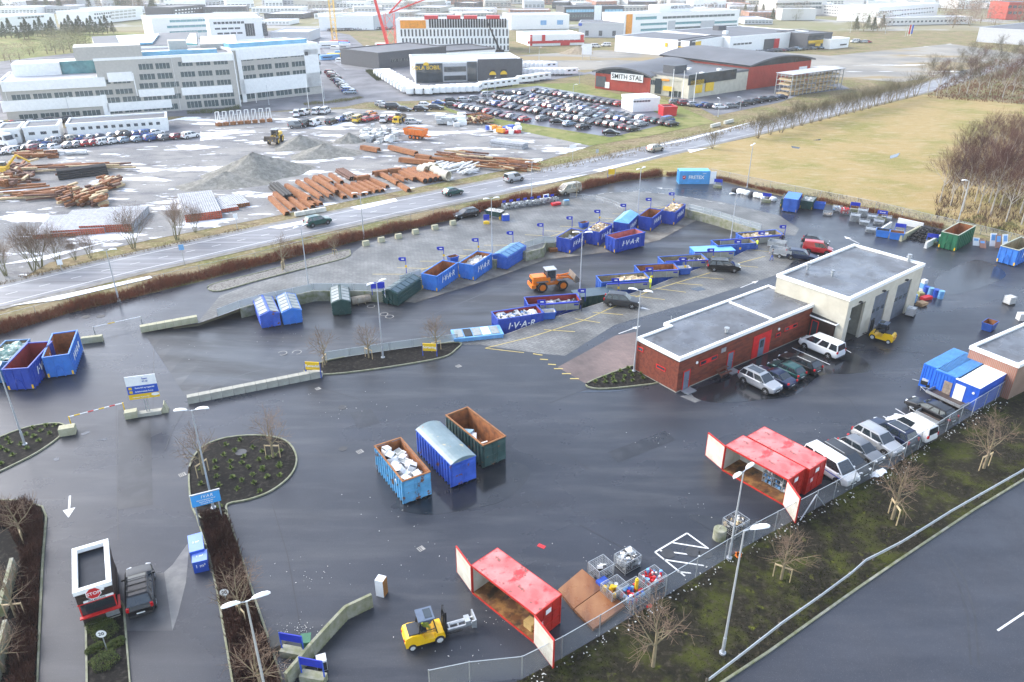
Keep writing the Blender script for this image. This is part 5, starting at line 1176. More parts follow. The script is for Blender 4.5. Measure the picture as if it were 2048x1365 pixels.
# brick building at the right edge
a4=G(2038,732,3.9); b4=G(1941,694,3.9);
d4=(b4-a4); ang4=math.atan2(d4.y,d4.x)-PI/2; W4=d4.length
t4=thing('brick_building','red brick building with grey flat roof and white edge at the right border','building',(a4.x,a4.y,0),ang4)
brick=pavers('red_brick',(.3,.09,.05),(.36,.12,.07),(.3,.2,.15),0,3.5)
mb=MB(); mb.box(0,0,0,17,W4,3.65); mb.build('wall',brick,t4); mb=MB(); mb.box(.02,.02,3.66,16.9,W4-.02,3.82); mb.build('roof',felt,t4); parapet(t4,[(0,0),(17,0),(17,W4),(0,W4)],3.9,wd=.35)
# payment booth
pb=[G(146,1107,3.05),G(215,1084,3.05),G(147,1187,3.05)]; xx=(pb[1]-pb[0]); yy=(pb[2]-pb[0])
angb=math.atan2(yy.y,yy.x)+PI/2; Wb=2.15; Lb=4.55
o=pb[2]
t5=thing('payment_booth','dark timber payment booth with white roof rim and red trim under a stop sign','booth',(o.x,o.y,0),angb)
hb=3.0
mb=MB(); mb.box(0,0,.15,Wb,Lb,.95); mb.box(0,0,1.95,Wb,Lb,hb-.5); mb.box(0,0,hb-.5,.1,Lb,hb-.2); mb.box(Wb-.1,0,hb-.5,Wb,Lb,hb-.2); mb.box(.1,0,hb-.5,Wb-.1,.1,hb-.2); mb.box(.1,Lb-.1,hb-.5,Wb-.1,Lb,hb-.2); mb.box(0,.9,.95,Wb,Lb,1.95)
planks(mb,0,Wb,0,.2,.95,-.03); planks(mb,0,Wb,0,1.95,hb-.2,-.03); planks(mb,0,Lb,Wb,.2,.95,.03,axis='y'); planks(mb,0,Lb,Wb,1.95,hb-.2,.03,axis='y'); mb.build('wall',darkcl,t5)
for x in(0,Wb-.08):
 m=MB(); m.box(x,.02,.95,x+.08,.1,1.95); m.build('window_post',redfr,t5)
m=MB(); m.box(.08,.03,.95,Wb-.08,.05,1.95); m.box(Wb-.05,.1,.95,Wb-.03,.9,1.95); m.build('booth_window',M('booth_glass',(.03,.04,.05),.05,alpha=.6),t5)
m=MB(); m.box(.3,.2,.5,.8,.7,1.5); m.build('interior_chair',dark,t5)
m=MB(); m.box(-.1,-.28,.9,Wb+.18,-.031,1.0); m.box(Wb+.031,-.03,.9,Wb+.18,1.0,1.0); m.box(-.05,-.06,1.93,Wb+.06,-.031,2.0); m.build('sill_trim',redfr,t5)
m=MB(); m.box(0,0,0,Wb,Lb,.15); m.build('plinth',conc,t5)
m=MB(); m.box(1.35,-.07,.3,Wb,-.032,.88); m.build('metal_cabinet',galv,t5)
parapet(t5,[(0,0),(Wb,0),(Wb,Lb),(0,Lb)],hb,wd=.3,over=.06,drop=.2)
m=MB(); m.box(.03,.03,hb-.45,Wb-.03,Lb-.03,hb-.38); m.build('roof',M('wet_dark_roof',(.03,.035,.045),.3,spec=.12),t5)
# stop sign on the booth front
m=MB(); m.prism([(.48*math.cos(PI/8+k*PI/4),.48*math.sin(PI/8+k*PI/4)) for k in range(8)],0,.02); s1=m.build('sign_border',white,t5); s1.location=(1.05,-.05,2.62); s1.rotation_euler=(PI/2,0,0)
m=MB(); m.prism([(.43*math.cos(PI/8+k*PI/4),.43*math.sin(PI/8+k*PI/4)) for k in range(8)],.02,.03); s2=m.build('stop_sign_face',redm,t5); s2.location=(1.05,-.05,2.62); s2.rotation_euler=(PI/2,0,0)
text('STOP',.33,white,t5,(1.05,-.085,2.62),(PI/2,0,0))
m=MB(); m.box(.35,-.07,2.02,Wb-.02,-.035,2.18); m.build('sign_plate',white,t5); text('FOR BETALING',.15,black,t5,(1.15,-.075,2.1),(PI/2,0,0))
m=MB(); m.box(1.5,-.12,2.7,1.7,-.035,2.95); m.build('wall_lamp',white,t5)
# volume boxes 2 m3 and 1 m3
lb2=M('pale_blue_top',(.22,.33,.75),.4,var=.05)
for (pxa,pxb,pxc,hh,s_,tx,lb) in(((379,1106),(408,1098),(374,1073),1.25,'2 m³','2','larger blue measuring box marked two cubic metres beside the hedge'),((384,1127),(414,1120),(381,1107),1.0,'1 m³','1','smaller blue measuring box marked one cubic metre in front of the larger')):
 A=G(*pxa,hh);B=G(*pxb,hh);Cc=G(*pxc,hh); an=math.atan2((B-A).y,(B-A).x); w_=(B-A).length; d_=(Cc-A).length
 tt=thing('measuring_box',lb,'box',(A.x,A.y,0),an,'blue measuring boxes'); m=MB(); m.box(0,0,0,w_,d_,hh); m.build('box_body',bluem,tt)
 m=MB(); m.box(-.01,-.01,hh,w_+.01,d_+.01,hh+.03); m.build('top_panel',lb2,tt); text(s_,.38,white,tt,(w_/2,-.02,hh*.6),(PI/2,0,0)); text(s_,.26,white,tt,(w_/2,d_/2,hh+.035),(0,0,0))
# picnic table
p=G(1440,748); tp=thing('picnic_table','brown wooden picnic table with benches by the service building wall','picnic table',(p.x,p.y,0),ang)
pw=M('brown_wood',(.16,.06,.035),.6,var=.3,scale=5)
m=MB()
for i in range(5): m.box(-.9,-.36+i*.15,.72,.9,-.36+i*.15+.12,.76)
m.build('tabletop',pw,tp)
for s in(-1,1):
 m=MB(); m.box(-.9,s*.75-.14,.42,.9,s*.75+.14,.46); m.build('seat',pw,tp)
 for x in(-.6,.6): m=MB(); m.cyl((x,s*.75,.0),(x,s*.2,.72),.05,n=5); m.build('leg',pw,tp)
m=MB(); [m.box(x-.04,-.8,.34,x+.04,.8,.42) for x in(-.6,.6)]; m.build('cross_beam',pw,tp)
# things around the workshop
for i,(px,lb) in enumerate([((1851,588),'blue drum, leftmost of the four by the workshop corner'),((1860,591),'blue drum, second of the four by the workshop corner'),((1870,594),'blue drum, third of the four by the workshop corner'),((1880,597),'blue drum, rightmost of the four by the workshop corner'),((1819,607),'blue drum standing left of the pallets'),((1826,604),'blue drum behind the one left of the pallets')]):
 p=G(*px); m=MB(); m.cyl((0,0,0),(0,0,1.0),.36,n=16); m.cyl((0,0,1.0),(0,0,1.05),.38,n=16)
 for z in(.3,.65): m.cyl((0,0,z),(0,0,z+.05),.375,n=16)
 tag(m.build('drum',lblue if i%2 else bluem,loc=(p.x,p.y,0),smooth=40),lb,'drum','blue plastic drums')
def ibc(px,rz,lb):
 p=G(*px); tt=thing('ibc_tank',lb,'liquid tank',(p.x,p.y,0),rz,'white caged tanks'); m=MB(); m.box(-.5,-.45,.2,.5,.45,1.1); m.cyl((0,0,1.1),(0,0,1.18),.12,n=10); m.build('tank',offw,tt)
 m=MB()
 for i in range(6):
  x=-.54+i*1.08/5
  for y in(-.49,.47): m.box(x,y,.15,x+.02,y+.02,1.15)
 for z in(.35,.6,.85,1.13):
  for y in(-.5,.48): m.box(-.55,y,z,.55,y+.02,z+.02)
  for x in(-.56,.54): m.box(x,-.5,z,x+.02,.5,z+.02)
 m.build('cage',galv,tt); m=MB(); m.box(-.55,-.5,0,.55,.5,.15); m.build('pallet_base',dark,tt)
ibc((1820,632),R(50),'white caged liquid tank on the wet ground before the workshop'); ibc((2017,609),R(20),'white caged liquid tank standing alone on the open asphalt')
def pile(px,rz,n,sx,sy,sz,mat,lb,name,cat,jit=.15,group=None,seed=1,z=0):
 p=G(*px,z); m=MB(); r=random.Random(seed)
 for k in range(n): m.obox((r.uniform(-jit,jit),r.uniform(-jit,jit),sz*(k+.5)),(sx,sy,sz*.8),r.uniform(-.08,.08))
 return tag(m.build(name,mat,loc=(p.x,p.y,z),rz=rz),lb,cat,group)
pile((1844,611),R(30),3,1.2,.9,.14,M('pallet_wood',(.4,.26,.14),.8,var=.3),'stack of worn pallets beside the blue drums','pallet_stack','pallet stack')
pile((1812,613),R(40),2,1.3,.9,.13,MT['pallet_wood'],'low brown pallets in front of the right garage door','pallet_stack','pallet stack',seed=2)
pile((1794,624),R(45),4,2.6,.25,.12,M('grey_timber',(.42,.36,.3),.8,var=.3,scale=4),'bundle of grey timber between the two garage doors','timber_bundle','timber',seed=3,jit=.3)
pile((1744,640),R(45),4,2.4,.3,.14,woodm,'bundle of pale timber beside the open garage door','timber_bundle','timber',seed=4,jit=.25)
pile((1852,600),R(20),1,1.5,.7,.5,redm,'red metal hopper lying by the blue drums','hopper','hopper',seed=5)
p=G(1841,592); m=MB(); m.box(-.35,-.35,0,.35,.35,.5); tag(m.build('crate',M('olive_crate',(.3,.3,.13),.7),loc=(p.x,p.y,0)),'olive crate against the workshop corner','crate')
p=G(1843,585); m=MB(); m.box(-.3,-.3,0,.3,.3,1.7,0); m.box(-.31,-.31,.5,.31,.31,1.2,1); tag(m.build('cabinet',[offw,lblue],loc=(p.x+.2,p.y+.3,0),rz=.4),'tall white and blue cabinet behind the olive crate','cabinet')
p=G(1725,650); m=MB(); m.box(-.7,-.3,0,.7,.3,.5); m.box(-.3,-.5,.5,.3,.5,.8); tag(m.build('hand_truck',redm,loc=(p.x+1.1,p.y+1.2,0),rz=.6),'red machine standing inside the open garage door','machine')
p=G(1742,658); m=MB(); [m.obox((random.uniform(-.6,.6),random.uniform(-.4,.4),.2+.1*k),(.7,.3,.25),random.random()*3) for k in range(5)]; tag(m.build('scrap_pile',galv,loc=(p.x,p.y,0)),'small pile of grey scrap left of the forklift mast','scrap pile')
p=G(1876,748); t=thing('scooter','frame of a scooter leaning on the blue ribbed container','scooter',(p.x,p.y,0),R(60)); m=MB(); m.cyl((-.5,0,.4),(.5,0,.4),.05,n=6); m.cyl((.5,0,.2),(.4,0,1.0),.03,n=6); m.box(-.6,-.12,.6,-.1,.12,.7); m.build('frame',dark,t); ty,rm=wheel_mbs(.25)
for x in(-.5,.5): w_=ty.build('wheel',dark,t,(x,0,.25)); rm.build('rim',rimm_,w_)
p=G(1858,775); m=MB(); m.box(-.8,-.5,.35,.8,.5,.75,1); m.box(-.75,-.45,.75,.75,.45,1.0,0); m.cyl((-.8,0,.4),(-1.7,0,.35),.04,n=5,mi=2); m.cyl((0,-.55,.25),(0,-.45,.25),.25,n=12,mi=1); m.cyl((0,.45,.25),(0,.55,.25),.25,n=12,mi=1); tag(m.build('covered_trailer',[offw,dark,galv],loc=(p.x,p.y,0),rz=R(-40)),'small trailer with white box in front of the blue container','trailer')
p=G(1974,668); skip((1976,660),R(40),1.2,blueA,'small blue skip half hidden behind the brick building')
p=G(2052,640); m=MB(); m.box(-.6,-.4,0,.6,.4,.9); tag(m.build('crate',offw,loc=(p.x-.5,p.y,0)),'pale crate cut by the right edge of the yard','crate')
# -- street lamps, flags, signs
def hat(P,x,y):
 d=Vector((P.x,P.y,0)).normalized(); r=ray(x,y); t=P.xy.length/r.dot(d); return CH+r.z*t
polem=M('pole_grey',(.5,.52,.54),.4,.4,var=.08)
def lamp(base,top,heads,label,z=0,rz=0,group='street lamps',big=1.0):
 P=G(*base,z) ; h=hat(P,*top)-z
 t=thing('street_lamp',label,'street lamp',(P.x,P.y,z),rz,group)
 m=MB(); m.cyl((0,0,0),(0,0,1.4),.11,n=8); m.cyl((0,0,1.4),(0,0,h),.085,.05,n=8); m.cyl((0,0,0),(0,0,.12),.22,n=8); m.build('pole',polem,t,smooth=40)
 for s in((-1,1) if heads==2 else (1,)):
  m=MB(); m.cyl((0,0,h-.05),(s*.4,0,h+.06),.035,n=5); m.build('arm',polem,t)
  m=MB(); n=10; vs=[];
  for k,(xx,ww,zz) in enumerate([(.3,.05,.06),(.5,.15,.14),(.85,.19,.17),(1.15,.15,.14),(1.28,.04,.08)]):
   vs+=[(s*xx*big,-ww*big,h+zz-.04),(s*xx*big,-ww*.6*big,h+zz+.04),(s*xx*big,ww*.6*big,h+zz+.04),(s*xx*big,ww*big,h+zz-.04),(s*xx*big,0,h+zz-.1)]
  m.add(vs,[(k*5+i,k*5+(i+1)%5,(k+1)*5+(i+1)%5,(k+1)*5+i) for k in range(4) for i in range(5)]+[(4,3,2,1,0),(20,21,22,23,24)]); m.build('lamp_head',white,t,smooth=50)
 return t
lamp((50,890),(-2,738),1,'street lamp on the left island, its head cut off by the left edge',rz=2)
lamp((427,1017),(378,822),2,'twin-headed street lamp on the large round planting island',rz=.15)
lamp((540,1425),(485,1205),2,'twin-headed street lamp in the brown hedge at the bottom edge',rz=.45)
lamp((1458,1117),(1488,943),2,'twin-headed street lamp behind the wire fence by the front red container',rz=.75)
lamp((1445,1307),(1492,1062),1,'street lamp with one wide head standing on the mossy slope',rz=.2+PI*0,big=1.25)
lamp((238,603),(208,502),2,'twin-headed street lamp in the brown hedge, leftmost of those beside the highway',rz=.2)
lamp((617,573),(597,454),2,'tall street lamp behind the dark green lid container',rz=1.0)
lamp((728,477),(720,387),2,'street lamp between the hedge and the six small concrete blocks',rz=.2)
lamp((766,716),(754,566),2,'twin-headed street lamp on the narrow planting island',rz=.8)
lamp((984,508),(981,398),2,'street lamp by the white container of plasterboard',rz=.4)
lamp((1159,600),(1161,466),2,'street lamp beside the wine red container behind the fence',rz=0)
lamp((1268,743),(1276,582),2,'twin-headed street lamp at the corner of the service building',rz=-.4)
lamp((1460,487),(1473,388),2,'street lamp standing before the slotted blue container',rz=.3)
lamp((1913,455),(1930,361),1,'street lamp with one head in front of the bare birch wood',rz=PI)
lamp((1494,375),(1501,290),2,'street lamp rising in front of the meadow near the white bags',rz=1)
lamp((1275,430),(1281,338),2,'street lamp between the hooded container and the meadow hedge',rz=.8)
lamp((1063,402),(1066,325),2,'street lamp by the cages of electronic scrap and the hedge',rz=.2)
lamp((2012,787),(2030,727),1,'short grey lamp post by the corner of the brick building',rz=2.5)
for i,(b_,t_,lb) in enumerate([((1145,226),(1145,170),'street lamp in the third row of stored cars'),((975,198),(991,160),'lamp post beside the road above the stored cars'),((1436,234),(1441,198),'street lamp by the grass bank under the red hall'),((1480,219),(1481,195),'street lamp among the cars right of the flagpoles'),((1159,168),(1160,140),'lamp post at the mouth of the red hall yard'),((990,186),(992,155),'thin lamp post beside the caravans on the right'),((142,238),(131,195),'lamp post in front of the white office left wing'),((232,229),(226,203),'lamp post at the hedge of the office garden'),((296,226),(288,197),'lamp post before the office middle wing'),((431,208),(421,165),'flag-like lamp post left of the office entrance drive'),((649,198),(648,165),'lamp post by the office car row'),((538,210),(536,170),'lamp post on the office flower bed'),((1078,120),(1077,95),'lamp post in front of the dealership'),((1059,106),(1058,75),'tall post left of the dealership'),((1700,66),(1699,45),'lamp post on the far road near the pines'),((1810,74),(1811,46),'lamp post at the far roundabout'),((1770,68),(1767,50),'lamp post left of the far roundabout')]):
 lamp(b_,t_,1,lb,group='far street lamps',rz=i)
for i,(b_,t_) in enumerate([((1342,207),(1346,140)),((1363,210),(1368,143)),((1386,213),(1391,147))]):
 P=G(*b_); h=hat(P,*t_); m=MB(); m.cyl((0,0,0),(0,0,h),.12,.07,n=8); m.cyl((0,0,h),(0,0,h+.15),.12,n=8); tag(m.build('flagpole',white,loc=P),['left white flagpole before the entrance of the red hall','middle white flagpole before the entrance of the red hall','right white flagpole near the yellow signs of the hall'][i],'flagpole','white flagpoles')
for i,(b_,t_,lb) in enumerate([((513,206),(500,180),'leftmost white flagpole in front of the office right wing'),((618,218),(612,160),'white flagpole nearest the office entrance'),((648,215),(645,150),'white flagpole at the right end of the office flower bed'),((1815,72),(1818,52),'red banner pole before the grey warehouse'),((1820,72),(1824,50),'blue banner pole before the grey warehouse')]):
 P=G(*b_); h=max(6,hat(P,*t_)); m=MB(); m.cyl((0,0,0),(0,0,h),.1,.06,n=6);
 if i>2: m.box(.1,-.03,h-5,1.1,.03,h,1)
 tag(m.build('flagpole',[white,redm if i==3 else bluem],loc=P),lb,'flagpole','far flagpoles')
# small flags above the bays
ivb=M('flag_blue',(.012,.03,.38),.5)
flagsA=[((813,547),(812,515),'first'),((888,521),(884,494),'second'),((957,502),(954,477),'third'),((1026,490),(1021,463),'fourth'),((1086,472),(1084,447),'fifth'),((1144,454),(1141,433),'sixth'),((1199,442),(1197,420),'seventh'),((1251,424),(1248,408),'eighth'),((1301,417),(1298,396),'ninth'),((1347,404),(1344,385),'tenth')]
def flag(b_,t_,lb,group,z=0):
 P=G(*b_,z); h=hat(P,*t_)-z; t=thing('flag_sign',lb,'sign',(P.x,P.y,z),0,group); m=MB(); m.cyl((0,0,0),(0,0,h),.05,n=6); m.build('post',ivb,t)
 m=MB(); m.box(-.85,-.03,h-.55,.0,.03,h); m.box(-1.0,-.028,h-.42,-.85,.028,h-.05); m.build('flag_panel',ivb,t)
 m=MB(); m.box(-.6,-.04,h-.35,-.2,-.031,h-.2); m.build('arrow_mark',white,t);
 if hash(lb)%2==0 or 'first' in lb: m=MB(); m.box(-.14,-.06,h-1.5,.14,-.05,h-1.15); m.build('yellow_plate',yel,t)
for b_,t_,o_ in flagsA: flag(b_,t_,f'blue flag sign over the tall container row, {o_} from the left','flag signs on the upper platform')
for (b_,t_),o_ in zip([((1090,627),(1093,600)),((1170,603),(1171,578)),((1236,590),(1240,557)),((1303,567),(1306,535)),((1369,545),(1369,515)),((1425,524),(1425,497)),((1479,505),(1478,480)),((1527,480),(1526,463)),((1568,476),(1575,451))],ORD): flag(b_,t_,f'blue flag sign along the panel fence, {o_} from the left','flag signs along the panel fence')
# -- fences and railings
mesh_m=M('wire_mesh',(.42,.44,.46),.5,.5,alpha=.17,var=.1)
def fence(P,h,label,name='wire_fence',panel=mesh_m,post=galv,pr=.035,sp=2.6,rails=(1,),th=.01,cat='fence',z=0,group=None,brace=False,panelz=(.03,1)):
 o=P[0]; t=thing(name,label,cat,(o.x,o.y,z),0,group)
 Q=[Vector((p.x-o.x,p.y-o.y,0)) for p in P]; m=MB(); ribbon(m,Q,th,0,h*panelz[0],h*(panelz[1]-panelz[0])); m.build('mesh_panel',panel,t)
 for r_ in rails: m=MB(); [m.cyl(a+Vector((0,0,h*r_)),b+Vector((0,0,h*r_)),.025,n=5) for a,b in zip(Q,Q[1:])]; m.build('rail',post,t)
 first=None; cnt=0
 for a,b in zip(Q,Q[1:]):
  n=max(1,round((b-a).length/sp))
  for i in range(n+(1 if b is Q[-1] else 0)):
   p=a.lerp(b,i/n)
   if first is None: m=MB(); m.cyl((0,0,0),(0,0,h*1.03),pr,n=6); first=m.mesh('post',post)
   cnt+=1
   if cnt<=95: inst('post',first,t,p)
 if brace:
  for k in brace: m=MB(); a=Q[0].lerp(Q[1],k); m.cyl(k[0],k[1],.04,n=5);
 return t
fl=[G(*p) for p in [(860,1385),(940,1368),(1044,1357),(1123,1317),(1198,1273),(1266,1230),(1330,1193),(1449,1120),(1506,1085),(1590,1040),(1666,999),(1776,938),(1891,864),(1990,802),(2033,771)]]
fence(fl,1.9,'grey wire mesh fence between the yard and the mossy slope')
bs=MB(); q=G(1625,1026);
for d in((-1.6,0),(1.6,0)): bs.cyl((d[0]*.82,d[0]*.57,0),(0,0,1.8),.05,n=6)
tag(bs.build('fence_brace',polem,loc=(q.x,q.y,0)),'pair of slanted steel braces on the wire fence below the red containers','brace')
mf=[G(*p) for p in [(1420,352),(1540,378),(1640,398),(1750,420),(1860,447),(1960,470),(2080,500)]]
fence(mf,1.5,'wire fence between the yard and the straw meadow',sp=4)
hf=[G(*p) for p in [(0,648),(140,610),(256,580),(400,546),(512,520),(727,463),(910,423),(1040,393)]]
fence(hf,1.1,'low wire fence in the verge between hedge and highway',sp=5,post=galv,panel=M('thin_wire',(.3,.3,.28),.6,alpha=.08))
clear=M('clear_railing_panel',(.45,.5,.5),.25,alpha=.45,var=.05)
fence([G(*p) for p in [(436,634),(480,617),(520,605),(587,591),(627,582),(707,582),(767,584),(771,596)]],1.05,'grey railing with panels on the wall behind the lidded containers',name='railing',panel=clear,rails=(1,.05),sp=2.4,cat='railing',panelz=(.1,.97))
fence([G(*p) for p in [(1377,420),(1406,427),(1440,436),(1480,449),(1521,461)]],1.05,'railing on the concrete wall right of the wood container',name='railing',panel=clear,rails=(1,.05,.5),sp=2.2,cat='railing',panelz=(.1,.97))
fence([G(*p) for p in [(1049,497),(1086,486),(1110,487)]],1.05,'railing on the corner of the zigzag wall behind the wheel loader',name='railing',panel=clear,rails=(1,.05),sp=2.2,cat='railing',panelz=(.1,.97))
fence([G(*p) for p in [(800,566),(842,552)]],1.0,'short railing behind the dark green sideways container',name='railing',panel=clear,rails=(1,.05),sp=2.2,cat='railing',panelz=(.1,.97))
fence([G(*p) for p in [(648,722),(700,714),(780,702),(915,684)]],1.05,'railing behind the three small trees on the narrow island',name='railing',panel=clear,rails=(1,.1),sp=2.5,cat='railing',panelz=(.15,.97))
fence([G(*p) for p in [(1140,398),(1190,402),(1225,412),(1246,422)]],1.0,'curved railing between the cream van and the hooded container',name='railing',panel=M('faint_rail',(.5,.5,.5),.5,alpha=.12),rails=(1,.5),sp=2,cat='railing')
panc=M('grey_fence_panel',(.36,.36,.31),.7,col2=(.27,.27,.23),scale=1.5)
pf=[G(*p) for p in [(1572,487),(1524,487),(1466,516),(1411,534),(1356,554),(1296,578),(1159,621)]]
segs=[((1519,487),(1440,494),'behind the second worker'),((1466,516),(1388,518),'in front of the slotted container'),((1411,534),(1330,537),'in front of the grey lined container'),((1356,554),(1285,557),'in front of the rusty fence container'),((1296,578),(1213,583),'by the worker in yellow'),((1159,619),(1081,625),'in front of the wine red container'),((1566,484),(1486,489),'at the far right of the row'),((1086,652),(1000,658),'under the leftmost fence container'),((1004,683),(912,689),'under the low blue lid container')]
for a_,b_,lb in segs[:7]:
 A=G(*a_);B=G(*b_); o=A; t=thing('panel_fence','grey panelled tipping fence with blue rail '+lb,'fence',(A.x,A.y,0),math.atan2((B-A).y,(B-A).x),'panel fences'); L_=(B-A).length; n=3
 for i in range(n): m=MB(); m.box(L_*i/n+.04,-.04,.05,L_*(i+1)/n-.04,.04,.95); m.build('fence_panel',panc,t)
 for i in range(n+1): m=MB(); m.box(L_*i/n-.035,-.06,0,L_*i/n+.035,.06,.97); m.build('post',galv,t)
 m=MB(); m.box(0,-.1,.97,L_,.1,1.08); m.build('top_rail',ivb,t); m=MB(); m.box(.15,.041,.6,.75,.055,.82); m.build('name_plate',ivb,t)
# crash barrier on the slope
gb=[G(*p) for p in [(1415,1375),(1480,1325),(1560,1262),(1640,1205),(1700,1160),(1728,1135),(1750,1124),(1800,1098),(1900,1035),(2048,950),(2500,706)]]
t=thing('crash_barrier','galvanised crash barrier curving along the near road above its kerb','crash barrier',(gb[0].x,gb[0].y,0)); Q=[p-gb[0] for p in gb]
m=MB()
for dz,r_ in((.6,.035),(.78,.035)):
 for a,b in zip(Q,Q[1:]): m.cyl(a+Vector((0,0,dz)),b+Vector((0,0,dz)),r_,n=8)
ribbon(m,Q,.05,0,.56,.24); m.build('rail',M('barrier_zinc',(.6,.62,.64),.35,.5,var=.1),t)
m=MB(); m.box(-.05,-.05,0,.05,.05,.6); pm=m.mesh('post',M('barrier_post',(.12,.1,.08),.7))
for a,b in zip(Q,Q[1:]):
 n=max(1,int((b-a).length/2))
 for i in range(n): inst('post',pm,t,a.lerp(b,i/n)+Vector((-.08,.14,0)))
# -- concrete blocks
def block(P,rz,sx,sy,sz,lb,mat=concm,group='concrete blocks',name='concrete_block',taper=.12,z=0):
 m=MB(); a,b=sx/2,sy/2; m.add([(-a,-b,0),(a,-b,0),(a,b,0),(-a,b,0),(-a,-b*(1-taper),sz),(a,-b*(1-taper),sz),(a,b*(1-taper),sz),(-a,b*(1-taper),sz)],[(0,3,2,1),(4,5,6,7),(0,1,5,4),(1,2,6,5),(2,3,7,6),(3,0,4,7)])
 for k in range(int(sx/.3)): m.box(-a+k*.3+.08,-b-.02,0,-a+k*.3+.2,-b+.05,.08)
 return tag(m.build(name,mat,loc=(P.x,P.y,z),rz=rz),lb,'concrete block',group)
sand=M('yellowish_concrete',(.45,.43,.3),.85,col2=(.33,.31,.2),scale=1.5,bump=.2)
def brow(a_,b_,n,desc,group,sx=None,sy=.75,sz=.75,mat=conc):
 A=G(*a_);B=G(*b_);d=B-A; L_=d.length; s_=sx or L_/n*.97
 for i in range(n): block(A.lerp(B,(i+.5)/n),math.atan2(d.y,d.x),s_,sy,sz,f'concrete barrier block, {nth(i)} from the left {desc}',mat,group)
brow((376,806),(641,753),12,'in the long row along the open lane','blocks in the long row')
brow((282,664),(396,643),7,'in the short row above the lane','blocks in the short row',mat=sand)
block(G(186,684),.3,2.2,.6,.7,'yellowish concrete block right behind the left rusty container',sand)
for i,px in enumerate([(732,491),(763,484),(797,477),(831,468),(870,459),(906,450)]): block(G(*px),R(30),1.0,.8,.75,f'small tapered concrete block on the pavers, {nth(i)} from the left',sand,'six small concrete blocks',taper=.45)
block(G(137,867),.35,1.35,.9,.75,'concrete block holding the left post of the boom barrier',sand)
block(G(264,834),.35,1.1,.8,.7,'concrete block holding the right end of the boom barrier',sand)
block(G(331,822),1.9,.9,.6,.95,'pointed concrete block right of the information sign',sand,taper=.9)
block(G(298,829),.3,2.4,.7,.35,'flat concrete foot under the large information sign',conc)
for px,lb in [((560,427),'left white roadside block in front of the sheet piles'),]: pass
brow((590,433),(652,422),3,'in front of the rusty sheet piles','white blocks beside the highway',sy=.6,sz=.7,mat=M('white_block',(.62,.6,.52),.8))
brow((1417,257),(1470,243),2,'on the verge at the highway junction','white blocks at the junction',sx=4.5,sy=.6,sz=.8,mat=MT['white_block'])
# dividers at the tyre bay
for a_,b_,lb in [((1800,483),(1838,463),'mossy concrete divider left of the tyre heap'),((1850,497),(1886,478),'concrete divider right of the tyre heap with a blue sign'),((1757,470),(1780,455),'concrete divider beside the blue skips'),((1795,447),(1845,458),'long white concrete divider behind the tyre heap')]:
 A=G(*a_);B=G(*b_);d=B-A; block((A+B)/2,math.atan2(d.y,d.x),d.length,.45,.95,lb,sand if 'mossy' in lb else offw,'concrete dividers',taper=.3)
A_=[(625,1312),(657,1276),(693,1237),(745,1212)];
for i,lb in enumerate(['lowest of three','middle one of three','topmost of three']):
 A=G(*A_[i],.0);B=G(*A_[i+1],.0);d=B-A; block((A+B)/2,math.atan2(d.y,d.x),d.length*1.0,.32,1.1,'long mossy concrete barrier near the green bin, '+lb,concm,'curved concrete barrier',taper=.35)
A=G(575,1372);B=G(625,1312);d=B-A; block((A+B)/2,math.atan2(d.y,d.x),d.length,.32,1.1,'dark mossy concrete barrier behind the lower blue frame',concm,'curved concrete barrier',taper=.35)
for px,lb in (((20,1185),'long mossy retaining barrier in the left bed, upper piece'),((6,1320),'long mossy retaining barrier in the left bed, lower piece')): block(G(*px),R(112),4.8,.35,1.1,lb,concm,'mossy barriers in the left bed',taper=.3)
# blue sign frames with concrete feet
def frame_sign(px,rz,lb,w_=1.5,h=1.9,panel=ivb,foot=True,tx=None,ph=.6,tcol=white,group='blue framed signs',scale=1,posts=bluem):
 P=G(*px); t=thing('framed_sign',lb,'sign',(P.x,P.y,0),rz,group)
 m=MB();
 for s in(-1,1): m.cyl((s*w_/2,0,0),(s*w_/2,0,h),.05,n=6)
 m.build('frame_posts',posts,t); m=MB(); m.box(-w_/2,-.04,h-ph,w_/2,.04,h); m.build('sign_panel',panel,t)
 if tx: text(tx,ph*.45,tcol,t,(0,-.06,h-ph/2),(PI/2,0,0))
 if foot: m=MB(); m.box(-w_/2-.05,-.3,0,w_/2+.05,.3,.55); m.build('concrete_foot',concm,t)
 return t
frame_sign((588,1312),R(-12),'blue framed sign on a mossy concrete foot beside the green bin')
frame_sign((628,1362),R(-12),'blue framed sign on a mossy concrete foot at the bottom edge')
frame_sign((628,756),R(-5),'yellow sign on blue posts at the end of the long block row',w_=1.6,h=1.9,panel=yel,foot=False,ph=.9,tx='Restavfall',tcol=white,group='yellow signs on blue posts')
block(G(630,752),R(-5),1.7,.6,.55,'tapered concrete block under the left yellow sign',conc,taper=.4)
frame_sign((860,713),R(-5),'yellow sign on blue posts at the right end of the narrow island',w_=1.6,h=1.6,panel=yel,foot=False,ph=.9,tx='Sortering',group='yellow signs on blue posts')
frame_sign((1222,362),R(0),'blue and yellow sign in the hedge beside the highway',w_=1.4,h=2.4,panel=yel,foot=False,ph=1.1)
for px,lb in [((1435,376),'blue sign on a concrete block right of the light blue container'),((1532,405),'blue sign on a concrete block by the white sacks'),((1762,441),'blue sign behind the wire baskets'),((1798,468),'blue sign between the two blue skips'),((1708,424),'blue and yellow sign behind the red cylinders'),((1862,489),'blue sign in front of the tyre heap')]: frame_sign(px,R(-25),lb,w_=1.5,h=1.7,tx='EE-avfall' if 'wire' in lb else None)
t=frame_sign((1015,592),0,'x') if 0 else None
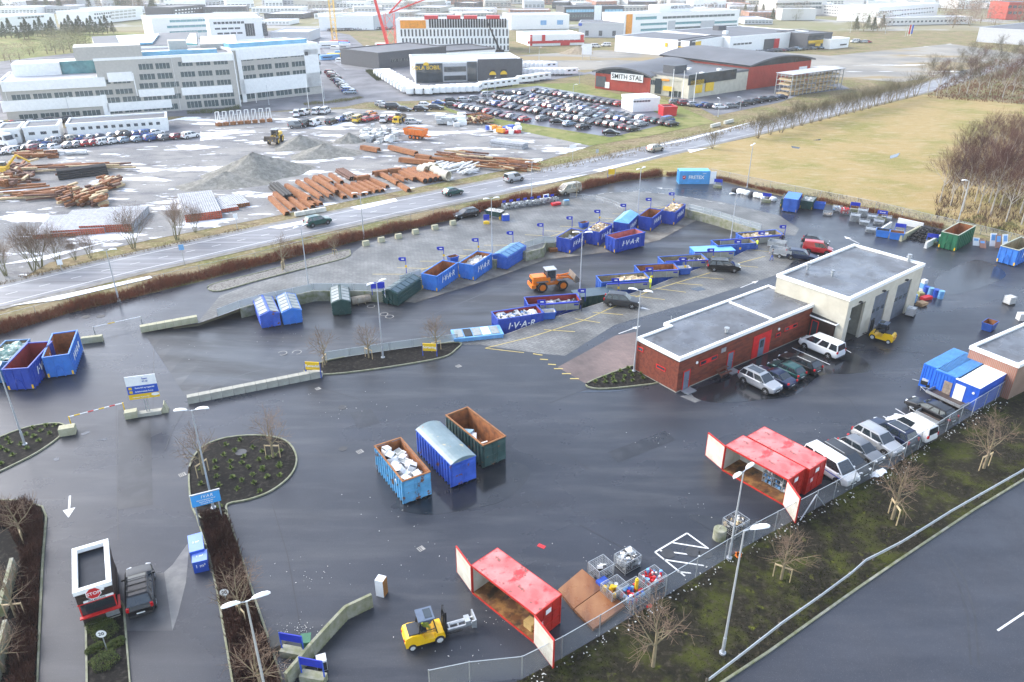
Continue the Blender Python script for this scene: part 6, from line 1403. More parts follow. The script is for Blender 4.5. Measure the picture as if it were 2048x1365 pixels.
P=G(757,590); t=thing('info_board','dark blue board on the wall left of the dark green sideways container','sign',(P.x,P.y,0),R(5),None); m=MB(); m.box(-.9,-.05,.9,.9,.05,1.8); m.build('sign_panel',ivb,t); m=MB(); [m.cyl((s*.8,0,0),(s*.8,0,.9),.05,n=6) for s in(-1,1)]; m.build('frame_posts',ivb,t)
# two small red and white markers on the lane
for px,lb in (((757,602),'left red road marker on the wall behind the loader bucket'),((762,602),'right red road marker on the wall behind the loader bucket')):
 P=G(*px,-1.4); m=MB(); m.box(-.08,-.05,0,.08,.05,.9,0); m.box(-.09,-.06,.6,.09,.06,.8,1); tag(m.build('road_marker',[redm,yel],loc=(P.x,P.y,-1.4)),lb,'road marker')
# large information sign
P=G(298,828); t=thing('information_sign','large white blue and yellow information sign on a concrete foot','sign',(P.x,P.y,.3),R(16))
hh=hat(P,252,757)-.3; m=MB(); [m.cyl((s*.12,0,0),(s*.12,0,hh-1.2),.06,n=6) for s in(-1,1)]; m.build('post',galv,t)
W_=1.35; z0=hh-2.5
for a_,b_,mm,nm in((0,.55,yel,'yellow_panel'),(.55,1.45,bluem,'blue_panel'),(1.45,2.5,white,'white_panel')): m=MB(); m.box(-W_,-.06,z0+a_,W_,.0,z0+b_-.005); m.build(nm,mm,t)
text('Restavfall og hageavfall',.19,white,t,(.22,-.08,z0+1.2),(PI/2,0,0)); text('Avfallsmottak Forus',.2,white,t,(.1,-.08,z0+.8),(PI/2,0,0)); text('Velkommen til gjenvinning',.14,white,t,(-.3,-.08,z0+.22),(PI/2,0,0)); text('Åpent',.2,bluem,t,(.35,-.08,z0+2.15),(PI/2,0,0)); text('07–20',.2,bluem,t,(.35,-.08,z0+1.85),(PI/2,0,0))
for zz in(.68,1.08): m=MB(); m.box(-1.2,-.09,z0+zz,-.92,-.065,z0+zz+.26); m.build('pictogram',yel,t)
m=MB(); n=14; m.prism([(.35*math.cos(2*PI*k/n),.16*math.sin(2*PI*k/n)) for k in range(n)],0,.02); o=m.build('pictogram',white,t); o.location=(1.0,-.065,z0+.35); o.rotation_euler=(PI/2,0,0)
# boom barrier
A=G(143,850,.9);B=G(258,816,.9); A=G(143,852);B=G(250,824);d=B-A; t=thing('boom_barrier','white boom barrier with yellow and red bands closed beside the left island','barrier',(A.x,A.y,0),math.atan2(d.y,d.x)); L_=d.length
m=MB(); m.cyl((0,0,1.0),(L_,0,1.0),.05,n=8); m.build('boom',white,t)
for k,(u,mm) in enumerate([(.15,yel),(.4,redm),(.6,yel),(.8,redm)]): m=MB(); m.cyl((L_*u-.25,0,1.0),(L_*u+.25,0,1.0),.06,n=8); m.build('band',mm,t)
for u in(0,L_): m=MB(); m.box(u-.05,-.05,0,u+.05,.05,1.05); m.build('post',yel,t)
A=G(190,668);B=G(284,647);d=B-A; t=thing('boom_barrier','thin white and yellow boom across the upper driveway','barrier',(A.x,A.y,0),math.atan2(d.y,d.x)); L_=d.length; m=MB(); m.cyl((0,0,.9),(L_,0,.9),.045,n=6); m.build('boom',white,t); m=MB(); m.cyl((L_*.3,0,.9),(L_*.45,0,.9),.055,n=6); m.build('band',yel,t)
for u in(0,L_): m=MB(); m.box(u-.05,-.05,0,u+.05,.05,.95); m.build('post',galv,t)
# name sign on the round island
P=G(423,1048); t=thing('name_sign','light blue name sign on two steel posts below the round island','sign',(P.x,P.y,0),R(25)); hh=hat(P,415,985)
m=MB(); [m.cyl((s*.85,0,0),(s*.85,0,hh),.06,n=6) for s in(-1,1)]; m.build('post',galv,t); m=MB(); m.box(-1.05,-.1,hh-1.0,1.05,-.03,hh+.05); m.build('sign_panel',M('sign_light_blue',(.06,.35,.72),.4,var=.03),t); m=MB(); m.box(-1.1,-.12,hh+.051,1.1,.0,hh+.13); m.build('top_cap',galv,t)
text('IVAR',.34,white,t,(.1,-.115,hh-.22),(PI/2,0,0),shear=.2,sp=1.3); text('Gjenvinningsstasjon Forus',.13,white,t,(0,-.115,hh-.5),(PI/2,0,0)); text('Mottak av farlig avfall',.12,white,t,(0,-.115,hh-.68),(PI/2,0,0)); text('Åpningstider 07–20',.11,white,t,(0,-.115,hh-.85),(PI/2,0,0))
# speed signs
for px,tp,lb in (((215,1303),(200,1268),'round white speed sign in the bed below the payment booth'),((455,1213),(449,1184),'round white speed sign in the brown hedge near the measuring boxes')):
 P=G(*px); hh=hat(P,*tp); t=thing('speed_sign',lb,'road sign',(P.x,P.y,0),R(15),'speed signs'); m=MB(); m.cyl((0,0,0),(0,0,hh),.035,n=6); m.build('post',galv,t)
 def disc(r_,y,mm,nm): m=MB(); m.prism([(r_*math.cos(2*PI*k/24),r_*math.sin(2*PI*k/24)) for k in range(24)],0,.012); o=m.build(nm,mm,t); o.location=(0,y,hh); o.rotation_euler=(PI/2,0,0)
 disc(.33,-.045,black,'rim'); disc(.3,-.058,white,'face'); text('20',.34,black,t,(0,-.075,hh),(PI/2,0,0))
for px,tp,lb,mm in (((370,532),(360,490),'white and blue bus stop sign beside the highway',lblue),((475,460),(468,428),'small white sign on the far verge of the highway',white),((1145,322),(1146,290),'large white sign board on the far verge of the highway',white),((1194,313),(1194,299),'grey cabinet post beside the highway',galv),((124,542),(114,520),'thin white post at the left verge',white)):
 P=G(*px); hh=max(1.5,hat(P,*tp)); t=thing('road_sign',lb,'road sign',(P.x,P.y,0),R(20)); m=MB(); m.cyl((0,0,0),(0,0,hh),.05,n=6); m.build('post',galv,t); m=MB(); m.box(-.35 if 'large' not in lb else -.8,-.05,hh-.8,.35 if 'large' not in lb else .8,.0,hh); m.build('sign_panel',mm,t)
P=G(1173,119); m=MB(); m.box(-2.2,-.1,2,2.2,.1,6.5,0); m.box(-2,-.05,0,-1.8,.05,2,1); m.box(1.8,-.05,0,2,.05,2,1); tag(m.build('billboard',[white,galv],loc=P),'white billboard on the snowy gravel before the dealership','billboard')
# -- painted markings
def pline(name,segs_,w_,mat,z=.016,pts=None):
 m=MB()
 for a_,b_ in segs_:
  A=G(*a_,0);B=G(*b_,0); ribbon(m,[A,B],w_,0,z)
 o=m.build(name,mat); o['kind']='structure'; return o
ybay=[((970,697),(1060,675)),((1060,675),(1165,642)),((1165,642),(1300,582)),((1300,582),(1420,546)),((970,697),(1048,706)),((1088,660),(1150,664)),((1150,638),(1200,646)),((1185,625),(1246,630)),((1250,590),(1330,600)),((1315,578),(1372,585)),((1354,567),(1405,571)),((1388,554),(1448,559)),((1455,530),(1516,535)),((1530,513),(1466,530)),((1500,500),(1560,506)),
 ((745,549),(812,549)),((794,536),(868,538)),((840,523),(900,523)),((884,512),(940,512)),((927,500),(985,502)),((968,491),(1020,491)),((828,545),(872,530)),((905,520),(942,510)),((1050,470),(1086,472)),((1090,462),(1130,464)),((1120,453),(1160,454)),((1156,445),(1200,446)),((1196,436),(1226,438)),((1225,428),(1250,429)),((1268,421),(1300,422)),((1285,415),(1330,414)),((1025,489),(1085,477)),((1100,474),(1135,462)),((1180,452),(1225,441)),((1300,422),(1340,412)),((600,686),(560,686)) ]
pline('bay_marking',ybay[:-1],.13,yline)
pline('parking_marking',[((1568,708),(1600,726)),((1584,696),(1660,730)),((1554,718),(1610,748)),((1680,693),(1702,706)),((1791,818),(1858,858)),((1766,833),(1800,855)),((1880,852),(1906,842))],.12,paintm)
pline('road_edge_marking',[((1066,708),(1085,711)),((1080,719),(1096,720)),((1096,729),(1112,730)),((1108,738),(1126,738)),((1124,748),(1142,748)),((1140,758),(1158,758))],.18,yline)
hz=[((1310,1105),(1374,1067)),((1374,1067),(1417,1098)),((1310,1105),(1370,1153)),((1345,1086),(1413,1097)),((1320,1102),(1404,1113)),((1328,1120),(1408,1132)),((1355,1144),(1382,1147))]
pline('hatched_marking',hz,.13,paintm)
def arrow(a_,b_,w_=.16,hw_=.45,hl=1.2,z=.014):
 A=G(*a_);B=G(*b_);d=(B-A).normalized();n=Vector((-d.y,d.x,0)); m=MB(); C_=B-d*hl
 q=[A-n*w_/2,C_-n*w_/2,C_-n*hw_,B,C_+n*hw_,C_+n*w_/2,A+n*w_/2]; m.add([(v.x,v.y,z) for v in q],[(0,1,5,6),(2,3,4)] if 0 else [(0,1,5,6),(2,3,4)]); o=m.build('arrow_marking',paintm); o['kind']='structure'
arrow((140,992),(137,1036)); arrow((1719,488),(1688,473),hw_=.5); arrow((1237,668),(1282,652),.12,.3); arrow((1481,576),(1517,562),.12,.3); arrow((1346,379),(1312,376),.12,.35); arrow((1275,614),(1300,620),.12,.3)
dashes('lane_dashes',[G(*p) for p in [(1175,392),(1225,385),(1278,383),(1330,388),(1385,397),(1450,409)]],1.2,1.2,.12,.015,paintm)
# manholes and gullies
mhm=M('cast_iron',(.04,.04,.042),.5,bump=.3); ringm=M('worn_ring',(.28,.27,.25),.7)
def manhole(px,r_,lb,z=None,ring=False,sq=False):
 P=G(*px) if z is None else G(px[0],px[1],z); zz=(.012 if z is None else z+.015); m=MB(); n=24
 if sq: m.box(-r_,-r_,0,r_,r_,.01); [m.box(-r_+.08+k*.14,-r_+.05,.01,-r_+.14+k*.14,r_-.05,.014,1) for k in range(int(r_*2/.14)-1)]
 else:
  m.prism([(r_*math.cos(2*PI*k/n),r_*math.sin(2*PI*k/n)) for k in range(n)],0,.01,1 if not ring else 0)
  if ring:
   m.prism([((r_*.8)*math.cos(2*PI*k/n),(r_*.8)*math.sin(2*PI*k/n)) for k in range(n)],.01,.014,2)
 tag(m.build('manhole_cover' if not sq else 'drain_grate',[ringm,mhm,asph],loc=(P.x,P.y,zz),rz=R(40)),lb,'manhole' if not sq else 'drain','manhole covers' if not sq else 'drain grates')
for a_ in [((685,815),.42,'dark ringed manhole between the block row and the yard containers'),((686,898),.38,'rusty manhole left of the light blue appliance container'),((1336,1108),.5,'left manhole in the white hatched box'),((1385,1104),.55,'middle manhole in the white hatched box'),((1411,1108),.5,'right manhole in the white hatched box')]: manhole(*a_)
for a_ in [((720,904),.28,'square drain grate left of the light blue appliance container'),((842,1098),.25,'square drain grate near the lone fridge'),((917,733),.28,'square drain grate below the narrow island'),((636,778),.25,'square drain grate under the yellow sign'),((365,950),.28,'drain grate at the left rim of the round island')]: manhole(*a_,sq=True)
for px,lb in (((742,613),'pale ringed manhole in the lane near the loader bucket'),((768,629),'left one of the two touching manholes in the lane'),((779,634),'right one of the two touching manholes in the lane'),((565,707),'left worn manhole in the dark lane above the block row'),((594,705),'right worn manhole in the dark lane above the block row')): P=GL(*px); manhole(px,.55,lb,z=P.z+.02,ring=True)
for px,lb in (((172,634),'left manhole on the upper driveway'),((202,633),'right manhole on the upper driveway'),((1275,366),'round manhole before the hedge near the highway'),((482,905),'pale manhole cover in the round planting island')): manhole(px,.5,lb,z=.07 if 'planting' in lb else None)
pline('red_paint_mark',[((1076,1090),(1090,1096))],.35,redm)
# patched asphalt
patchm=layered('patched_asphalt',[((.05,.052,.056),0,0,0,0),((.085,.087,.09),.5,.45,.65,(1,1))],rough=.4,rough2=.6,bump=.2,bscale=14,spec=.45)
flat('asphalt_patch',[(232,1262),(262,1150),(328,1146),(345,1262)],patchm,.009)
lightpatch=layered('pale_patch',[((.14,.14,.14),0,0,0,0),((.2,.2,.19),1,.45,.65,(1,1))],rough=.6,bump=.15,spec=.3)
flat('asphalt_patch',[(328,1145),(345,1130),(375,1088),(378,1100),(372,1165),(356,1230),(345,1262)],lightpatch,.011)
flat('asphalt_patch',[(1360,793),(1430,780),(1440,786),(1390,806)],lightpatch,.008)
# wet puddles
pud=M('puddle_water',(.03,.04,.055),.03,spec=.6)
for q in [[(105,918),(118,914),(119,921),(110,923)],[(1150,786),(1175,781),(1260,780),(1230,784)],[(160,868),(178,862),(180,866),(165,872)],[(1378,578),(1400,574),(1412,579),(1395,583)],[(192,882),(215,876),(212,881)]]: flat('puddle',q,pud,.012)
# cracks and tar seams
seam=M('tar_seam',(.02,.02,.022),.4)
for seg in [[(640,775),(720,800),(735,830)],[(690,858),(745,846)],[(1120,900),(1180,940)],[(1160,1050),(1290,1120)],[(232,800),(236,1080)],[(308,690),(306,820)],[(1100,806),(1300,730)],[(1555,735),(1700,800),(1730,845)],[(1760,700),(1960,715)],[(545,1010),(575,1110),(600,1250)]]: strip('tar_seam',seg,.05,seam,.010)
# -- wire cages, tyres, fence-side items
def cage(px,rz,lb,fill=None,w_=1.2,d_=1.0,h=1.0,seed=1,openfront=False,group='wire mesh cages',z=0,name='wire_cage'):
 P=G(*px); t=thing(name,lb,'wire cage',(P.x,P.y,z),rz,group); m=MB(); a,b=w_/2,d_/2
 for x in(-a,a):
  for y in(-b,b): m.box(x-.025,y-.025,0,x+.025,y+.025,h)
 nz=6; nx=8
 for k in range(nz+1):
  z_=.12+(h-.12)*k/nz; r_=.02 if k in(0,nz) else .009
  if not openfront: m.box(-a,-b-r_,z_-r_,a,-b+r_,z_+r_)
  m.box(-a,b-r_,z_-r_,a,b+r_,z_+r_); m.box(-a-r_,-b,z_-r_,-a+r_,b,z_+r_); m.box(a-r_,-b,z_-r_,a+r_,b,z_+r_)
 for k in range(nx+1):
  x=-a+w_*k/nx;
  if not openfront: m.box(x-.007,-b-.007,.12,x+.007,-b+.007,h)
  m.box(x-.007,b-.007,.12,x+.007,b+.007,h); y=-b+d_*k/nx; m.box(-a-.007,y-.007,.12,-a+.007,y+.007,h); m.box(a-.007,y-.007,.12,a+.007,y+.007,h)
 m.build('wire_frame',galv,t); m=MB(); m.box(-a,-b,.06,a,b,.12); [m.box(x-.05,-b,0,x+.05,b,.06) for x in(-a+.05,a-.05)]; m.build('base',galv if not fill else dark,t)
 if fill:
  mats,n,sz,lvl,shape,fl=fill; m=MB(); r=random.Random(seed)
  for k in range(n):
   p=(r.uniform(-a*.8,a*.8),r.uniform(-b*.8,b*.8),r.uniform(.2,h*lvl)); s=r.uniform(*sz)
   if shape=='box': m.obox(p,(s,s*r.uniform(.3,1),s*r.uniform(.15,.6)),r.random()*6,r.uniform(-.6,.6),r.uniform(-.6,.6),r.randrange(len(mats)))
   else: q=Vector(p)+Vector((r.uniform(-.1,.1),r.uniform(-.1,.1),s*1.4)); m.cyl(p,q,s*.5,n=10,mi=r.randrange(len(mats)))
  o=m.build('cage_contents',list(mats),loc=(P.x,P.y,z),rz=rz); tag(o,fl,'waste heap')
 return t
ew=(wasteW,white,wasteD,galv); cyl_=(redm,lblue,offw,yel,bluem,greyl)
cage((1201,1150),R(35),'grey mesh cage with low front holding a white box',([white,wasteD],5,(.3,.6),.4,'box','white panel and dark scrap in the low fronted cage'),1.4,1.2,1.1,2)
cage((1254,1133),R(35),'mesh cage overflowing with white household electronics',(ew,130,(.1,.4),1.1,'box','white kettles and electronics heaped in the cage'),1.5,1.2,1.1,3)
cage((1228,1190),R(35),'mesh cage with grey and amber gas bottles beside the steel plate',((offw,greyl,yel,rustm),10,(.25,.35),.5,'cyl','grey and amber gas bottles standing in the left cage'),1.5,1.2,1.0,4)
cage((1265,1200),R(35),'mesh cage with blue camping cylinders and one tall yellow bottle',((lblue,offw,bluem,redm),45,(.14,.25),.5,'cyl','small blue cylinders in the lower cage'),1.8,1.4,1.1,5)
P=G(1271,1192); m=MB(); m.cyl((0,0,.2),(0,0,1.5),.13,n=12); m.cyl((0,0,1.5),(0,0,1.62),.07,n=8); tag(m.build('gas_bottle',yel,loc=(P.x,P.y,0),smooth=40),'tall yellow gas bottle rising out of the lower cage','gas bottle')
cage((1303,1172),R(35),'mesh cage full of red fire extinguishers and blue cylinders',((redm,redm,offw,lblue,redm),70,(.14,.24),.85,'cyl','red extinguishers and small cylinders filling the right cage'),1.5,1.2,1.1,6)
cage((1469,1062),R(35),'mesh cage packed with dark electronic scrap below the open red container',((wasteD,wasteW,woodm,wasteD),110,(.12,.4),1.0,'box','dark and pale electronic scrap in the cage by the concrete cylinder'),1.5,1.3,1.2,7)
P=G(1438,1077); m=MB(); m.cyl((0,0,0),(0,0,.9),.5,n=24); m.cyl((0,0,.9),(0,0,.94),.46,n=24); m.cyl((-.1,0,.94),(.1,.1,1.1),.03,n=5); tag(m.build('concrete_cylinder',concm,loc=P,smooth=40),'mossy concrete cylinder beside the cage of dark scrap','concrete block')
P=G(1205,1172); m=MB(); m.box(-.4,-.3,0,.4,.3,.5); tag(m.build('crate',bluem,loc=P,rz=.6),'dark blue crate between the steel plates and the cages','crate')
# electronics cages on the platform
ea,eb=G(1012,418),G(1108,405)
for i in range(8):
 P=ea.lerp(eb,i/7); px=None
 t=None
 r=random.Random(40+i)
 def _g(x,y,z=0,P=P): return P
 G_=G; G=_g; cage((0,0),R(30),f'wire cage of small electronics by the hedge, {nth(i)} from the left',(ew,45,(.12,.4),1.05,'box',f'small electronics in the hedge-side cage, {nth(i)} from the left'),1.3,1.0,.9,40+i,group='hedge-side wire cages'); G=G_
 m=MB(); m.box(-.35,.62,.95,.35,.66,1.35,0); m.box(-.03,.6,0,.03,.64,1.0,1); tag(m.build('cage_sign',[ivb,galv],loc=(P.x,P.y,0),rz=R(30)),f'small blue sign behind the hedge-side cages, {nth(i)} from the left','sign','cage signs')
P=G(1112,411); m=MB(); m.box(-.9,-.4,.1,.9,.4,.5); tag(m.build('pallet_box',redm,loc=P,rz=.5),'low red box at the right end of the hedge-side cages','box')
P=G(1132,410); m=MB(); m.box(-.5,-.4,0,.5,.4,.8,0); m.box(-.45,-.45,.8,.45,.1,1.0,1); tag(m.build('bin',[greyl,lblue],loc=P,rz=.3),'grey bin with blue lid between the cages and the curved railing','bin')
P=G(1092,402); m=MB(); m.box(-.6,-.1,0,.6,.1,1.2,0); m.box(-.4,-.3,.0,.4,.3,.9,1); tag(m.build('scrap_pile',[white,lblue],loc=P,rz=.6),'white and blue stacked items behind the hedge-side cages','scrap pile')
c=None
P=G(990,436); t=thing('skip_trailer','dark skip on a yellow stand with pale rubbish beside the black estate car','skip',(P.x,P.y,0),R(-30)); m=MB(); m.add([(-1.1,-.8,.5),(1.1,-.8,.5),(1.1,.8,.5),(-1.1,.8,.5),(-1.6,-.95,1.4),(1.6,-.95,1.4),(1.6,.95,1.4),(-1.6,.95,1.4)],[(0,3,2,1),(0,1,5,4),(1,2,6,5),(2,3,7,6),(3,0,4,7)]); m.build('tub',greenA,t); m=MB(); m.add([(-1.5,-.9,1.3),(1.5,-.9,1.3),(1.5,.9,1.3),(-1.5,.9,1.3)],[(0,1,2,3)]); r=random.Random(3); [m.obox((r.uniform(-1.3,1.3),r.uniform(-.7,.7),1.35),(.4,.3,.1),r.random()*6) for k in range(25)]; m.build('load',wasteW,t); m=MB(); m.box(-1.4,-.5,0,-1.1,.5,.5); m.box(1.1,-.5,0,1.4,.5,.5); m.build('foot',yel,t)
P=G(1011,441); m=MB(); m.box(-.6,-.45,0,.6,.45,1.0,0); m.box(-.5,-.35,1.0,.5,.35,1.1,1); tag(m.build('bin',[bluem,wasteW],loc=P,rz=.3),'square blue bin full of waste near the first hedge-side cage','bin')
P=G(973,447); m=MB(); m.box(-.5,-.05,.6,.5,.05,1.5,0); m.cyl((-.4,0,0),(-.4,0,.6),.05,mi=0); m.cyl((.4,0,0),(.4,0,.6),.05,mi=0); m.box(-.5,-.5,0,.5,.1,.4,1); tag(m.build('framed_sign',[ivb,yel],loc=P),'blue sign on a yellow foot in front of the dark skip','sign')
# meadow side
c=container((1565,404),(1577,408),(1590,386),1.5,W=2.0,col=greenA,inn=mossin,label='dark green skip with pale rubbish, left of the blue compactor',Lf=3.6,hook=False); heap(c,'pale rubbish heaped in the dark green skip by the meadow',(wasteW,wasteB),50,1.0,seed=20)
c=container((1568,398),(1588,413),(1604,388),2.3,W=2.3,col=blueA,kind='flat',label='tall closed blue container among the meadow side skips',Lf=4.6,hook=False,roofm=blueB)
c=container((1605,404),(1618,409),(1630,393),1.5,W=2.0,col=greenA,inn=mossin,label='dark skip with grey load right of the tall closed blue container',Lf=3.6,hook=False); heap(c,'grey waste filling the dark skip right of the blue container',(wasteW,greyl),50,.95,seed=21)
for i,(px,f_,lb) in enumerate([((1655,431),(wasteB,wasteW),'low cage of brown scrap before the skips'),((1673,424),(white,wasteW,lblue),'cage of white bottles by the meadow fence'),((1689,429),(redm,redm,wasteW),'cage of red extinguishers by the meadow fence')]):
 cage(px,R(-25),lb,(f_,60,(.1,.3),1.0 if i else .6,'box' if i<2 else 'cyl',lb.replace('cage','contents').replace('low ','')),1.5,1.2,1.0 if i else .6,60+i)
for i,px in enumerate([(1709,442),(1724,432),(1728,449),(1744,438),(1741,464),(1757,448),(1772,441)]):
 P=G(*px); m=MB()
 for k in range(5 if i<2 else 3):
  z0=k*.26; m.box(-.75,-.6,z0,.75,.6,z0+.03); m.box(-.78,-.63,z0+.18,.78,-.58,z0+.23); m.box(-.78,.58,z0+.18,.78,.63,z0+.23); m.box(-.8,-.6,z0+.18,-.75,.6,z0+.23); m.box(.75,-.6,z0+.18,.8,.6,z0+.23)
  for x in(-.7,-.2,.2,.7): m.box(x-.02,-.62,z0,x+.02,-.6,z0+.2)
 tag(m.build('stacked_cages',galv,loc=P,rz=R(-28)),'stack of folded grey wire cages near the meadow fence, '+nth(i)+' counted from the left','cage stack','folded wire cage stacks')
r=random.Random(9); ty,_=wheel_mbs(.33); tyme=ty.mesh('tyre',dark,50)
T0=G(1812,478);T1=G(1872,492);T2=G(1840,455);T3=G(1885,466); cnt=0; rows=9; cols_=10
for lay in range(3):
 for i in range(rows-lay*2):
  for j in range(cols_-lay*3):
   u=(i+.5+lay)/rows; v=(j+.5+lay*1.5)/cols_; A=T0.lerp(T1,u);B=T2.lerp(T3,u); P=A.lerp(B,v)
   o=inst('tyre',tyme,None,(P.x+r.uniform(-.1,.1),P.y+r.uniform(-.1,.1),.14+lay*.3+r.uniform(0,.08)),rot=(PI/2+r.uniform(-.5,.5),r.uniform(-.3,.3),r.uniform(0,6)),sc_=(r.uniform(.85,1.15),)*3)
   tag(o,'black tyre lying in the tyre heap beside the green container','tyre','tyres in the heap'); cnt+=1
for i,(px,c_,lb) in enumerate([((1952,492),white,'white door frames leaning flat, leftmost of the old doors'),((1966,497),M('brown_door',(.35,.18,.12),.6),'brown board leaning behind the white door frames'),((1985,493),white,'white door with blue glass leaning by the fence'),((1996,496),MT['brown_door'],'brown door with blue glass beside the white one'),((2010,495),white,'white door with glass, right end of the old doors')]):
 P=G(*px); m=MB(); m.box(-.45,-.03,0,.45,.03,2.0 if i>1 else 1.5,0); m.box(-.3,-.045,.9,.3,.045,1.8 if i>1 else 1.3,1); o=m.build('old_door',[c_,lblue],loc=P); o.rotation_euler=(-.35 if i>1 else -.9,0,R(-20+7*i)); tag(o,lb,'door','old doors by the fence')
for i in range(10):
 P=G(1470,384).lerp(G(1545,402),i/9); m=MB(); n=6; r=random.Random(i); v=[]
 for a,b,z in((.7,.5,0),(.75,.55,.4),(.5,.35,.7)): v+=[(a*math.cos(2*PI*k/8)+r.uniform(-.08,.08),b*math.sin(2*PI*k/8),z+r.uniform(0,.1)) for k in range(8)]
 m.add(v,[(k*8+j,k*8+(j+1)%8,(k+1)*8+(j+1)%8,(k+1)*8+j) for k in range(2) for j in range(8)]+[tuple(range(16,24))]); tag(m.build('waste_sack',[white if i%4 else wasteD],loc=P,rz=i,smooth=60),('white' if i%4 else 'dark')+f' waste sack in the row by the meadow, {nth(i)} from the left','sack','waste sacks')
# green wheelie bin, washing machine, litter
P=G(615,1300); t=thing('wheelie_bin','dark green wheelie bin behind the upper blue framed sign','bin',(P.x,P.y,0),R(10)); m=MB(); m.add([(-.25,-.28,.05),(.25,-.28,.05),(.25,.28,.05),(-.25,.28,.05),(-.3,-.36,1.0),(.3,-.36,1.0),(.3,.36,1.0),(-.3,.36,1.0)],[(0,3,2,1),(0,1,5,4),(1,2,6,5),(2,3,7,6),(3,0,4,7),(4,5,6,7)]); gm=M('bin_green',(.04,.16,.08),.45); m.build('bin_body',gm,t); m=MB(); m.box(-.32,-.4,1.0,.32,.4,1.06); m.build('lid',gm,t)
P=G(645,1335); m=MB(); m.box(-.3,-.3,0,.3,.3,.85,0); m.box(-.28,-.32,.05,.28,-.301,.7,1); tag(m.build('washing_machine',[appw,dark],loc=P,rz=R(20)),'white washing machine behind the lower blue framed sign','washing machine')
P=G(555,1292); m=MB(); m.box(-.5,-.5,0,.5,.5,.5); tag(m.build('concrete_block',M('dark_concrete',(.06,.06,.055),.9),loc=P,rz=.5),'dark square block at the hedge left of the green bin','concrete block')
r=random.Random(77); m=MB()
lit=[(600,1262,45,18,60),(580,1330,40,30,50),(1000,1240,60,25,18),(640,1150,90,40,25),(1690,1150,40,5,0),(760,1020,60,30,10),(1220,1100,80,50,14),(890,1120,180,80,25),(900,1300,120,40,14),(1650,880,60,60,8),(700,800,150,60,25),(1300,870,100,40,8),(1400,1030,60,40,10),(560,650,60,20,20),(350,700,120,20,14)]
for cx,cy,dx,dy,n in lit:
 for k in range(n):
  P=G(cx+r.gauss(0,dx*.5),cy+r.gauss(0,dy*.5)); s=r.uniform(.012,.04); m.obox((P.x,P.y,.03 if lz(P)>-.1 or cy>770 else lz(P)+.03),(s*r.uniform(1,3),s,.02),r.random()*6,mi=0)
tag(m.build('litter',wasteW),'small white bits of litter scattered over the asphalt','litter',kind='stuff')
fp=[G(*p) for p in [(1044,1357),(1123,1317),(1198,1273),(1330,1193),(1506,1085),(1666,999),(1776,938),(1891,864),(2033,771)]]; m=MB()
for a,b in zip(fp,fp[1:]):
 for k in range(int((b-a).length*5)):
  P=a.lerp(b,r.random())+Vector((r.gauss(.25,.3),r.gauss(-.35,.3),0)); s=r.uniform(.02,.08); m.obox((P.x,P.y,.05),(s*r.uniform(1,2.5),s,s*.6),r.random()*6)
tag(m.build('litter_along_fence',wasteW),'white plastic scraps caught along the foot of the wire fence','litter',kind='stuff')
P=G(1756,950); m=MB(); vs=[];
for j in range(4):
 for i in range(9): vs.append((-.9+i*.22,(-.35+j*.24)*(1-.3*abs(i-4)/4),.08+r.uniform(0,.22)))
m.add(vs,[(j*9+i,j*9+i+1,(j+1)*9+i+1,(j+1)*9+i) for j in range(3) for i in range(8)]); tag(m.build('plastic_sheet',white,loc=P,rz=.5,smooth=60),'crumpled white plastic sheet lying on the slope below the fence','plastic sheet')
P=G(1474,1113); m=MB(); [m.obox((r.uniform(-.3,.3),r.uniform(-.15,.15),.1),(.3,.15,.1),r.random()*6) for k in range(8)]; tag(m.build('orange_netting',M('orange_plastic',(.9,.2,.02),.5),loc=P,rz=.7),'scrap of bright orange plastic at the foot of the fence lamp','plastic scrap')
P=G(1298,1214); m=MB(); [m.obox((r.uniform(-.15,.15),r.uniform(-.1,.1),.1),(.2,.12,.12),r.random()*6) for k in range(4)]; tag(m.build('red_can',redm,loc=P),'small red can lying outside the fence below the cages','can')
P=G(1090,497,-1.4); m=MB(); [m.obox((0,0,.1+.2*k),(1.3,.9,.07)) for k in range(3)]; [m.box(x-.05,-.4,.0,x+.05,.4,.55) for x in(-.55,.55)]; tag(m.build('rusty_frame',rustm,loc=(P.x+1.2,P.y-1.5,-1.39),rz=.3),'low rusty crate on the dirty concrete pad behind the wheel loader','crate')
trk=M('tyre_track_film',(.045,.047,.052),.3,spec=.4)
for q in [[(330,900),(345,860),(365,825),(395,795),(430,768),(500,745),(620,722)],[(1100,640),(1170,600),(1240,565),(1340,525),(1450,478)],[(700,680),(770,660),(840,640),(980,582),(1100,542)],[(1880,1110),(1915,1160),(1935,1230),(1942,1330)],[(1896,1108),(1930,1160),(1950,1230),(1958,1330)]]: strip('tyre_track',q,.12,trk,.018 if q[0][0]<1800 else .026)
wetm=M('wet_reflection_film',(.016,.018,.022),.13,col2=(.03,.032,.036),scale=.4,spec=.5)
for q in [[(1385,783),(1440,760),(1500,722),(1560,700),(1640,678),(1700,700),(1745,738),(1700,748),(1640,752),(1590,790),(1520,800),(1450,806),(1400,800)],[(800,990),(870,985),(960,950),(1030,925),(1060,950),(1010,1000),(930,1020),(860,1030),(800,1020)],[(1380,1030),(1500,1040),(1560,1030),(1540,1062),(1470,1100),(1420,1060)],[(1870,560),(1950,520),(2010,545),(1990,565),(1900,590)]]: flat('wet_reflection_patch',smoothring(q,5),wetm,.0095)  # wet ground; dark reflections in front of the containers are put into its colour
dpm=layered('dark_patch',[((.018,.02,.025),0,0,0,0),((.035,.037,.043),.6,.45,.65,(1,1))],rough=.25,rough2=.45,bump=.15,bscale=14,spec=.42)
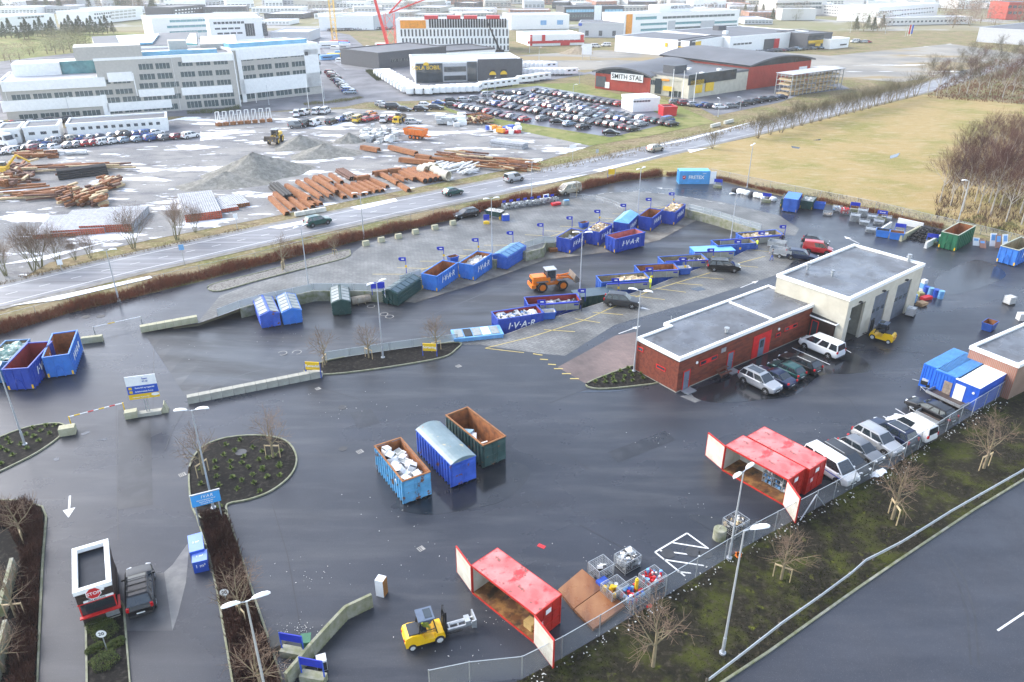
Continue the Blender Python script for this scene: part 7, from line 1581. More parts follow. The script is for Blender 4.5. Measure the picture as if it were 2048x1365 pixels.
for q in [[(700,826),(742,818),(760,846),(716,858)],[(1215,905),(1330,862),(1352,880),(1236,926)],[(236,820),(300,812),(306,1010),(236,1020)]]: flat('asphalt_patch',q,dpm,.0085)
# -- people
skin=M('skin',(.5,.3,.22),.6); hair=M('hair_brown',(.06,.035,.02),.8); hiv=M('hi_vis_yellow',(.75,.85,.05),.6,var=.05); cloth_d=M('dark_clothes',(.02,.022,.03),.8); cloth_g=M('grey_clothes',(.12,.13,.15),.8)
def person(P,rz,label,top,legs,pose='stand',hairm=hair,cap=None,seat=False):
 t=thing('person',label,'person',(P.x,P.y,P.z),rz)
 def skinmesh(nm,vs,es,rad,mats,sub=1):
  me=bpy.data.meshes.new(nm); me.from_pydata(vs,es,[]); o=bpy.data.objects.new(nm,me); C.objects.link(o);
  sm=o.modifiers.new('s','SKIN'); ss=o.modifiers.new('u','SUBSURF'); ss.levels=sub; ss.render_levels=sub
  for i,r_ in enumerate(rad): me.skin_vertices[0].data[i].radius=(r_[0],r_[1]) if isinstance(r_,tuple) else (r_,r_)
  me.skin_vertices[0].data[0].use_root=True
  bpy.context.view_layer.update(); m2=bpy.data.meshes.new_from_object(o.evaluated_get(bpy.context.evaluated_depsgraph_get())); bpy.data.objects.remove(o)
  m2.materials.clear();
  for m in mats: m2.materials.append(m)
  for p in m2.polygons:
   p.use_smooth=True
   z=p.center.z; x=abs(p.center.y)
   hand=any((p.center-Vector(h)).length<.11 for h in hands)
   p.material_index=0 if (z>1.5 or hand) else (1 if z>.95 or x>.24 and z>.7 else (2 if z>.1 else 3))
  return m2
 sp=.12 if pose=='stand' else .22; arm={'stand':[(0.02,.21,1.42),(.02,.27,1.15),(.1,.27,.88)],'reach':[(0.02,.21,1.42),(.15,.27,1.2),(.42,.2,1.25)],'walk':[(0.02,.21,1.42),(-.08,.27,1.17),(.02,.28,.9)]}[pose]
 arm2=[(v[0] if pose!='walk' else -v[0]+.1,-v[1],v[2]) for v in arm]
 f1=.0 if pose=='stand' else .2
 vs=[(0,0,.98),(0,0,1.15),(0,0,1.38),(0.01,0,1.53),(.03,0,1.66),(.03,0,1.76),
  (0,.1,.92),(f1*.6,.11,.5),(f1,.11,.08),(f1+.16,.12,.04),(0,-.1,.92),(-f1*.4,-.11,.5),(-f1,-.11,.08),(-f1+.16,-.12,.04)]+arm+arm2
 es=[(0,1),(1,2),(2,3),(3,4),(4,5),(0,6),(6,7),(7,8),(8,9),(0,10),(10,11),(11,12),(12,13),(2,14),(14,15),(15,16),(2,17),(17,18),(18,19)]
 # fingers and thumb from the wrists
 rad=[(.14,.15),(.13,.14),(.17,.12),.055,(.088,.075),(.075,.07),.09,.062,.045,.04,.09,.062,.045,.04,.065,.045,.03,.065,.045,.03]
 hands=[arm[2],arm2[2]]
 for wi,hnd in((16,arm[2]),(19,arm2[2])):
  h=Vector(hnd); k=len(vs); vs.append(tuple(h+Vector((.03,0,-.07)))); es.append((wi,k)); rad.append((.035,.018))
  for q in range(4): vs.append(tuple(h+Vector((.03+.0+(.015),(q-1.5)*.02,-.14-(.01 if q in(1,2) else 0))))); es.append((k,len(vs)-1)); rad.append(.009)
  vs.append(tuple(h+Vector((.08,0,-.06)))); es.append((wi,len(vs)-1)); rad.append(.011)
 hands+= [tuple(Vector(h)+Vector((.03,0,-.1))) for h in hands[:2]]
 me=skinmesh('body',vs,es,rad,[skin,top,legs,dark]); b=inst('body',me,t)
 m=MB();
 for s in(-1,1): m.obox((.115,s*.03,1.7),(.012,.02,.012),mi=0)
 m.build('eyes',dark,t); m=MB(); m.add([(.11,-.015,1.66),(.11,.015,1.66),(.14,0,1.665),(.11,0,1.7)],[(0,1,2),(0,2,3),(1,3,2)]); m.build('nose',skin,t)
 m=MB(); m.box(.105,-.025,1.635,.115,.025,1.643); m.build('mouth',M('lips',(.35,.12,.1),.6),t)
 m=MB(); n=10; v=[]
 for r_,z in((.098,1.7),(.1,1.76),(.075,1.83),(.02,1.86)): v+=[(.0+r_*math.cos(2*PI*k/n)*1.05,r_*.92*math.sin(2*PI*k/n),z) for k in range(n)]
 m.add(v,[(k*n+j,k*n+(j+1)%n,(k+1)*n+(j+1)%n,(k+1)*n+j) for k in range(3) for j in range(n)]); m.build('cap' if cap else 'hair',cap or hairm,t,smooth=60)
 return t
person(G(1300,578),R(200),'person in full yellow work clothes standing by the cardboard container',hiv,hiv,cap=hiv)
person(G(1513,500),R(180),'person in yellow jacket and blue trousers reaching towards the far fence',hiv,bluem,'reach')
person(G(1161,622),R(100),'person in dark jacket standing behind the wine red container corner',cloth_d,cloth_d,'reach')
person(G(1563,489),R(60),'person in black clothes walking by the rightmost fence container',cloth_d,cloth_d,'walk')
person(G(1543,522),R(150),'person in grey clothes beside the white junk trailer',cloth_g,bluem,'reach')
person(G(127,288),R(250),'person in dark clothes, left of the pair by the barracks steps',cloth_d,cloth_d,'walk')
person(G(132,288),R(240),'person in dark clothes, right of the pair by the barracks steps',cloth_d,cloth_d,'walk')
t=fk1[0]; p,a=fk1[1]; ca,sa=math.cos(a),math.sin(a)
# seated driver
m=None
def driver(P,rz,z,label):
 t=thing('person',label,'person',(P.x,P.y,z),rz); vs=[(-.05,0,.1),(-.08,0,.35),(-.06,0,.6),(-.02,0,.74),(0,0,.86),(0,0,.95),(.35,.13,.12),(.42,.13,-.25),(.55,.13,-.28),(.35,-.13,.12),(.42,-.13,-.25),(.55,-.13,-.28),(-.02,.2,.6),(.12,.22,.38),(.38,.12,.42),(-.02,-.2,.6),(.12,-.22,.38),(.38,-.12,.42)]
 es=[(0,1),(1,2),(2,3),(3,4),(4,5),(0,6),(6,7),(7,8),(0,9),(9,10),(10,11),(2,12),(12,13),(13,14),(2,15),(15,16),(16,17)]; rad=[.15,.13,.15,.055,.09,.075,.08,.055,.04,.08,.055,.04,.06,.045,.035,.06,.045,.035]
 me=bpy.data.meshes.new('b'); me.from_pydata(vs,es,[]); o=bpy.data.objects.new('b',me); C.objects.link(o); o.modifiers.new('s','SKIN'); ss=o.modifiers.new('u','SUBSURF'); ss.levels=1
 for i,r_ in enumerate(rad): me.skin_vertices[0].data[i].radius=(r_,r_)
 bpy.context.view_layer.update(); m2=bpy.data.meshes.new_from_object(o.evaluated_get(bpy.context.evaluated_depsgraph_get())); bpy.data.objects.remove(o); m2.materials.clear()
 for q in (skin,hiv): m2.materials.append(q)
 for p_ in m2.polygons: p_.use_smooth=True; p_.material_index=0 if p_.center.z>.78 else 1
 inst('body',m2,t); m=MB(); m.cyl((0,0,.9),(0,0,1.0),.1,.06,n=10); m.build('hair',hair,t)
driver(Vector((p.x-ca*.08,p.y-sa*.08,0)),a,1.1,'person in yellow vest sitting in the forklift by the lone red container')
# -- hedges
def hedge(P,w_,h,label,col,col2,dens=90,name='hedge',seed=1,poly=None,zb=0,cat='hedge'):
 r=random.Random(seed); m=MB(); o=P[0]
 mt=M('hedge_'+str(seed),col,.85,col2=col2,scale=.8,contrast=.4)
 def tuft(x,y,zz,hh):
  n=1
  a=r.uniform(0,2*PI); ln=hh*r.uniform(.55,1.08); tl=Vector((r.gauss(0,.22),r.gauss(0,.22),1))*ln; wd=.016+.012*r.random()
  s=Vector((math.cos(a),math.sin(a),0))*wd; b=Vector((x,y,zz)); tp=b+tl; m.v+=[tuple(b-s),tuple(b+s),tuple(tp+s*.4),tuple(tp-s*.4)]; k=len(m.v); m.f.append((k-4,k-3,k-2,k-1)); m.m.append(0)
  for q in range(2):
   f=r.uniform(.4,.85); c=b+tl*f; d=Vector((r.gauss(0,.5),r.gauss(0,.5),.7))*hh*.3; s2=Vector((-s.y,s.x,0))*.8; m.v+=[tuple(c-s2),tuple(c+s2),tuple(c+d)]; k=len(m.v); m.f.append((k-3,k-2,k-1)); m.m.append(0)
 if poly:
  Q=[G(*p) for p in poly]; xs=[q.x for q in Q]; ys=[q.y for q in Q]
  def inside(x,y):
   c=False; j=len(Q)-1
   for i in range(len(Q)):
    if (Q[i].y>y)!=(Q[j].y>y) and x<(Q[j].x-Q[i].x)*(y-Q[i].y)/(Q[j].y-Q[i].y)+Q[i].x: c=not c
    j=i
   return c
  ar=abs(sum(Q[i].x*Q[i-1].y-Q[i-1].x*Q[i].y for i in range(len(Q))))/2; cnt=0; o=Q[0]
  while cnt<ar*dens:
   x=r.uniform(min(xs),max(xs));y=r.uniform(min(ys),max(ys))
   if inside(x,y): tuft(x-o.x,y-o.y,0,h*(.75+.35*math.sin(x*1.7+seed)*math.cos(y*1.3))); cnt+=1
 else:
  for a,b in zip(P,P[1:]):
   d=b-a; L_=d.length; n=Vector((-d.y,d.x,0)).normalized()
   for k in range(int(L_*w_*dens)):
    u=r.random(); v=r.uniform(-.5,.5); q=a+d*u+n*(v*w_)-o; hh=h*(1-.7*abs(v)**2.2)*(.85+.2*math.sin((a+d*u).x*.9)); tuft(q.x,q.y,0,hh)
 ob=m.build(name,mt,loc=(o.x,o.y,zb)); return tag(ob,label,cat)
hc=((.24,.065,.025),(.1,.028,.014))
hedge([G(*p) for p in [(-30,672),(0,664),(140,621),(237,599),(300,581),(430,549),(512,529),(727,475),(830,453),(910,434),(1023,405),(1111,390),(1239,360),(1321,351)]],2.1,1.5,'long rust-brown leafless hedge between the yard and the highway',*hc,dens=85,seed=1)
hedge([G(*p) for p in [(1334,352),(1356,350)]],1.5,1.2,'short piece of rust-brown hedge left of the light blue container',*hc,dens=80,seed=2)
hedge([G(*p) for p in [(1425,357),(1480,369),(1540,384),(1640,403),(1731,422),(1810,440),(1886,457)]],1.2,.9,'thin brown hedge between the yard items and the meadow fence',*hc,dens=70,seed=3)
dk=((.09,.032,.018),(.04,.014,.009))
hedge([Vector((0,0,0))],1,1.0,'dark brown bare hedge between the entry lanes and the yard',*dk,dens=190,seed=4,poly=[(402,1034),(448,1030),(462,1060),(478,1100),(507,1205),(536,1300),(575,1400),(480,1400),(466,1330),(440,1190),(422,1110)],zb=.05)
hedge([Vector((0,0,0))],1,1.0,'dark brown bare hedge filling the bed at the left edge',*dk,dens=170,seed=5,poly=[(-60,1008),(50,1008),(82,1022),(88,1060),(80,1130),(76,1250),(68,1400),(20,1400),(36,1250),(44,1120),(20,1060),(-60,1040)],zb=.05)
hedge([G(*p) for p in [(375,228),(425,226),(480,218)]],1.5,1.4,'clipped green hedge in front of the office middle wing',(.1,.13,.02),(.05,.07,.015),dens=40,seed=6)
hedge([G(*p) for p in [(215,227),(250,226),(300,222),(362,216)]],1.5,1.4,'green hedge along the terrace of the office left wing',(.07,.1,.02),(.04,.06,.015),dens=40,seed=7)
hedge([G(*p) for p in [(737,143),(745,150),(760,162)]],2.5,1.6,'green hedge at the corner of the caravan dealer',(.09,.11,.03),(.05,.06,.02),dens=30,seed=8)
hedge([G(*p) for p in [(608,210),(650,207),(690,202),(722,196)]],3,.9,'low yellow-green planting around the office car row',(.2,.19,.04),(.12,.11,.04),dens=25,seed=9)
# small shrubs in the islands
shr=M('shrub_leaves',(.08,.13,.025),.8,col2=(.16,.2,.04),scale=4)
def shrub_mesh(seed,s=1):
 r=random.Random(seed); m=MB()
 for k in range(70):
  a=r.uniform(0,2*PI); e=r.uniform(.1,1.4); l=r.uniform(.1,.32)*s; d=Vector((math.cos(a)*math.cos(e),math.sin(a)*math.cos(e),math.sin(e)))*l; w_=d.cross(Vector((0,0,1))).normalized()*.03*s; b=d*.3
  m.v+=[tuple(b-w_),tuple(b+w_),tuple(d+w_*.6),tuple(d-w_*.6)]; q=len(m.v); m.f.append((q-4,q-3,q-2,q-1)); m.m.append(0)
 return m.mesh('shrub',shr)
SH=[shrub_mesh(i) for i in range(4)]
def shrubs(pxs,desc,group,sc_=1.15):
 for i,px in enumerate(pxs):
  P=G(*px); o=inst('shrub',SH[i%4],None,(P.x,P.y,.05),i*1.3,sc_=(sc_,)*3); tag(o,f'small green shrub, {desc}','shrub',group)
shrubs([(480,882),(452,892),(506,897),(470,903),(525,905),(447,912),(488,915),(562,905),(430,925),(461,925),(484,928),(548,914),(518,922),(432,938),(462,938),(497,937),(524,942),(560,930),(433,955),(465,957),(484,963),(506,952),(536,918),(558,935),(402,970),(438,973),(475,980),(526,938),(508,968),(559,953),(402,940),(535,956),(520,985),(432,1000),(440,1015),(410,1010)],'one of many alike on the large round planting island','shrubs on the round island')
shrubs([(15,880),(20,888),(66,858),(93,853),(82,864),(52,871),(110,853),(68,875),(100,869),(42,890),(14,904),(78,884),(54,899),(26,912),(3,898),(3,930)],'one of many alike on the pointed left island','shrubs on the left island')
shrubs([(1240,744),(1256,738),(1226,751),(1209,757),(1260,746),(1281,750),(1226,759),(1249,755),(1265,753),(1190,765),(1210,766),(1229,766),(1246,764),(1265,763),(1286,758)],'one of many alike on the triangular island at the service building','shrubs on the triangular island')
def bush(px,s,lb,seed,zb=.1):
 P=G(*px); r=random.Random(seed); m=MB()
 for k in range(1500):
  v=Vector((r.gauss(0,1),r.gauss(0,1),abs(r.gauss(0,1)))).normalized()*r.uniform(.55,1)*s; v.z*=.6; v+=Vector((math.sin(v.y*6)*.1,math.sin(v.x*7)*.1,0)); w_=Vector((r.gauss(0,1),r.gauss(0,1),r.gauss(0,1))).normalized()*.05; w2=w_.cross(Vector((r.random(),r.random(),1))).normalized()*.05
  m.v+=[tuple(v-w_),tuple(v+w2),tuple(v+w_)]; q=len(m.v); m.f.append((q-3,q-2,q-1)); m.m.append(0)
 tag(m.build('bush',M('juniper',(.035,.06,.012),.85,col2=(.1,.12,.02),scale=3),loc=(P.x,P.y,zb)),lb,'bush','evergreen bushes below the booth')
bush((210,1265),.95,'spreading dark green evergreen right below the payment booth',1); bush((195,1250),.8,'dark evergreen at the left below the payment booth',2); bush((232,1290),.55,'grey-green bush beside the speed sign',3); bush((210,1325),.9,'yellow-green evergreen below the speed sign',4); bush((190,1300),.5,'small grey bush left of the speed sign',5)
# -- bare trees
bark=M('bare_bark',(.18,.14,.08),.85,col2=(.27,.22,.13),scale=3); barkg=M('greenish_bark',(.2,.19,.1),.85,col2=(.13,.12,.06),scale=3); birch=M('birch_bark',(.5,.46,.4),.8,col2=(.3,.26,.22),scale=1.5); twigm=M('purple_twigs',(.065,.025,.022),.9,col2=(.12,.055,.04),scale=.3); twigo=M('olive_twigs',(.14,.12,.07),.9,col2=(.09,.075,.045),scale=.3)
def grow(m,r,p,d,ln,rad,lev,maxl,spread=.55,n=None,tw=None,sides=5):
 segs_=3 if lev<2 else 2; q=p;
 for i in range(segs_):
  d2=(d+Vector((r.gauss(0,.1),r.gauss(0,.1),r.gauss(.03,.06)))).normalized(); e=q+d2*(ln/segs_); r0=rad*(1-.22*i); r1=rad*(1-.22*(i+1))
  (m if rad>.02 or tw is None else tw).cyl(q,e,max(r0,.006),max(r1,.005),n=sides if lev<2 else 3,cap=False)
  if lev<maxl and (i>0 or lev>0):
   for k in range(n or 2):
    a=r.uniform(0,2*PI); o=d2.orthogonal().normalized(); o=(Matrix.Rotation(a,3,d2)@o); nd=(d2*(1-spread)+o*spread+Vector((0,0,.12))).normalized()
    grow(m,r,e,nd,ln*r.uniform(.55,.8),r1*.62,lev+1,maxl,spread,n,tw,sides)
  q=e; d=d2
 if lev<maxl: grow(m,r,q,d,ln*.7,rad*.5,lev+1,maxl,spread,n,tw,sides)
def tree_mesh(seed,h,spread=.55,maxl=4,trunk=.09,tl=.3,n=2,stems=1):
 r=random.Random(seed); m=MB(); tw=MB()
 if stems==1:
  m.cyl((0,0,0),(0,0,h*tl),trunk,trunk*.8,n=7,cap=False)
  for k in range(4): a=k*PI/2+r.random(); grow(m,r,Vector((0,0,h*tl*(.85+.06*k))),Vector((math.cos(a)*.7,math.sin(a)*.7,.75)).normalized(),h*.24,trunk*.5,1,maxl,spread,n,tw)
  grow(m,r,Vector((0,0,h*tl)),Vector((0,0,1)),h*.26,trunk*.7,0,maxl,spread,n,tw)
 else:
  for k in range(stems):
   a=2*PI*k/stems+r.random(); grow(m,r,Vector((math.cos(a)*.2,math.sin(a)*.2,0)),Vector((math.cos(a)*.28,math.sin(a)*.28,1)).normalized(),h*.4,trunk,0,maxl,spread,n,tw)
 return m,tw
def treeproto(seed,bm_,tm_,*a,**k):
 m,tw=tree_mesh(seed,*a,**k); return m.mesh('trunk',bm_,60),tw.mesh('crown',tm_)
PT=[treeproto(i,bark,M('pale_twigs',(.24,.165,.11),.9,col2=(.17,.11,.075)),4.2,.6,3,.085,.28) for i in (1,2,3)]
def tree(px,proto,s,rz,lb,group,stakes=False,z=.05,name='bare_tree',sxy=1,P=None):
 P=P or G(*px); t=thing(name,lb,'tree',(P.x,P.y,z),rz,group); t.scale=(s*sxy,s*sxy,s); inst('trunk',proto[0],t); inst('crown',proto[1],t)
 if stakes:
  m=MB();
  for k in range(2 if stakes==1 else 3): a=2*PI*k/(2 if stakes==1 else 3); m.cyl((.45*math.cos(a),.45*math.sin(a),0),(.45*math.cos(a),.45*math.sin(a),.95),.03,n=5)
  m.box(-.45,-.03,.85,.45,.03,.92); m.build('stake',woodm,t)
 return t
gT='young bare trees in the planting beds'
for i,(px,s,st,lb) in enumerate([((547,916),1.15,1,'young bare tree with stakes at the right of the round island'),((407,950),1.1,1,'young bare tree with stakes at the left of the round island'),((47,1083),1.05,1,'staked bare tree at the top of the left bed'),((33,1235),1.05,1,'staked bare tree in the middle of the left bed'),((8,1345),1.0,0,'bare tree at the bottom of the left bed'),((485,1243),1.1,1,'staked bare tree in the dark hedge by the speed sign'),((525,1390),1.1,0,'bare tree in the dark hedge at the bottom edge'),((650,731),1.0,1,'slim bare tree, leftmost on the narrow island'),((738,717),1.0,1,'slim bare tree, middle one on the narrow island'),((873,702),1.0,1,'slim bare tree, rightmost on the narrow island'),((567,540),1.2,1,'young bare tree on the cobbled island, left one'),((670,511),.8,1,'young bare tree on the cobbled island, right one'),((1153,396),.8,0,'small staked tree between the cream van and the railing')]): tree(px,PT[i%3],s*1.22,i*1.1,lb,gT,st)
gS='bare trees on the mossy slope'
for i,(px,s,st,lb) in enumerate([((1306,1334),1.2,0,'wide bare tree on the mossy slope, nearest the bottom'),((1562,1160),1.0,1,'staked bare tree on the slope right of the wide-headed lamp'),((1784,1040),1.25,1,'staked bare tree on the slope below the parked dark cars'),((1967,938),1.2,1,'staked bare tree on the slope below the blue site cabin')]): tree(px,PT[(i+1)%3],s*1.3,i*2.1+.5,lb,gS,st)
PM=[treeproto(20+i,barkg,MT['pale_twigs'],6,.38,3,.07,n=2,stems=6) for i in range(3)]
gR='multi-stemmed bare trees along the highway'
for i,(px,s,lb) in enumerate([((12,553),.95,'bare multi-stemmed tree at the left edge of the highway verge'),((68,542),1.1,'bare multi-stemmed tree, second from the left on the verge'),((82,535),1.15,'tall bare tree behind the second one on the verge'),((118,530),1.0,'leaning bare multi-stemmed tree near the long pale beam'),((151,522),.6,'small bare tree left of the grey beam stack'),((181,517),.75,'slim bare tree at the lower corner of the grey beam stack'),((268,498),1.15,'large bare tree in front of the grey beam stack'),((355,481),1.15,'large bare tree right of the grey beam stack'),((392,466),.8,'thin bare tree beside the red-ended beams')]): tree(px,PM[i%3],s,i*.9,lb,gR)
r=random.Random(31)
rl=[(1424,298,.8),(1515,277,1.2),(1540,270,1.0),(1562,266,1.2),(1584,258,.9),(1603,252,1.3),(1622,247,1.1),(1640,243,1.2),(1658,238,1.0),(1675,233,1.3),(1692,229,1.1),(1708,226,1.2),(1722,222,1.4),(1738,218,1.2),(1752,213,1.3),(1766,210,1.2),(1780,206,1.4),(1795,202,1.2),(1812,198,1.1),(1830,193,1.5)]
PR=[treeproto(30+i,bark,twigo,5.5,.4,3,.07,n=2,stems=5) for i in range(2)]
for i,(x,y,s) in enumerate(rl): tree((x,y),PR[i%2],s,i,f'bare roadside tree at the edge of the meadow, {nth(i)} from the left','bare trees between meadow and highway',sxy=1.3)
# birch wood
PB=[treeproto(50+i,birch,twigm,11,.38,4,.13,.35,n=2) for i in range(3)]; PB2=[treeproto(60+i,birch,twigo,11,.4,4,.12,.35,n=2) for i in range(2)]
k=0
for (x,y) in [(1885,408),(1905,415),(1928,422),(1955,428),(1985,436),(2015,445),(2046,452),(1898,385),(1920,392),(1945,402),(1975,408),(2005,418),(2038,425),(1915,365),(1942,372),(1970,380),(2000,388),(2030,395),(1925,342),(1955,350),(1988,356),(2020,362),(2050,370),(1968,328),(2000,332),(2032,340),(2060,350),(1990,310),(2025,318),(2055,325),(2040,298),(2070,430),(2085,400),(2080,370),(2110,450)]:
 x+=r.uniform(-6,6);y+=r.uniform(-4,4); tree((x,y),PB[k%3],r.uniform(.75,1.15),r.random()*6,'slender birch in the purple-brown wood beyond the meadow corner, one of many alike','birches beyond the meadow corner',name='birch_tree',z=0); k+=1
for (x,y) in [(1870,192),(1890,186),(1912,192),(1935,188),(1957,195),(1980,190),(2003,197),(2027,193),(2048,200),(1880,172),(1903,168),(1928,172),(1950,168),(1975,174),(2000,170),(2025,176),(2050,172),(1940,150),(1965,146),(1990,150),(2015,148),(2042,152),(1995,130),(2025,128),(2050,125),(2075,160),(2080,190),(2100,140),(1850,186)]:
 x+=r.uniform(-6,6);y+=r.uniform(-3,3); tree((x,y),(PB2+PB)[k%3],r.uniform(.8,1.15),r.random()*6,'pale-stemmed birch in the wood beside the far end of the highway, one of many alike','birches by the far highway',name='birch_tree',z=0,sxy=1.2); k+=1
def brush(poly,h,lab,col,col2,dens,seed,wd=.05,name='undergrowth'):
 Q=[G(*p) for p in poly]; xs=[q.x for q in Q]; ys=[q.y for q in Q]; r=random.Random(seed); m=MB(); cnt=0; o=Q[0]
 ar=abs(sum(Q[i].x*Q[i-1].y-Q[i-1].x*Q[i].y for i in range(len(Q))))/2
 while cnt<ar*dens:
  x=r.uniform(min(xs),max(xs));y=r.uniform(min(ys),max(ys)); c=False; j=len(Q)-1
  for i in range(len(Q)):
   if (Q[i].y>y)!=(Q[j].y>y) and x<(Q[j].x-Q[i].x)*(y-Q[i].y)/(Q[j].y-Q[i].y)+Q[i].x: c=not c
   j=i
  if not c: continue
  cnt+=1; b=Vector((x-o.x,y-o.y,0)); hh=h*r.uniform(.5,1.1)*(.7+.5*math.sin(x*.5)*math.sin(y*.43))
  for q in range(3):
   a=r.uniform(0,6.3); s=Vector((math.cos(a),math.sin(a),0))*wd; t=b+Vector((r.gauss(0,.35),r.gauss(0,.35),1))*hh; m.v+=[tuple(b-s),tuple(b+s),tuple(t)]; k=len(m.v); m.f.append((k-3,k-2,k-1)); m.m.append(0)
 return tag(m.build(name,M(name+str(seed),col,.95,col2=col2,scale=.2),loc=(o.x,o.y,0)),lab,'undergrowth',kind='stuff')
brush([(1850,196),(2100,214),(2110,120),(1990,120),(1900,160)],1.1,'rust-brown undergrowth below the birches by the far highway',(.22,.08,.04),(.12,.07,.04),1.2,1,.08)
brush([(1870,440),(2110,505),(2110,290),(2040,285),(1960,320),(1900,355),(1870,400)],1.5,'brown undergrowth below the birches beyond the meadow corner',(.06,.03,.02),(.12,.07,.045),2.2,2,.04)
brush([(1640,385),(1700,395),(1880,440),(1880,452),(1740,422),(1600,392)],.9,'tall dry weeds along the meadow fence',(.28,.2,.1),(.2,.16,.08),4,3,.03,'dry_weeds')
brush([(1430,350),(1600,385),(1600,394),(1430,358)],.8,'dry weeds behind the hedge near the light blue container',(.28,.2,.1),(.2,.16,.08),4,4,.03,'dry_weeds')
brush([(1040,335),(1300,292),(1520,232),(1700,195),(1700,205),(1540,248),(1300,305),(1066,350)],.8,'dry tussocks on the far verge of the highway',(.3,.22,.11),(.2,.15,.08),1.6,5,.05,'dry_weeds')
brush([(0,562),(140,530),(300,496),(512,450),(512,456),(300,503),(140,538),(0,572)],.5,'brown dead growth on the far verge under the bare trees',(.2,.12,.06),(.13,.09,.05),5,6,.03,'dry_weeds')
brush([(990,1380),(1123,1322),(1330,1200),(1506,1092),(1666,1006),(1891,870),(2120,730),(2120,925),(1948,1018),(1711,1172),(1440,1370)],.11,'moss and short grass tufts covering the slope',(.055,.06,.013),(.02,.02,.01),22,7,.03,'moss_tufts')
for i,px in enumerate([(1590+1536-1536+345,440),(1710,1)][:0]): pass
for i,(px,s) in enumerate([((1935,447),1.3),((1958,440),1.4),((1996,462),1.3),((2020,455),1.5)]):
 bush(px,s,f'pale round bush at the edge of the birch wood, {nth(i)} from the left',30+i,0)
# stepping of the green hedgerow tuft in the meadow: puddles
for q in [[(1582,292),(1600,295),(1598,298),(1584,296)],[(1625,281),(1642,278),(1640,281)],[(1780,312),(1800,306),(1795,314),(1780,318)]]: flat('puddle',q,pud,.0)
# -- town and buildings beyond the highway
beige=M('beige_cladding',(.46,.44,.4),.7,var=.08); lgrey=M('light_grey_panel',(.5,.51,.53),.6,var=.08); dgrey=M('dark_grey_cladding',(.075,.08,.09),.6,var=.15); roofd=M('dark_roof',(.12,.125,.135),.7,var=.15,scale=.1); roofl=M('light_roof',(.42,.43,.45),.8,var=.12,scale=.1)
blueg=M('blue_roof_glass',(.2,.45,.62),.15,var=.2,scale=.2); turq=M('turquoise_glass',(.12,.3,.33),.15,var=.4,scale=.3); farred=M('red_cladding',(.42,.05,.03),.6,var=.12,scale=.3); orm=M('orange_panel',(.8,.3,.02),.6); winf=M('office_glass',(.05,.07,.08),.15,col2=(.11,.15,.15),scale=.15); paleb=M('pale_render',(.66,.64,.6),.8,var=.08)
_w=MB(); _w.box(-.5,-.06,-.5,.5,0,.5,0)
for k in(-1,0,1): _w.box(k*.25-.007,-.075,-.5,k*.25+.007,-.061,.5,1)
WIN={}
def winmesh(g):
 if g not in WIN: WIN[g]=_w.mesh('window',[g,white])
 return WIN[g]
def bl(label,A,B,top,D,wall,roof=roofd,rows=(),bands=(),cat='building',name='office_building',group=None,roofparts=(),par=None,z=0):
 a=G(*A,z);b=G(*B,z); F=Fac(a,b); h=F.uv(*top)[1]-z; t=thing(name,label,cat,(a.x,a.y,z),F.ang,group)
 m=MB(); m.box(0,0,0,F.L,D,h-.01); m.build('wall',wall,t); m=MB(); m.box(.3,.3,h-.01,F.L-.3,D-.3,h+.05); m.build('roof',roof,t)
 m=MB(); e=.4
 for q in((-.1,-.1,F.L+.1,e),(-.1,D-e,F.L+.1,D+.1),(-.1,e,e,D-e),(F.L-e,e,F.L+.1,D-e)): m.box(q[0],q[1],h-.3,q[2],q[3],h+.4)
 m.build('roof_edge',par or wall,t)
 for (x0,y0,x1,y1,mt,nm) in bands:
  u0,z1=F.uv(x0,y0);u1,z0=F.uv(x1,y1); m=MB(); m.box(min(u0,u1),-.35,max(-z,min(z0,z1)),max(u0,u1),-.101,max(z0,z1)); m.build(nm,mt,t)
 tot=0
 for (x0,y0,x1,y1,hp,n,fl,gm) in rows:
  u0,z0=F.uv(x0,y0);u1,z1=F.uv(x1,y1); zc=(z0+z1)/2-z; hh=(F.uv(x0,y0-hp/2)[1]-F.uv(x0,y0+hp/2)[1])*1.15; st=(u1-u0)/max(1,n-1) if n>1 else 4
  for i in range(n):
   if tot>=100: break
   tot+=1; inst('window',winmesh(gm),t,(u0+st*i if n>1 else u0,-.02,zc),sc_=(abs(st)*fl,1 if abs(st)<8 else 1.2,hh))
 for (x,y,w_,d_,h_,mt,nm) in roofparts: m=MB(); m.box(x*F.L,y*D,h,x*F.L+w_,y*D+d_,h+h_); m.build(nm,mt,t)
 return t,F,h
W=winf; bb='white_band'
bl('white and beige office, long left wing with overhanging white storeys',(18,245),(213,232),(18,166),22,beige,roofl,[(36,176,243,160,8,6,.85,W),(43,197,248,181,9,6,.85,W),(58,236,183,224,9,4,.85,W),(40,216,185,204,5,4,.8,glass)],[(0,165,213,173,white,bb),(0,203,213,212,white,bb),(200,190,213,232,white,bb),(5,165,18,212,white,bb)],par=white,roofparts=[(.35,.6,26,7,3.5,turq,'glazed_gallery'),(.1,.55,12,9,3.4,white,'penthouse')])
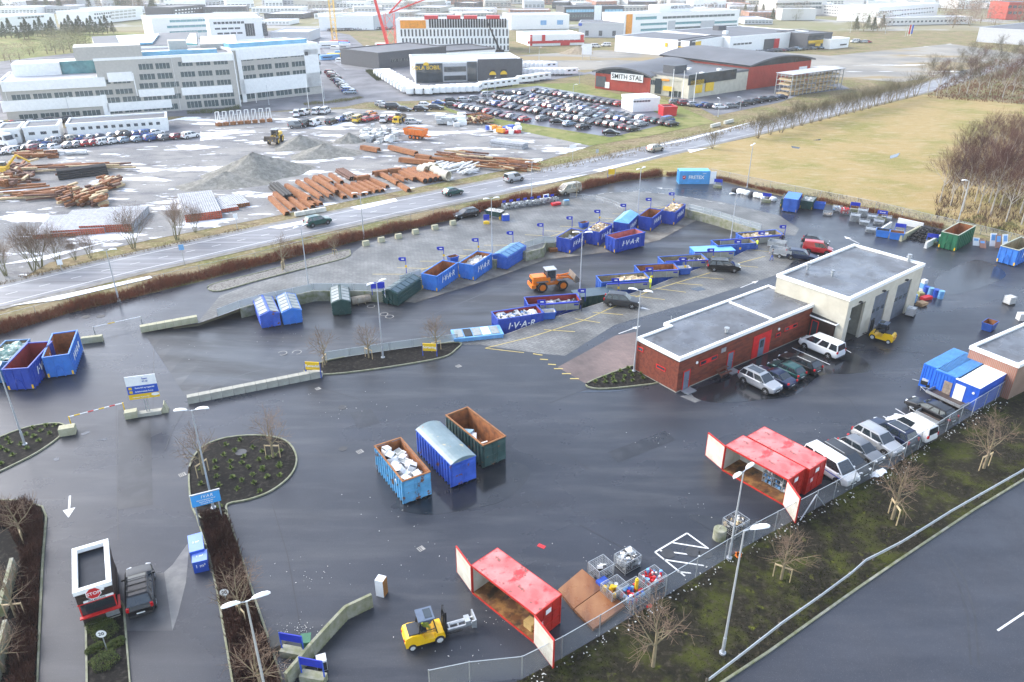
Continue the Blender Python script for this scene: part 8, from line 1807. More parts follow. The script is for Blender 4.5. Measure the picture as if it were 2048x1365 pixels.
bl('white and beige office, tall middle wing with a beige tower block',(213,232),(481,213),(400,111),26,beige,roofd,[(292,135,325,131,10,2,.85,W),(295,155,330,151,10,2,.85,W),(298,173,340,168,9,2,.85,W),(371,130,441,123,8,3,.8,W),(376,150,445,144,9,3,.8,W),(379,170,448,164,9,3,.8,W),(385,192,453,186,13,3,.85,W),(389,210,456,204,11,3,.85,W),(222,202,345,192,9,4,.85,W),(228,222,340,213,10,4,.85,W)],[(213,146,267,162,white,bb),(264,146,276,192,white,bb),(276,180,350,190,white,bb),(342,115,362,222,white,bb),(466,106,481,213,white,bb),(362,112,466,121,white,bb),(362,176,466,185,white,bb),(213,207,345,215,white,bb),(200,190,222,232,white,bb)],par=white,roofparts=[(-.12,0,17,10,3.4,beige,'tower_block'),(.3,.15,22,3,1.2,blueg,'glass_roof_strip'),(.55,.3,5,5,3.5,beige,'plant_room')])
bl('white and beige office, right wing with a small dark emblem',(478,206),(645,187),(476,99),24,beige,roofl,[(492,117,594,110,8,4,.8,W),(494,136,597,129,9,4,.8,W),(498,154,599,147,9,4,.8,W),(493,193,604,182,9,4,.85,W),(629,109,629,109,5,1,.9,W),(631,128,631,128,5,1,.9,W),(633,146,633,146,5,1,.9,W)],[(478,99,640,108,white,bb),(606,100,642,172,white,'white_corner_panel'),(478,160,642,172,white,bb),(478,100,486,206,white,bb),(608,104,615,111,black,'emblem_plate')],par=white,roofparts=[(.02,.1,26,4,1.5,blueg,'glass_roof_strip')])
def vol(label,px,z,wall,roof,name,cat='building',extra=()):
 P=[G(*p,z) for p in px]; o=P[0]; t=thing(name,label,cat,(o.x,o.y,0)); m=MB(); m.prism([(p.x-o.x,p.y-o.y) for p in P],0,z-.05); m.build('wall',wall,t); m=MB(); m.prism([(p.x-o.x,p.y-o.y) for p in P],z-.04,z+.1); m.build('roof',roof,t)
 for q,zz,mt,nm in extra: Q=[G(*p,zz) for p in q]; m=MB(); m.prism([(p.x-o.x,p.y-o.y) for p in Q],zz-.6,zz); m.build(nm,mt,t)
 return t
vol('dark roofed atrium with sky blue glass behind the white office',[(190,94),(395,90),(395,64),(183,74)],15,white,roofd,'atrium_building',extra=[([(240,88),(305,85),(318,68),(232,72)],15.8,blueg,'atrium_glass'),([(370,86),(394,88),(392,67),(380,67)],15.8,turq,'lattice_glass')])
vol('beige windowless block on the roofs behind the office',[(400,90),(475,87),(470,70),(400,74)],16.6,beige,beige,'plant_building')
for k in range(4):
 pass
t,F,h=bl('rounded white office with turquoise ribbon windows behind the atrium',(310,80),(520,70),(312,38),30,white,roofl,[(345,44,505,36,4,16,.95,turq),(340,55,505,47,4,16,.95,turq),(345,66,505,58,4,16,.95,turq)],group=None,name='ribbon_window_office')
bl('white office with slit windows left of the grey parking deck',(425,88),(530,84),(428,40),25,white,roofl,[(430,46,485,46,4,8,.8,glass),(435,57,475,58,3,4,.8,glass),(440,66,480,68,3,4,.8,glass),(500,60,500,60,22,1,1.2,glass),(530,60,530,60,22,1,.6,glass)])
bl('grey mesh clad parking deck beside the white office',(543,84),(618,84),(543,66),28,lgrey,roofl,[],name='parking_deck',cat='parking deck')
bl('white hall with blank facade behind the packed car park',(640,62),(748,60),(640,35),35,white,roofl,[],name='storage_hall',cat='hall')
bl('light grey hall wing to the right of the blank white hall',(750,60),(800,50),(750,33),30,lgrey,roofl,[],name='storage_hall',cat='hall')
bl('long white office far left with strip windows',(0,68),(115,58),(0,36),30,white,roofl,[(38,36,85,34,3,8,.8,winf),(5,55,100,48,2,10,.6,glass)])
bl('white multi-storey building with columns in the left distance',(182,50),(288,38),(182,24),25,white,roofl,[(190,28,222,27,3,8,.6,glass),(225,24,268,22,3,6,.8,beige),(225,30,268,28,3,6,.8,beige),(225,36,268,34,3,6,.8,beige),(190,36,220,34,4,6,.6,winf)])
bl('dark grey office block in the left distance',(347,33),(413,26),(347,16),25,dgrey,roofd,[(352,21,408,16,2,10,.6,white),(352,27,408,22,2,10,.6,white)])
# dark car-trade halls
bl('dark grey industrial building with ribbon windows left of the caravans',(759,139),(893,123),(758,108),26,dgrey,roofd,[(788,120,890,112,5,10,.95,glass)],[],name='industrial_hall',cat='hall',par=dgrey)
bl('white hall joined to the dark grey industrial building',(893,123),(990,116),(893,104),24,white,roofd,[],name='industrial_hall',cat='hall',par=dgrey)
t,F,h=bl('grey and glass caravan dealer with a sun sign on its facade',(832,166),(1045,160),(832,127),26,lgrey,roofl,[],[(832,128,886,166,glass,'glass_front'),(934,124,954,162,glass,'glass_entrance'),(955,119,1044,159,dgrey,'grey_cladding'),(888,134,932,143,glass,'ribbon_window'),(888,152,932,160,glass,'ribbon_window'),(980,140,990,155,black,'poster'),(1001,139,1013,154,black,'poster')],name='caravan_showroom',cat='showroom',par=white)
u,zz=F.uv(852,136); text('SOLA BOBIL',1.9,yel,t,(u,-.45,zz),(PI/2,0,0));
for x,y,s in((852,131,1.1),(985,150,1.3),(1007,149,1.3)):
 u,zz=F.uv(x,y); m=MB(); m.prism([(s*math.cos(PI*k/8),s*math.sin(PI*k/8)) for k in range(9)],0,.1); o=m.build('sun_emblem',yel,t,(u,-.4,zz)); o.rotation_euler=(PI/2,0,0)
# construction building
t,F,h=bl('white building under construction with rows of tall narrow windows',(795,104),(1018,103),(795,42),22,white,roofl,[(803,67,1014,65,12,30,.42,black),(806,83,1016,82,10,30,.42,glass),(808,97,1016,96,8,30,.42,glass)],[(800,41,852,57,orm,'orange_insulation')],name='construction_building')
m=MB();
for i in range(30):
 u=F.uv(860+i*5.2,50)[0]; z0=F.uv(860,56)[1]; m.box(u-.45,-.15,z0,u+.45,-.02,z0+4)
m.build('top_floor_openings',black,t); m=MB(); [m.box(F.L*u,3,h+.1,F.L*(u+.12),8,h+2) for u in(.25,.45,.6,.8)]; m.build('roof_scaffolding',redm,t)
def crane(px,top,mat,lb,jib=None,rz=0,s=1.2,name='tower_crane'):
 P=G(*px); h=hat(P,*top); t=thing(name,lb,'crane',(P.x,P.y,0),rz,'cranes'); m=MB()
 for x in(-s,s):
  for y in(-s,s): m.cyl((x,y,0),(x,y,h),.16,n=4,cap=False)
 n=int(h/(2*s))
 for i in range(n):
  z0=h*i/n;z1=h*(i+1)/n
  for a,b in(((-s,-s),(s,-s)),((s,-s),(s,s)),((s,s),(-s,s)),((-s,s),(-s,-s))): m.cyl((a[0],a[1],z0),(b[0],b[1],z1),.1,n=3,cap=False)
 m.build('mast',mat,t)
 if jib:
  for (x,z) in jib: m=MB(); m.cyl((0,0,h),(x,0,h+z),.5,.3,n=4); [m.cyl((x*k/8,0,h+z*k/8),(x*(k+.5)/8,0,h+z*k/8+1.6),.12,n=3) for k in range(8)]; m.build('jib',mat,t)
 return t
yc=M('crane_yellow',(.8,.5,.05),.5); rc_=M('crane_red',(.7,.06,.05),.5)
crane((670,86),(662,-6),yc,'yellow lattice tower crane over the building site street')
crane((783,103),(775,27),rc_,'red lattice tower crane with raised jibs beside the unfinished building',[(28,26),(32,11)],s=2.2)
P=G(776,102); t=thing('mobile_crane','red mobile crane with a long slanted boom beside the tower crane','crane',(P.x,P.y,0),R(170),'cranes'); m=MB(); m.cyl((0,0,3),(9,4,46),.9,.5,n=6); m.build('boom',rc_,t); m=MB(); m.box(-5,-1.5,1,5,1.5,3.2); m.build('carrier',rc_,t)
for px,tp,mm,lb in (((895,100),(883,44),yc,'orange lifting boom in front of the unfinished building'),((945,96),(962,42),lblue,'blue lifting boom before the unfinished building'),((1000,108),(975,40),dark,'dark crane boom at the right end of the unfinished building')):
 P=G(*px); h=hat(P,*tp); t=thing('boom_lift',lb,'boom lift',P,0,'boom lifts'); m=MB(); m.cyl((0,0,1.5),((tp[0]-px[0])*.25,0,h),.5,.3,n=5); m.build('boom',mm,t); m=MB(); m.box(-2,-1,.4,2,1,1.8); m.build('chassis',mm,t)
# site cabins and crates by the street
r=random.Random(4)
for i in range(26):
 x=r.uniform(655,790); y=r.uniform(max(78,(x-655)*.45+72),128) if x<740 else r.uniform(98,128); P=G(x,y); c_=r.choice([white,white,offw,redm,lblue,yel,bluem,orm]); m=MB(); a=r.uniform(2,5); m.box(-a,-1.3,.1,a,1.3,r.uniform(1.5,3)); m.box(-a*.8,-1.33,1,a*.2,-1.301,1.4,1);
 tag(m.build('site_cabin',[c_,dark],loc=P,rz=R(r.uniform(-30,30))),f'building site cabin or crate by the street, {nth(i)} of the scatter from far left','site cabin','site cabins by the street')
# dealership and halls to the right
bl('white and red car dealership with flat parking roof',(1060,93),(1168,90),(1060,72),26,white,roofl,[(1110,84,1155,82,5,5,.85,glass)],[(1060,70,1064,92,redm,'red_pillar'),(1084,70,1090,84,redm,'red_pillar'),(1161,70,1167,80,redm,'red_pillar'),(1055,83,1168,85,redm,'red_canopy'),(1121,86,1139,92,redm,'red_gate')],name='car_dealership',cat='showroom')
bl('white warehouse with two blue gates behind the dealership',(1022,60),(1138,58),(1022,32),26,white,roofl,[(1087,45,1120,46,8,2,.35,lblue)],[],name='warehouse',cat='hall')
bl('grey hall with blue corner sign right of the dealership',(1157,75),(1245,76),(1158,47),24,lgrey,roofd,[(1174,65,1228,69,9,3,.25,dgrey)],[(1157,47,1164,52,bluem,'blue_sign')],name='warehouse',cat='hall')
bl('blue glass office with grey corner towers in the middle distance',(1128,42),(1246,40),(1128,15),22,dgrey,roofd,[(1135,22,1185,22,5,10,.95,blueg),(1135,32,1185,32,5,10,.95,winf),(1213,22,1242,22,5,5,.95,blueg),(1213,32,1242,32,4,5,.95,winf)],[(1189,11,1202,42,white,'white_tower')])
t,F,h=bl('white office with orange end wall and ribbon windows',(1246,74),(1475,62),(1246,30),22,white,roofl,[(1275,37,1310,36,5,6,.95,turq),(1330,35,1465,31,4,16,.9,winf),(1285,49,1330,48,4,7,.95,turq),(1350,47,1398,45,4,7,.95,turq),(1430,46,1470,43,4,6,.95,turq),(1285,60,1330,59,4,7,.95,turq),(1350,57,1398,55,4,7,.95,winf),(1430,54,1470,52,4,6,.95,winf)],[(1253,29,1262,73,orm,'orange_end_wall'),(1337,42,1348,70,lgrey,'grey_panel'),(1402,42,1426,66,lgrey,'grey_panel')])
m=MB(); m.box(F.L*.35,8,h,F.L*.62,18,h+4); m.build('plant_room',white,t); text('AKER SOLUTIONS',2.2,dgrey,t,(F.L*.55,7.8,h+2.5),(PI/2,0,0))
t,F,h=bl('white flat hall with dark roof and yellow sign near the snowy gravel',(1229,103),(1376,116),(1229,73),34,white,roofd,[],[(1331,86,1335,94,yel,'yellow_sign'),(1357,93,1373,96,yel,'yellow_stripe')],name='retail_hall',cat='hall',par=white)
t,F,h=bl('dark grey shop front with a tilted yellow sign',(1377,116),(1440,105),(1377,83),6,dgrey,roofd,[(1385,110,1420,105,6,5,.6,glass)],[(1391,84,1400,95,yel,'yellow_sign'),(1406,89,1423,101,white,'billboard')],name='retail_hall',cat='hall',par=dgrey)
t,F,h=bl('large pale hall with dark roof, red stripe and black showroom end',(1457,107),(1612,93),(1457,76),45,white,roofd,[(1470,89,1500,87,3,5,.8,glass),(1466,102,1472,101,4,2,.8,glass)],[(1529,79,1547,101,dgrey,'grey_gate'),(1548,78,1555,101,redm,'red_stripe')],name='retail_hall',cat='hall',par=white,roofparts=[(.2,.3,2,2,1.6,white,'roof_vent'),(.45,.7,6,4,2.2,dgrey,'plant_room')])
t,F,h=bl('black showroom with yellow band and pillar at the end of the pale hall',(1613,100),(1660,96),(1613,70),20,dgrey,roofd,[],[(1617,82,1659,86,yel,'yellow_band'),(1630,83,1638,99,yel,'yellow_pillar'),(1616,87,1629,97,glass,'showroom_glass'),(1640,87,1658,97,glass,'showroom_glass'),(1616,72,1646,79,glass,'ribbon_window')],name='car_showroom',cat='showroom',par=dgrey)
bl('low white wing wall right of the black showroom',(1659,99),(1696,95),(1659,81),8,white,white,[],[(1680,89,1692,90,dark,'dark_slot')],name='showroom_annex',cat='showroom')
bl('white hospital-like block with many small windows, left part',(1640,30),(1750,40),(1640,10),30,paleb,roofl,[(1650,14,1742,19,2,18,.55,glass),(1650,21,1742,26,2,18,.55,glass),(1650,27,1742,32,2,18,.55,glass)])
bl('white hospital-like block with many small windows, right part',(1752,46),(1872,34),(1752,17),30,white,roofl,[(1762,23,1800,22,2,9,.5,glass),(1762,33,1800,32,2,9,.5,glass),(1805,20,1865,17,2,12,.5,glass),(1805,28,1865,25,2,12,.5,glass)])
bl('long low white annexe in front of the hospital-like block',(1760,52),(1942,48),(1760,38),14,paleb,roofl,[(1780,44,1930,42,3,20,.5,glass)])
bl('pale office with a glass curtain front in the right distance',(1550,32),(1650,30),(1550,2),26,paleb,roofl,[(1555,8,1640,8,4,14,.9,winf),(1555,16,1640,16,4,14,.9,winf)])
bl('low white block before the glass fronted office',(1562,41),(1630,41),(1562,19),14,paleb,roofl,[])
bl('grey ribbed warehouse at the right edge',(1952,84),(2120,96),(1952,56),60,lgrey,roofd,[],name='warehouse',cat='hall',par=lgrey)
bl('red and white office with dark windows at the upper right corner',(2010,40),(2110,40),(2010,6),25,farred,roofd,[(2020,14,2090,14,5,8,.7,glass),(2020,26,2090,26,5,8,.7,glass)])
# red hall with arched roof
def archhall(A,B,top,D,rise,label,wall,sign=None,bands=()):
 a=G(*A);b=G(*B); F=Fac(a,b); h=F.uv(*top)[1]; t=thing('arched_hall',label,'hall',(a.x,a.y,0),F.ang,'red arched halls'); m=MB(); m.box(0,0,0,F.L,D,h);
 for i in range(int(F.L/.8)): m.box(i*.8,-.05,.1,i*.8+.4,0,h-.1)
 m.build('wall',wall,t); n=16; m=MB(); vs=[]
 for y in(-1.2,D+1.2):
  for i in range(n+1): u=i/n; vs.append((-.8+(F.L+1.6)*u,y,h+.7+rise*(1-(2*u-1)**2)))
 lo_=[(x,y,z-.5) for x,y,z in vs]; k=n+1
 m.add(vs+lo_,[(i,i+1,k+i+1,k+i) for i in range(n)]+[(2*k+i,3*k+i,3*k+i+1,2*k+i+1) for i in range(n)]+[(i,2*k+i,2*k+i+1,i+1) for i in range(n)]+[(k+i,k+i+1,3*k+i+1,3*k+i) for i in range(n)]); m.build('arched_roof',roofd,t,smooth=30)
 for y in(.1,D-.1):
  m=MB(); v=[(F.L*i/n,y,h) for i in range(n+1)]+[(F.L*i/n,y,h+.3+rise*(1-(2*i/n-1)**2)*.95) for i in range(n+1)]; m.add(v,[(i,i+1,k+i+1,k+i) for i in range(n)]); m.build('gable_glazing',glass,t)
 for (x0,y0,x1,y1,mt,nm) in bands: u0,z1=F.uv(x0,y0);u1,z0=F.uv(x1,y1); m=MB(); m.box(u0,-.3,max(0,z0),u1,-.06,z1); m.build(nm,mt,t)
 if sign: u,zz=F.uv(*sign); m=MB(); m.box(u-6.2,-.5,zz-1.2,u+6.2,-.35,zz+1.2); m.build('sign_board',white,t); text('SMITH STAL',2.1,black,t,(u,-.55,zz),(PI/2,0,0),sp=1.05)
 return t,F,h
archhall((1190,177),(1299,189),(1190,146),75,2.0,'red arched steel hall with black lettering on a white board',farred,(1255,155),[(1193,152,1211,175,dgrey,'roller_gate'),(1211,164,1219,177,white,'side_gate')])
t,F,h=bl('pale concrete hall with yellow signs and ribbon glazing beside the red arched hall',(1376,198),(1492,180),(1376,157),26,concw,roofd,[],[(1377,150,1470,158,glass,'ribbon_glazing'),(1380,162,1406,167,yel,'yellow_sign'),(1390,171,1402,185,yel,'poster'),(1411,166,1425,181,yel,'poster')],name='tool_hall',cat='hall',par=roofd,roofparts=[(.1,.35,6,5,2.5,dgrey,'plant_room'),(.3,.1,1.2,1.2,.7,white,'skylight'),(.5,.5,1.2,1.2,.7,white,'skylight'),(.7,.2,1.2,1.2,.7,white,'skylight')])
bl('white entrance block with orange and yellow signs between red hall and pale hall',(1300,189),(1375,197),(1300,156),12,concw,roofd,[(1305,165,1305,165,8,1,.6,glass),(1356,190,1356,190,12,1,1.6,glass)],[(1323,158,1339,163,orm,'orange_sign'),(1327,172,1346,183,yel,'yellow_sign'),(1312,157,1322,188,glass,'entrance_glass')],name='entrance_block')
archhall((1492,180),(1616,163),(1492,136),40,2.2,'second red arched hall behind the steel rack',farred,None,[(1598,134,1612,140,white,'sign_board')])
P=G(1580,193); t=thing('steel_rack','long outdoor steel rack loaded with timber beside the red hall','storage rack',(P.x,P.y,0),R(36)); m=MB()
for i in range(14):
 for y in(0,6): m.box(i*2.2,y,0,i*2.2+.2,y+.2,6.5)
 for z in(1.5,3,4.5,6): m.box(i*2.2,0,z,i*2.2+.15,6,z+.15)
m.build('rack_frame',galv,t); m=MB(); r=random.Random(2)
for z in(.1,1.7,3.2,4.7):
 for k in range(9): m.box(k*3.1,r.uniform(.2,1),z,k*3.1+2.6,r.uniform(3,5.6),z+.5)
m.build('stored_timber',woodm,t); m=MB(); m.box(-.3,-.3,6.6,29,6.5,6.75); m.build('rack_roof',roofl,t)
bl('small white pavilion with a row of slanted dark windows by the stored cars',(1265,225),(1318,222),(1265,200),8,white,white,[(1270,199,1298,203,6,6,.85,glass)],[],name='pavilion',cat='pavilion')
bl('small bright red shed beside the white pavilion',(1326,233),(1353,232),(1326,217),4,redm,roofd,[],[],name='red_shed',cat='shed')
bl('grey portable hut left of the white pavilion',(1245,215),(1266,222),(1245,197),6,paleb,roofl,[],[],name='portable_hut',cat='hut')
# barracks
for A,B,tp,lb in [((0,289),(44,286),(0,262),'left end barrack of the white row, behind the camper bus'),((52,284),(122,279),(52,258),'white barrack with red papered windows, second in the row'),((138,276),(338,262),(138,251),'long white barrack with many small windows at the right of the row')]:
 n=3 if B[0]<130 else 12; t,F,h=bl(lb,A,B,tp,9,white,roofd,[(A[0]+12,A[1]-17 if n>3 else A[1]-15,B[0]-(22 if n>3 else 12),B[1]-16,5,n,.5,glass)],[],name='site_barrack',cat='barrack',group='white site barracks')
# caravans
cv=MB(); cv.box(-3,-1.15,.5,3,1.15,2.5); cv.prism([(-3,-1.15),(-3.5,-.9),(-3.5,.9),(-3,1.15)],.7,2.2); cv.box(-1.8,-1.17,1.5,-.6,-1.151,2.0,1); cv.box(.6,-1.17,1.5,1.8,-1.151,2.0,1); cv.box(3.001,-.7,1.4,3.02,.7,2.0,1); cv.cyl((0,-1.1,.35),(0,-.8,.35),.35,n=10,mi=1); cv.cyl((0,.8,.35),(0,1.1,.35),.35,n=10,mi=1); cvm=cv.mesh('caravan',[white,dark])
def cara(a,b,n,rz,desc,group='parked caravans'):
 A=G(*a);B=G(*b)
 for i in range(n): tag(inst('caravan',cvm,None,A.lerp(B,i/max(1,n-1)),R(rz)),f'white caravan, {nth(i)} from the left {desc}','caravan',group)
cara((766,152),(822,186),10,20,'in the curved row at the grass edge'); cara((826,189),(862,189),3,75,'before the glass dealer front'); cara((876,187),(955,184),7,80,'in the row under the grey facade'); cara((975,178),(1020,172),5,30,'near the sun posters'); cara((1050,166),(1085,160),4,25,'right of the dealer'); cara((1060,150),(1140,150),9,30,'in the back rows right of the dealer'); cara((1050,136),(1100,138),7,30,'in the farthest caravan row')
# -- construction yard
def mound(px,rx,ry,h,lb,seed,mat=None):
 P=G(*px); r=random.Random(seed); m=MB(); n=36; k=10; vs=[]
 for j in range(k+1):
  f=j/k
  for i in range(n): a=2*PI*i/n; w_=1+.12*math.sin(3*a+seed)+.06*math.sin(7*a); vs.append((rx*(1-f)*w_*math.cos(a),ry*(1-f)*w_*math.sin(a),h*(f**1.15)+r.uniform(-.06,.06)*h*.5*(f>0)-.05))
 m.add(vs,[(j*n+i,j*n+(i+1)%n,(j+1)*n+(i+1)%n,(j+1)*n+i) for j in range(k) for i in range(n)]); tag(m.build('gravel_mound',mat or mndm,loc=(P.x,P.y,0),rz=.4,smooth=60),lb,'gravel mound','gravel mounds')
mndm=layered('mound_gravel',[((.2,.195,.17),0,0,0,0),((.28,.27,.24),1,.45,.6,(1,1)),((.13,.12,.11),2.5,.55,.7,(1,1))],rough=.95,bump=1,bscale=3,spec=.1)
mound((512,348),11,8,4.5,'largest grey gravel mound in the construction yard',1); mound((602,292),7,5,2.6,'gravel mound behind the largest one',2); mound((650,308),8,6,2.4,'low gravel mound on the right side',3); mound((455,365),9,6,2.2,'low gravel heap at the left foot of the largest mound',4); mound((700,283),4,3,2.2,'small light gravel cone near the sacks',5); mound((1155,107),9,6,3.5,'brown earth heap on the snowy gravel before the dealership',6,M('brown_earth',(.3,.24,.16),.9,var=.3))
rustb=layered('rusty_steel',[((.27,.1,.03),0,0,0,0),((.17,.055,.018),.5,.45,.65,(1,1)),((.38,.18,.07),2,.55,.7,(1,1))],rough=.8,bump=.1)
dkr=M('dark_rust',(.13,.06,.04),.8,var=.3)
def beam(A,B,lb,z=0,mat=rustb,w_=1.1,h=.55,name='sheet_pile',cat='sheet pile',group='rusty sheet piles'):
 a=G(*A);b=G(*B);d=b-a; L_=d.length; m=MB(); pr=[(-w_/2,0),(-w_/2+.12,0),(-w_*.25,h),(w_*.25,h),(w_/2-.12,0),(w_/2,0),(w_*.25+.06,h+.1),(-w_*.25-.06,h+.1)]; n=8
 m.add([(0,y,zz) for y,zz in pr]+[(L_,y,zz) for y,zz in pr],[(i,(i+1)%n,n+(i+1)%n,n+i) for i in range(n)]+[(0,1,2,7),(2,3,6,7),(3,4,5,6),(8,15,10,9),(10,15,14,11),(11,14,13,12)])
 tag(m.build(name,mat,loc=(a.x,a.y,z),rz=math.atan2(d.y,d.x)),lb,cat,group)
i=0
for A,B,z in [((541,398),(575,431),0),((550,390),(588,422),0),((573,394),(612,424),0),((600,401),(626,417),0),((623,403),(642,412),0),((574,380),(620,407),.6),((596,372),(644,405),.6),((613,368),(663,401),.6),((631,363),(675,393),.6),((585,388),(628,413),0),((658,374),(690,398),0),((673,372),(710,396),0),((690,373),(727,392),0),((705,370),(740,389),0),((718,368),(754,386),0),((730,366),(765,385),0),((741,362),(775,377),0),((628,360),(650,370),0),((640,358),(664,372),.3),((661,352),(684,368),0),((762,353),(796,372),.3),((780,360),(818,384),0),((788,357),(812,367),.4),((800,349),(830,364),.3)]:
 beam(A,B,f'rusty sheet pile lying in the heap by the highway, {nth(i)} from the lower left',z); i+=1
for i,(A,B,lb) in enumerate([((711,365),(739,360),'short thick rusty tube right of the brown heap'),((747,354),(775,350),'short rusty tube lying parallel to the highway'),((777,349),(802,346),'second short rusty tube further right'),((724,300),(758,306),'single rusty beam alone on the snow'),((780,300),(833,313),'long rusty beam below the dump trailer'),((800,325),(870,332),'broad rusty beam stack right of the snow'),((833,318),(862,322),'short rusty beam on the right of the snow')]): beam(A,B,lb,.2,w_=1.6,h=.8)
def pipes(A,B,n,r_,mat,lb,name,cat,group,layers=1,sp=None):
 a=G(*A);b=G(*B);d=(b-a); L_=d.length; t=None; m=MB()
 for l in range(layers):
  for k in range(n-l): y=(k+l*.5)*2.05*r_; z=r_+l*1.75*r_; m.cyl((0,y,z),(L_,y,z),r_,n=10,cap=False); m.cyl((.02,y,z),(L_-.02,y,z),r_*.8,n=8,mi=1)
 tag(m.build(name,[mat,dark],loc=(a.x,a.y,0),rz=math.atan2(d.y,d.x)),lb,cat,group)
pipes((808,346),(851,368),4,.55,rustb,'bundle of long rusty steel pipes next to the concrete rings','pipe_bundle','pipes','pipe bundles')
pipes((118,361),(217,349),8,.24,dark,'stack of long black pipes left of the yard','pipe_bundle','pipes','pipe bundles',4)
pipes((540,377),(568,402),4,.3,dark,'dark narrow pipes at the left end of the sheet pile heap','pipe_bundle','pipes','pipe bundles',2)
pipes((672,345),(700,362),5,.22,dkr,'small dark rusty pipes behind the sheet piles','pipe_bundle','pipes','pipe bundles',2)
for i,(px,a) in enumerate([((847,350),20),((856,347),20),((866,345),20),((873,352),25),((881,357),25),((890,361),25)]):
 P=G(*px); m=MB(); n=18; v=[]
 for x in(-1,1):
  for rr_ in(1.0,.82): v+=[(x,rr_*math.cos(2*PI*k/n),1+rr_*math.sin(2*PI*k/n)) for k in range(n)]
 m.add(v,[(k,(k+1)%n,2*n+(k+1)%n,2*n+k) for k in range(n)]+[(n+k,3*n+k,3*n+(k+1)%n,n+(k+1)%n) for k in range(n)]+[(k,n+k,n+(k+1)%n,(k+1)%n) for k in range(n)]+[(2*n+k,2*n+(k+1)%n,3*n+(k+1)%n,3*n+k) for k in range(n)]); tag(m.build('concrete_pipe',concw,loc=P,rz=R(a-60),smooth=50),f'large concrete pipe ring, {nth(i)} from the left by the highway','concrete pipe','concrete pipe rings')
redend=M('red_beam_end',(.45,.1,.05),.7); gbm=M('frosty_grey_beam',(.36,.37,.39),.7,var=.25,scale=2)
def beamstack(A,B,W_,n,layers,lb,end=redend):
 a=G(*A);b=G(*B);d=b-a;L_=d.length; t=thing('beam_stack',lb,'beam stack',(a.x,a.y,0),math.atan2(d.y,d.x),'stacked grey beams'); m=MB(); e=MB(); s=W_/n
 for l in range(layers):
  for k in range(n): m.box(0,k*s,l*s*.9,L_,k*s+s*.8,l*s*.9+s*.75); e.box(-.02,k*s,l*s*.9,0,k*s+s*.8,l*s*.9+s*.75)
 m.build('beams',gbm,t); e.build('beam_ends',end,t)
beamstack((264,463),(300,425),8,22,4,'wide stack of frosty grey beams, right part of the left verge stack'); beamstack((210,467),(245,425),8,22,3,'wide stack of frosty grey beams, middle part of the left verge stack'); beamstack((162,471),(190,432),7,18,2,'wide stack of frosty grey beams, left part of the left verge stack')
beamstack((445,436),(425,394),6,16,4,'grey beam stack with bright red ends left of the mound'); beamstack((478,420),(452,400),3,8,2,'small grey beam stack right of the red-ended one'); beamstack((500,412),(480,394),4,10,2,'low grey beam stack nearest the sheet piles',rustb)
r=random.Random(12)
def scatter(pxs,n,lb,name,cat,mats,size,L_,group=None,ang=None,st=1):
 xs=[p[0] for p in pxs];ys=[p[1] for p in pxs]; P0=G(sum(xs)/len(xs),sum(ys)/len(ys)); m=MB()
 for k in range(n):
  P=G(r.uniform(min(xs),max(xs)),r.uniform(min(ys),max(ys)))-P0; a=R(r.gauss(ang,9)) if ang is not None else r.uniform(0,6); m.obox((P.x,P.y,.15+r.uniform(0,st)),(r.uniform(*L_),size,size*.8),a,mi=r.randrange(len(mats)))
 tag(m.build(name,mats,loc=P0),lb,cat,group)
sc2=[rustb,dkr,rustb,woodm]
for pxs,n,lb,sz,L_,an,st in [(((122,385),(210,415)),130,'large heap of short rusty steel pieces at the lower left',.5,(1,2.5),70,1.6),(((205,365),(240,380)),50,'heap of short rusty steel pieces near the black pipes',.5,(1,2.5),80,1.2),(((110,335),(200,345)),22,'long rusty beams behind the black pipe stack',.4,(8,16),12,1),(((40,385),(130,400)),26,'low pile of long rusty beams at the far left',.35,(6,14),14,.8),(((40,308),(110,318)),30,'row of rusty frames behind the barracks cars',.5,(1.5,4),10,.8),(((75,305),(180,310)),20,'row of pale pallets and boards behind the barracks cars',.6,(2,5),8,.5),(((0,330),(70,375)),60,'dark scrap and steel around the excavator',.5,(1,5),None,1),(((885,310),(960,328)),40,'rusty girders and frames in front of the barrel stacks',.4,(3,9),-28,1),(((960,322),(1050,342)),60,'mixed steel bars at the right end of the yard',.3,(3,8),-25,.8),(((870,330),(960,350)),45,'bundles of grey bars behind the concrete rings',.25,(3,7),60,.7),(((725,263),(795,288)),70,'long heap of white bags and rubble in the yard middle',.9,(1,2),None,1.6),(((880,240),(925,255)),26,'white wrapped pallets left of the yard barrels',1.3,(1.5,3),5,1.5),(((935,238),(985,250)),40,'dark formwork frames behind the grey barrels',.4,(2,5),None,1.5),(((975,258),(1045,268)),20,'blue and red cable drums and netting at the yard end',1.2,(1.2,2.4),None,1),(((140,445),(165,470)),40,'thin loose planks left of the grey beam stack',.15,(2,5),60,.3),(((0,355),(30,378)),30,'rubble heap at the left edge of the yard',.7,(1,2),None,1.2)]:
 mt_=[white,paleb,galv] if 'white' in lb or 'pale' in lb or 'grey bars' in lb else ([bluem,redm,orm,white] if 'blue' in lb else sc2); scatter(pxs,n,lb,'material_pile','material pile',mt_,sz,L_,'material piles in the yard',an,st)
P=G(1014,292); beamstack((980,292),(1045,300),3,4,2,'dark rimmed white slabs on green trestles near the highway',dark)
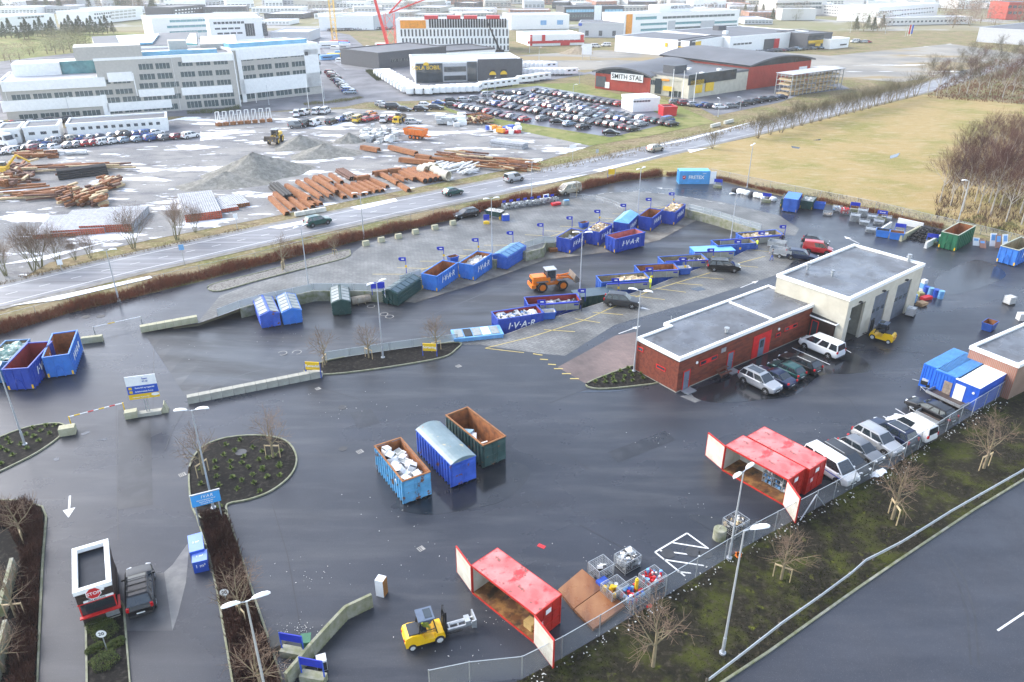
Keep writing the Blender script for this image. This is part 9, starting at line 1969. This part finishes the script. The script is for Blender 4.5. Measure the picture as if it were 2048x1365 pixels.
P=G(4,352); t=thing('excavator','yellow excavator cut by the left edge with its boom raised','excavator',(P.x,P.y,0),R(10)); t.scale=(.75,)*3; m=MB(); m.box(-2,-1.4,1,2,1.4,2.6); m.box(-.2,.2,2.6,1.4,1.3,3.6,1); m.build('upper_body',[yc,glass],t); m=MB(); [m.box(-2.2,y,0,2.2,y+.6,.9) for y in(-1.5,.9)]; m.build('tracks',dark,t); m=MB(); m.cyl((1.5,0,2),(5,0,5.5),.35,n=6); m.cyl((5,0,5.5),(8,0,3.5),.25,n=6); m.build('boom',yc,t)
for i in range(8):
 P=G(438+i*14.5,252-i*1.2); m=MB(); v=[(-.6,0,0),(.6,0,0),(.5,0,3.6),(-.5,0,3.6)]; [m.cyl(a_,b_,.1,n=4) for a_,b_ in((v[0],v[3]),(v[1],v[2]),(v[0],v[2]),(v[3],v[2]))]; m.box(-.7,-.7,0,.7,.7,.8,1); tag(m.build('formwork_panel',[white,rustm],loc=P,rz=r.random()),f'upright white formwork panel on a rusty base, {nth(i)} from the left','formwork panel','formwork panels')
# -- trees and town in the distance
pine=M('pine_green',(.05,.075,.035),.9,col2=(.09,.11,.05),scale=.4)
def crown(seed,h,w_,cone,mat,n=500,s=.45):
 r=random.Random(seed); m=MB()
 for k in range(n):
  z=r.uniform(.12,1); rr=(w_*(1.05-z) if cone else w_*math.sqrt(max(0,1-(2*z-1.1)**2)))*math.sqrt(r.random()); a=r.uniform(0,6.3); c=Vector((rr*math.cos(a),rr*math.sin(a),z*h)); u=Vector((r.gauss(0,1),r.gauss(0,1),r.gauss(0,.6))).normalized()*s; v=u.orthogonal().normalized()*s*.5; m.v+=[tuple(c-u),tuple(c+v),tuple(c+u)]; q=len(m.v); m.f.append((q-3,q-2,q-1)); m.m.append(0)
 return m.mesh('crown',mat)
tk=MB(); tk.cyl((0,0,0),(0,0,4),.22,.1,n=6); tkm=tk.mesh('trunk',bark)
cPi=[crown(i,7,2.6,True,pine) for i in(1,2)]; cBr=[crown(i+5,9,4,False,M('far_bare_crown',(.22,.15,.11),.95,col2=(.3,.22,.16),scale=.2),420,.35) for i in(1,2)]; cOl=[crown(9,9,4,False,M('far_olive_crown',(.2,.19,.1),.95),420,.35)]
def dtree(px,cr,s,lb,group,i):
 P=G(*px); t=thing('distant_tree',lb,'tree',(P.x,P.y,0),i,group); t.scale=(s,s,s); inst('trunk',tkm,t); inst('crown',cr[i%len(cr)],t)
for i,x in enumerate([3,12,24,38,50,58,64,76,86,96,104,110,128,136,144,150,158,164,172,180,188,196,206,216,228]): dtree((x,77-(x>60)*5-(x>120)*4+(x%3)),cPi,1.0+.25*(i%3),f'dark pine in the row across the golf field, {nth(i)} from the left','pines across the golf field',i)
for i,(x,y) in enumerate([(95,108),(112,109),(128,107),(142,105),(158,104),(172,103),(104,102),(122,100),(140,98),(158,96),(174,97)]): dtree((x,y),cOl,1.15,'bare rounded tree in the grove behind the white office, one of many alike','grove behind the office',i)
for i,(x,y) in enumerate([(10,122),(22,125),(40,120),(60,112),(68,108)]): dtree((x,y),cBr,.8,f'bare tree on the golf field, {nth(i)} from the left','bare trees on the golf field',i)
r=random.Random(8)
for i in range(34): x=1480+i*6+r.uniform(-4,4); dtree((x,36+r.uniform(-8,6)) if i<22 else (x+95,60+r.uniform(-4,4)),[cBr,cOl,cPi][i%3],1.2,f'tree among the far car parks on the right, {nth(i)} from the left','trees on the far right',i)
for i in range(30): dtree((1875+r.uniform(0,170),20+r.uniform(0,38)),cBr,1.5,'bare tree on the wooded slope at the upper right, one of many alike','wooded slope trees',i)
for i in range(30): dtree((r.uniform(0,330),r.uniform(12,26)),[cBr,cPi][i%2],1.8,'bare tree on the ridge at the upper left, one of many alike','upper left ridge trees',i)
for i in range(26): dtree((r.uniform(560,1500),r.uniform(18,40)),cBr,1.2,'bare tree between the hazy town blocks, one of many alike','trees in the distant town',i)
cols_=[white,white,paleb,lgrey,beige,white,M('brick_block',(.42,.22,.16),.8),dgrey]
k=0
for y,h0 in((48,14),(37,16),(27,18),(17,22),(9,28)):
 x=(-20 if y<30 else 420); i=0
 while x<(1980 if y<20 else 1560):
  w_=r.uniform(40,95)*(.7 if y<20 else 1)
  if y>30 and (1020<x+w_ and x<1480 or 630<x+w_ and x<760 and y>40 or 780<x+w_<1030 and y>40): x+=w_; continue
  c_=r.choice(cols_); b=y+r.uniform(-2.5,2.5); e=b+r.uniform(-1.5,1.5); n=int(w_/7)
  bl(f'hazy town block, {nth(i)} from the left in the {"nearest third-nearest middle second-farthest farthest".split()[(48,37,27,17,9).index(y)]} line of the distant town',(x,b),(x+w_,e),(x,b-r.uniform(.5,1)*h0*.75),r.uniform(18,40),c_,roofl,[(x+4,b-4-q*3.2,x+w_-4,e-4-q*3.2,1.5,n,.65,winf) for q in range(2)],name='town_block',group='distant town blocks'); i+=1; x+=w_+r.uniform(5,34)
flat('river',[(-900,-14),(2900,-14),(2900,-22),(-900,-22)],M('far_water',(.4,.45,.5),.3),-.1)
m=MB(); n=60; vs=[]
for j,(yy,hh) in enumerate(((1500,0),(1900,1),(2400,0))):
 for i in range(n+1): x=-2300+4600*i/n; vs.append((x,yy,hh*(18+14*math.sin(i*.37)+9*math.sin(i*.9+1)+12*(i<22)+16*(i>48))-.2))
m.add(vs,[(j*(n+1)+i,j*(n+1)+i+1,(j+1)*(n+1)+i+1,(j+1)*(n+1)+i) for j in range(2) for i in range(n)]); m.build('hills',M('hill_green',(.14,.13,.08),.95,var=.4,scale=.01),smooth=60)['kind']='structure'
# -- haze
m=MB(); m.box(-2500,-150,-1.6-1,2500,2600,75); hz_=bpy.data.materials.new('haze_air'); hz_.use_nodes=True; nn=hz_.node_tree; nn.nodes.clear(); pv=nn.nodes.new('ShaderNodeVolumePrincipled'); pv.inputs['Color'].default_value=(1,.99,.97,1); pv.inputs['Density'].default_value=.00017; pv.inputs['Anisotropy'].default_value=.2; oo=nn.nodes.new('ShaderNodeOutputMaterial'); nn.links.new(pv.outputs[0],oo.inputs['Volume'])
HZ=m.build('haze',hz_); HZ['kind']='stuff'; HZ['label']='pale haze whitening the distant town';
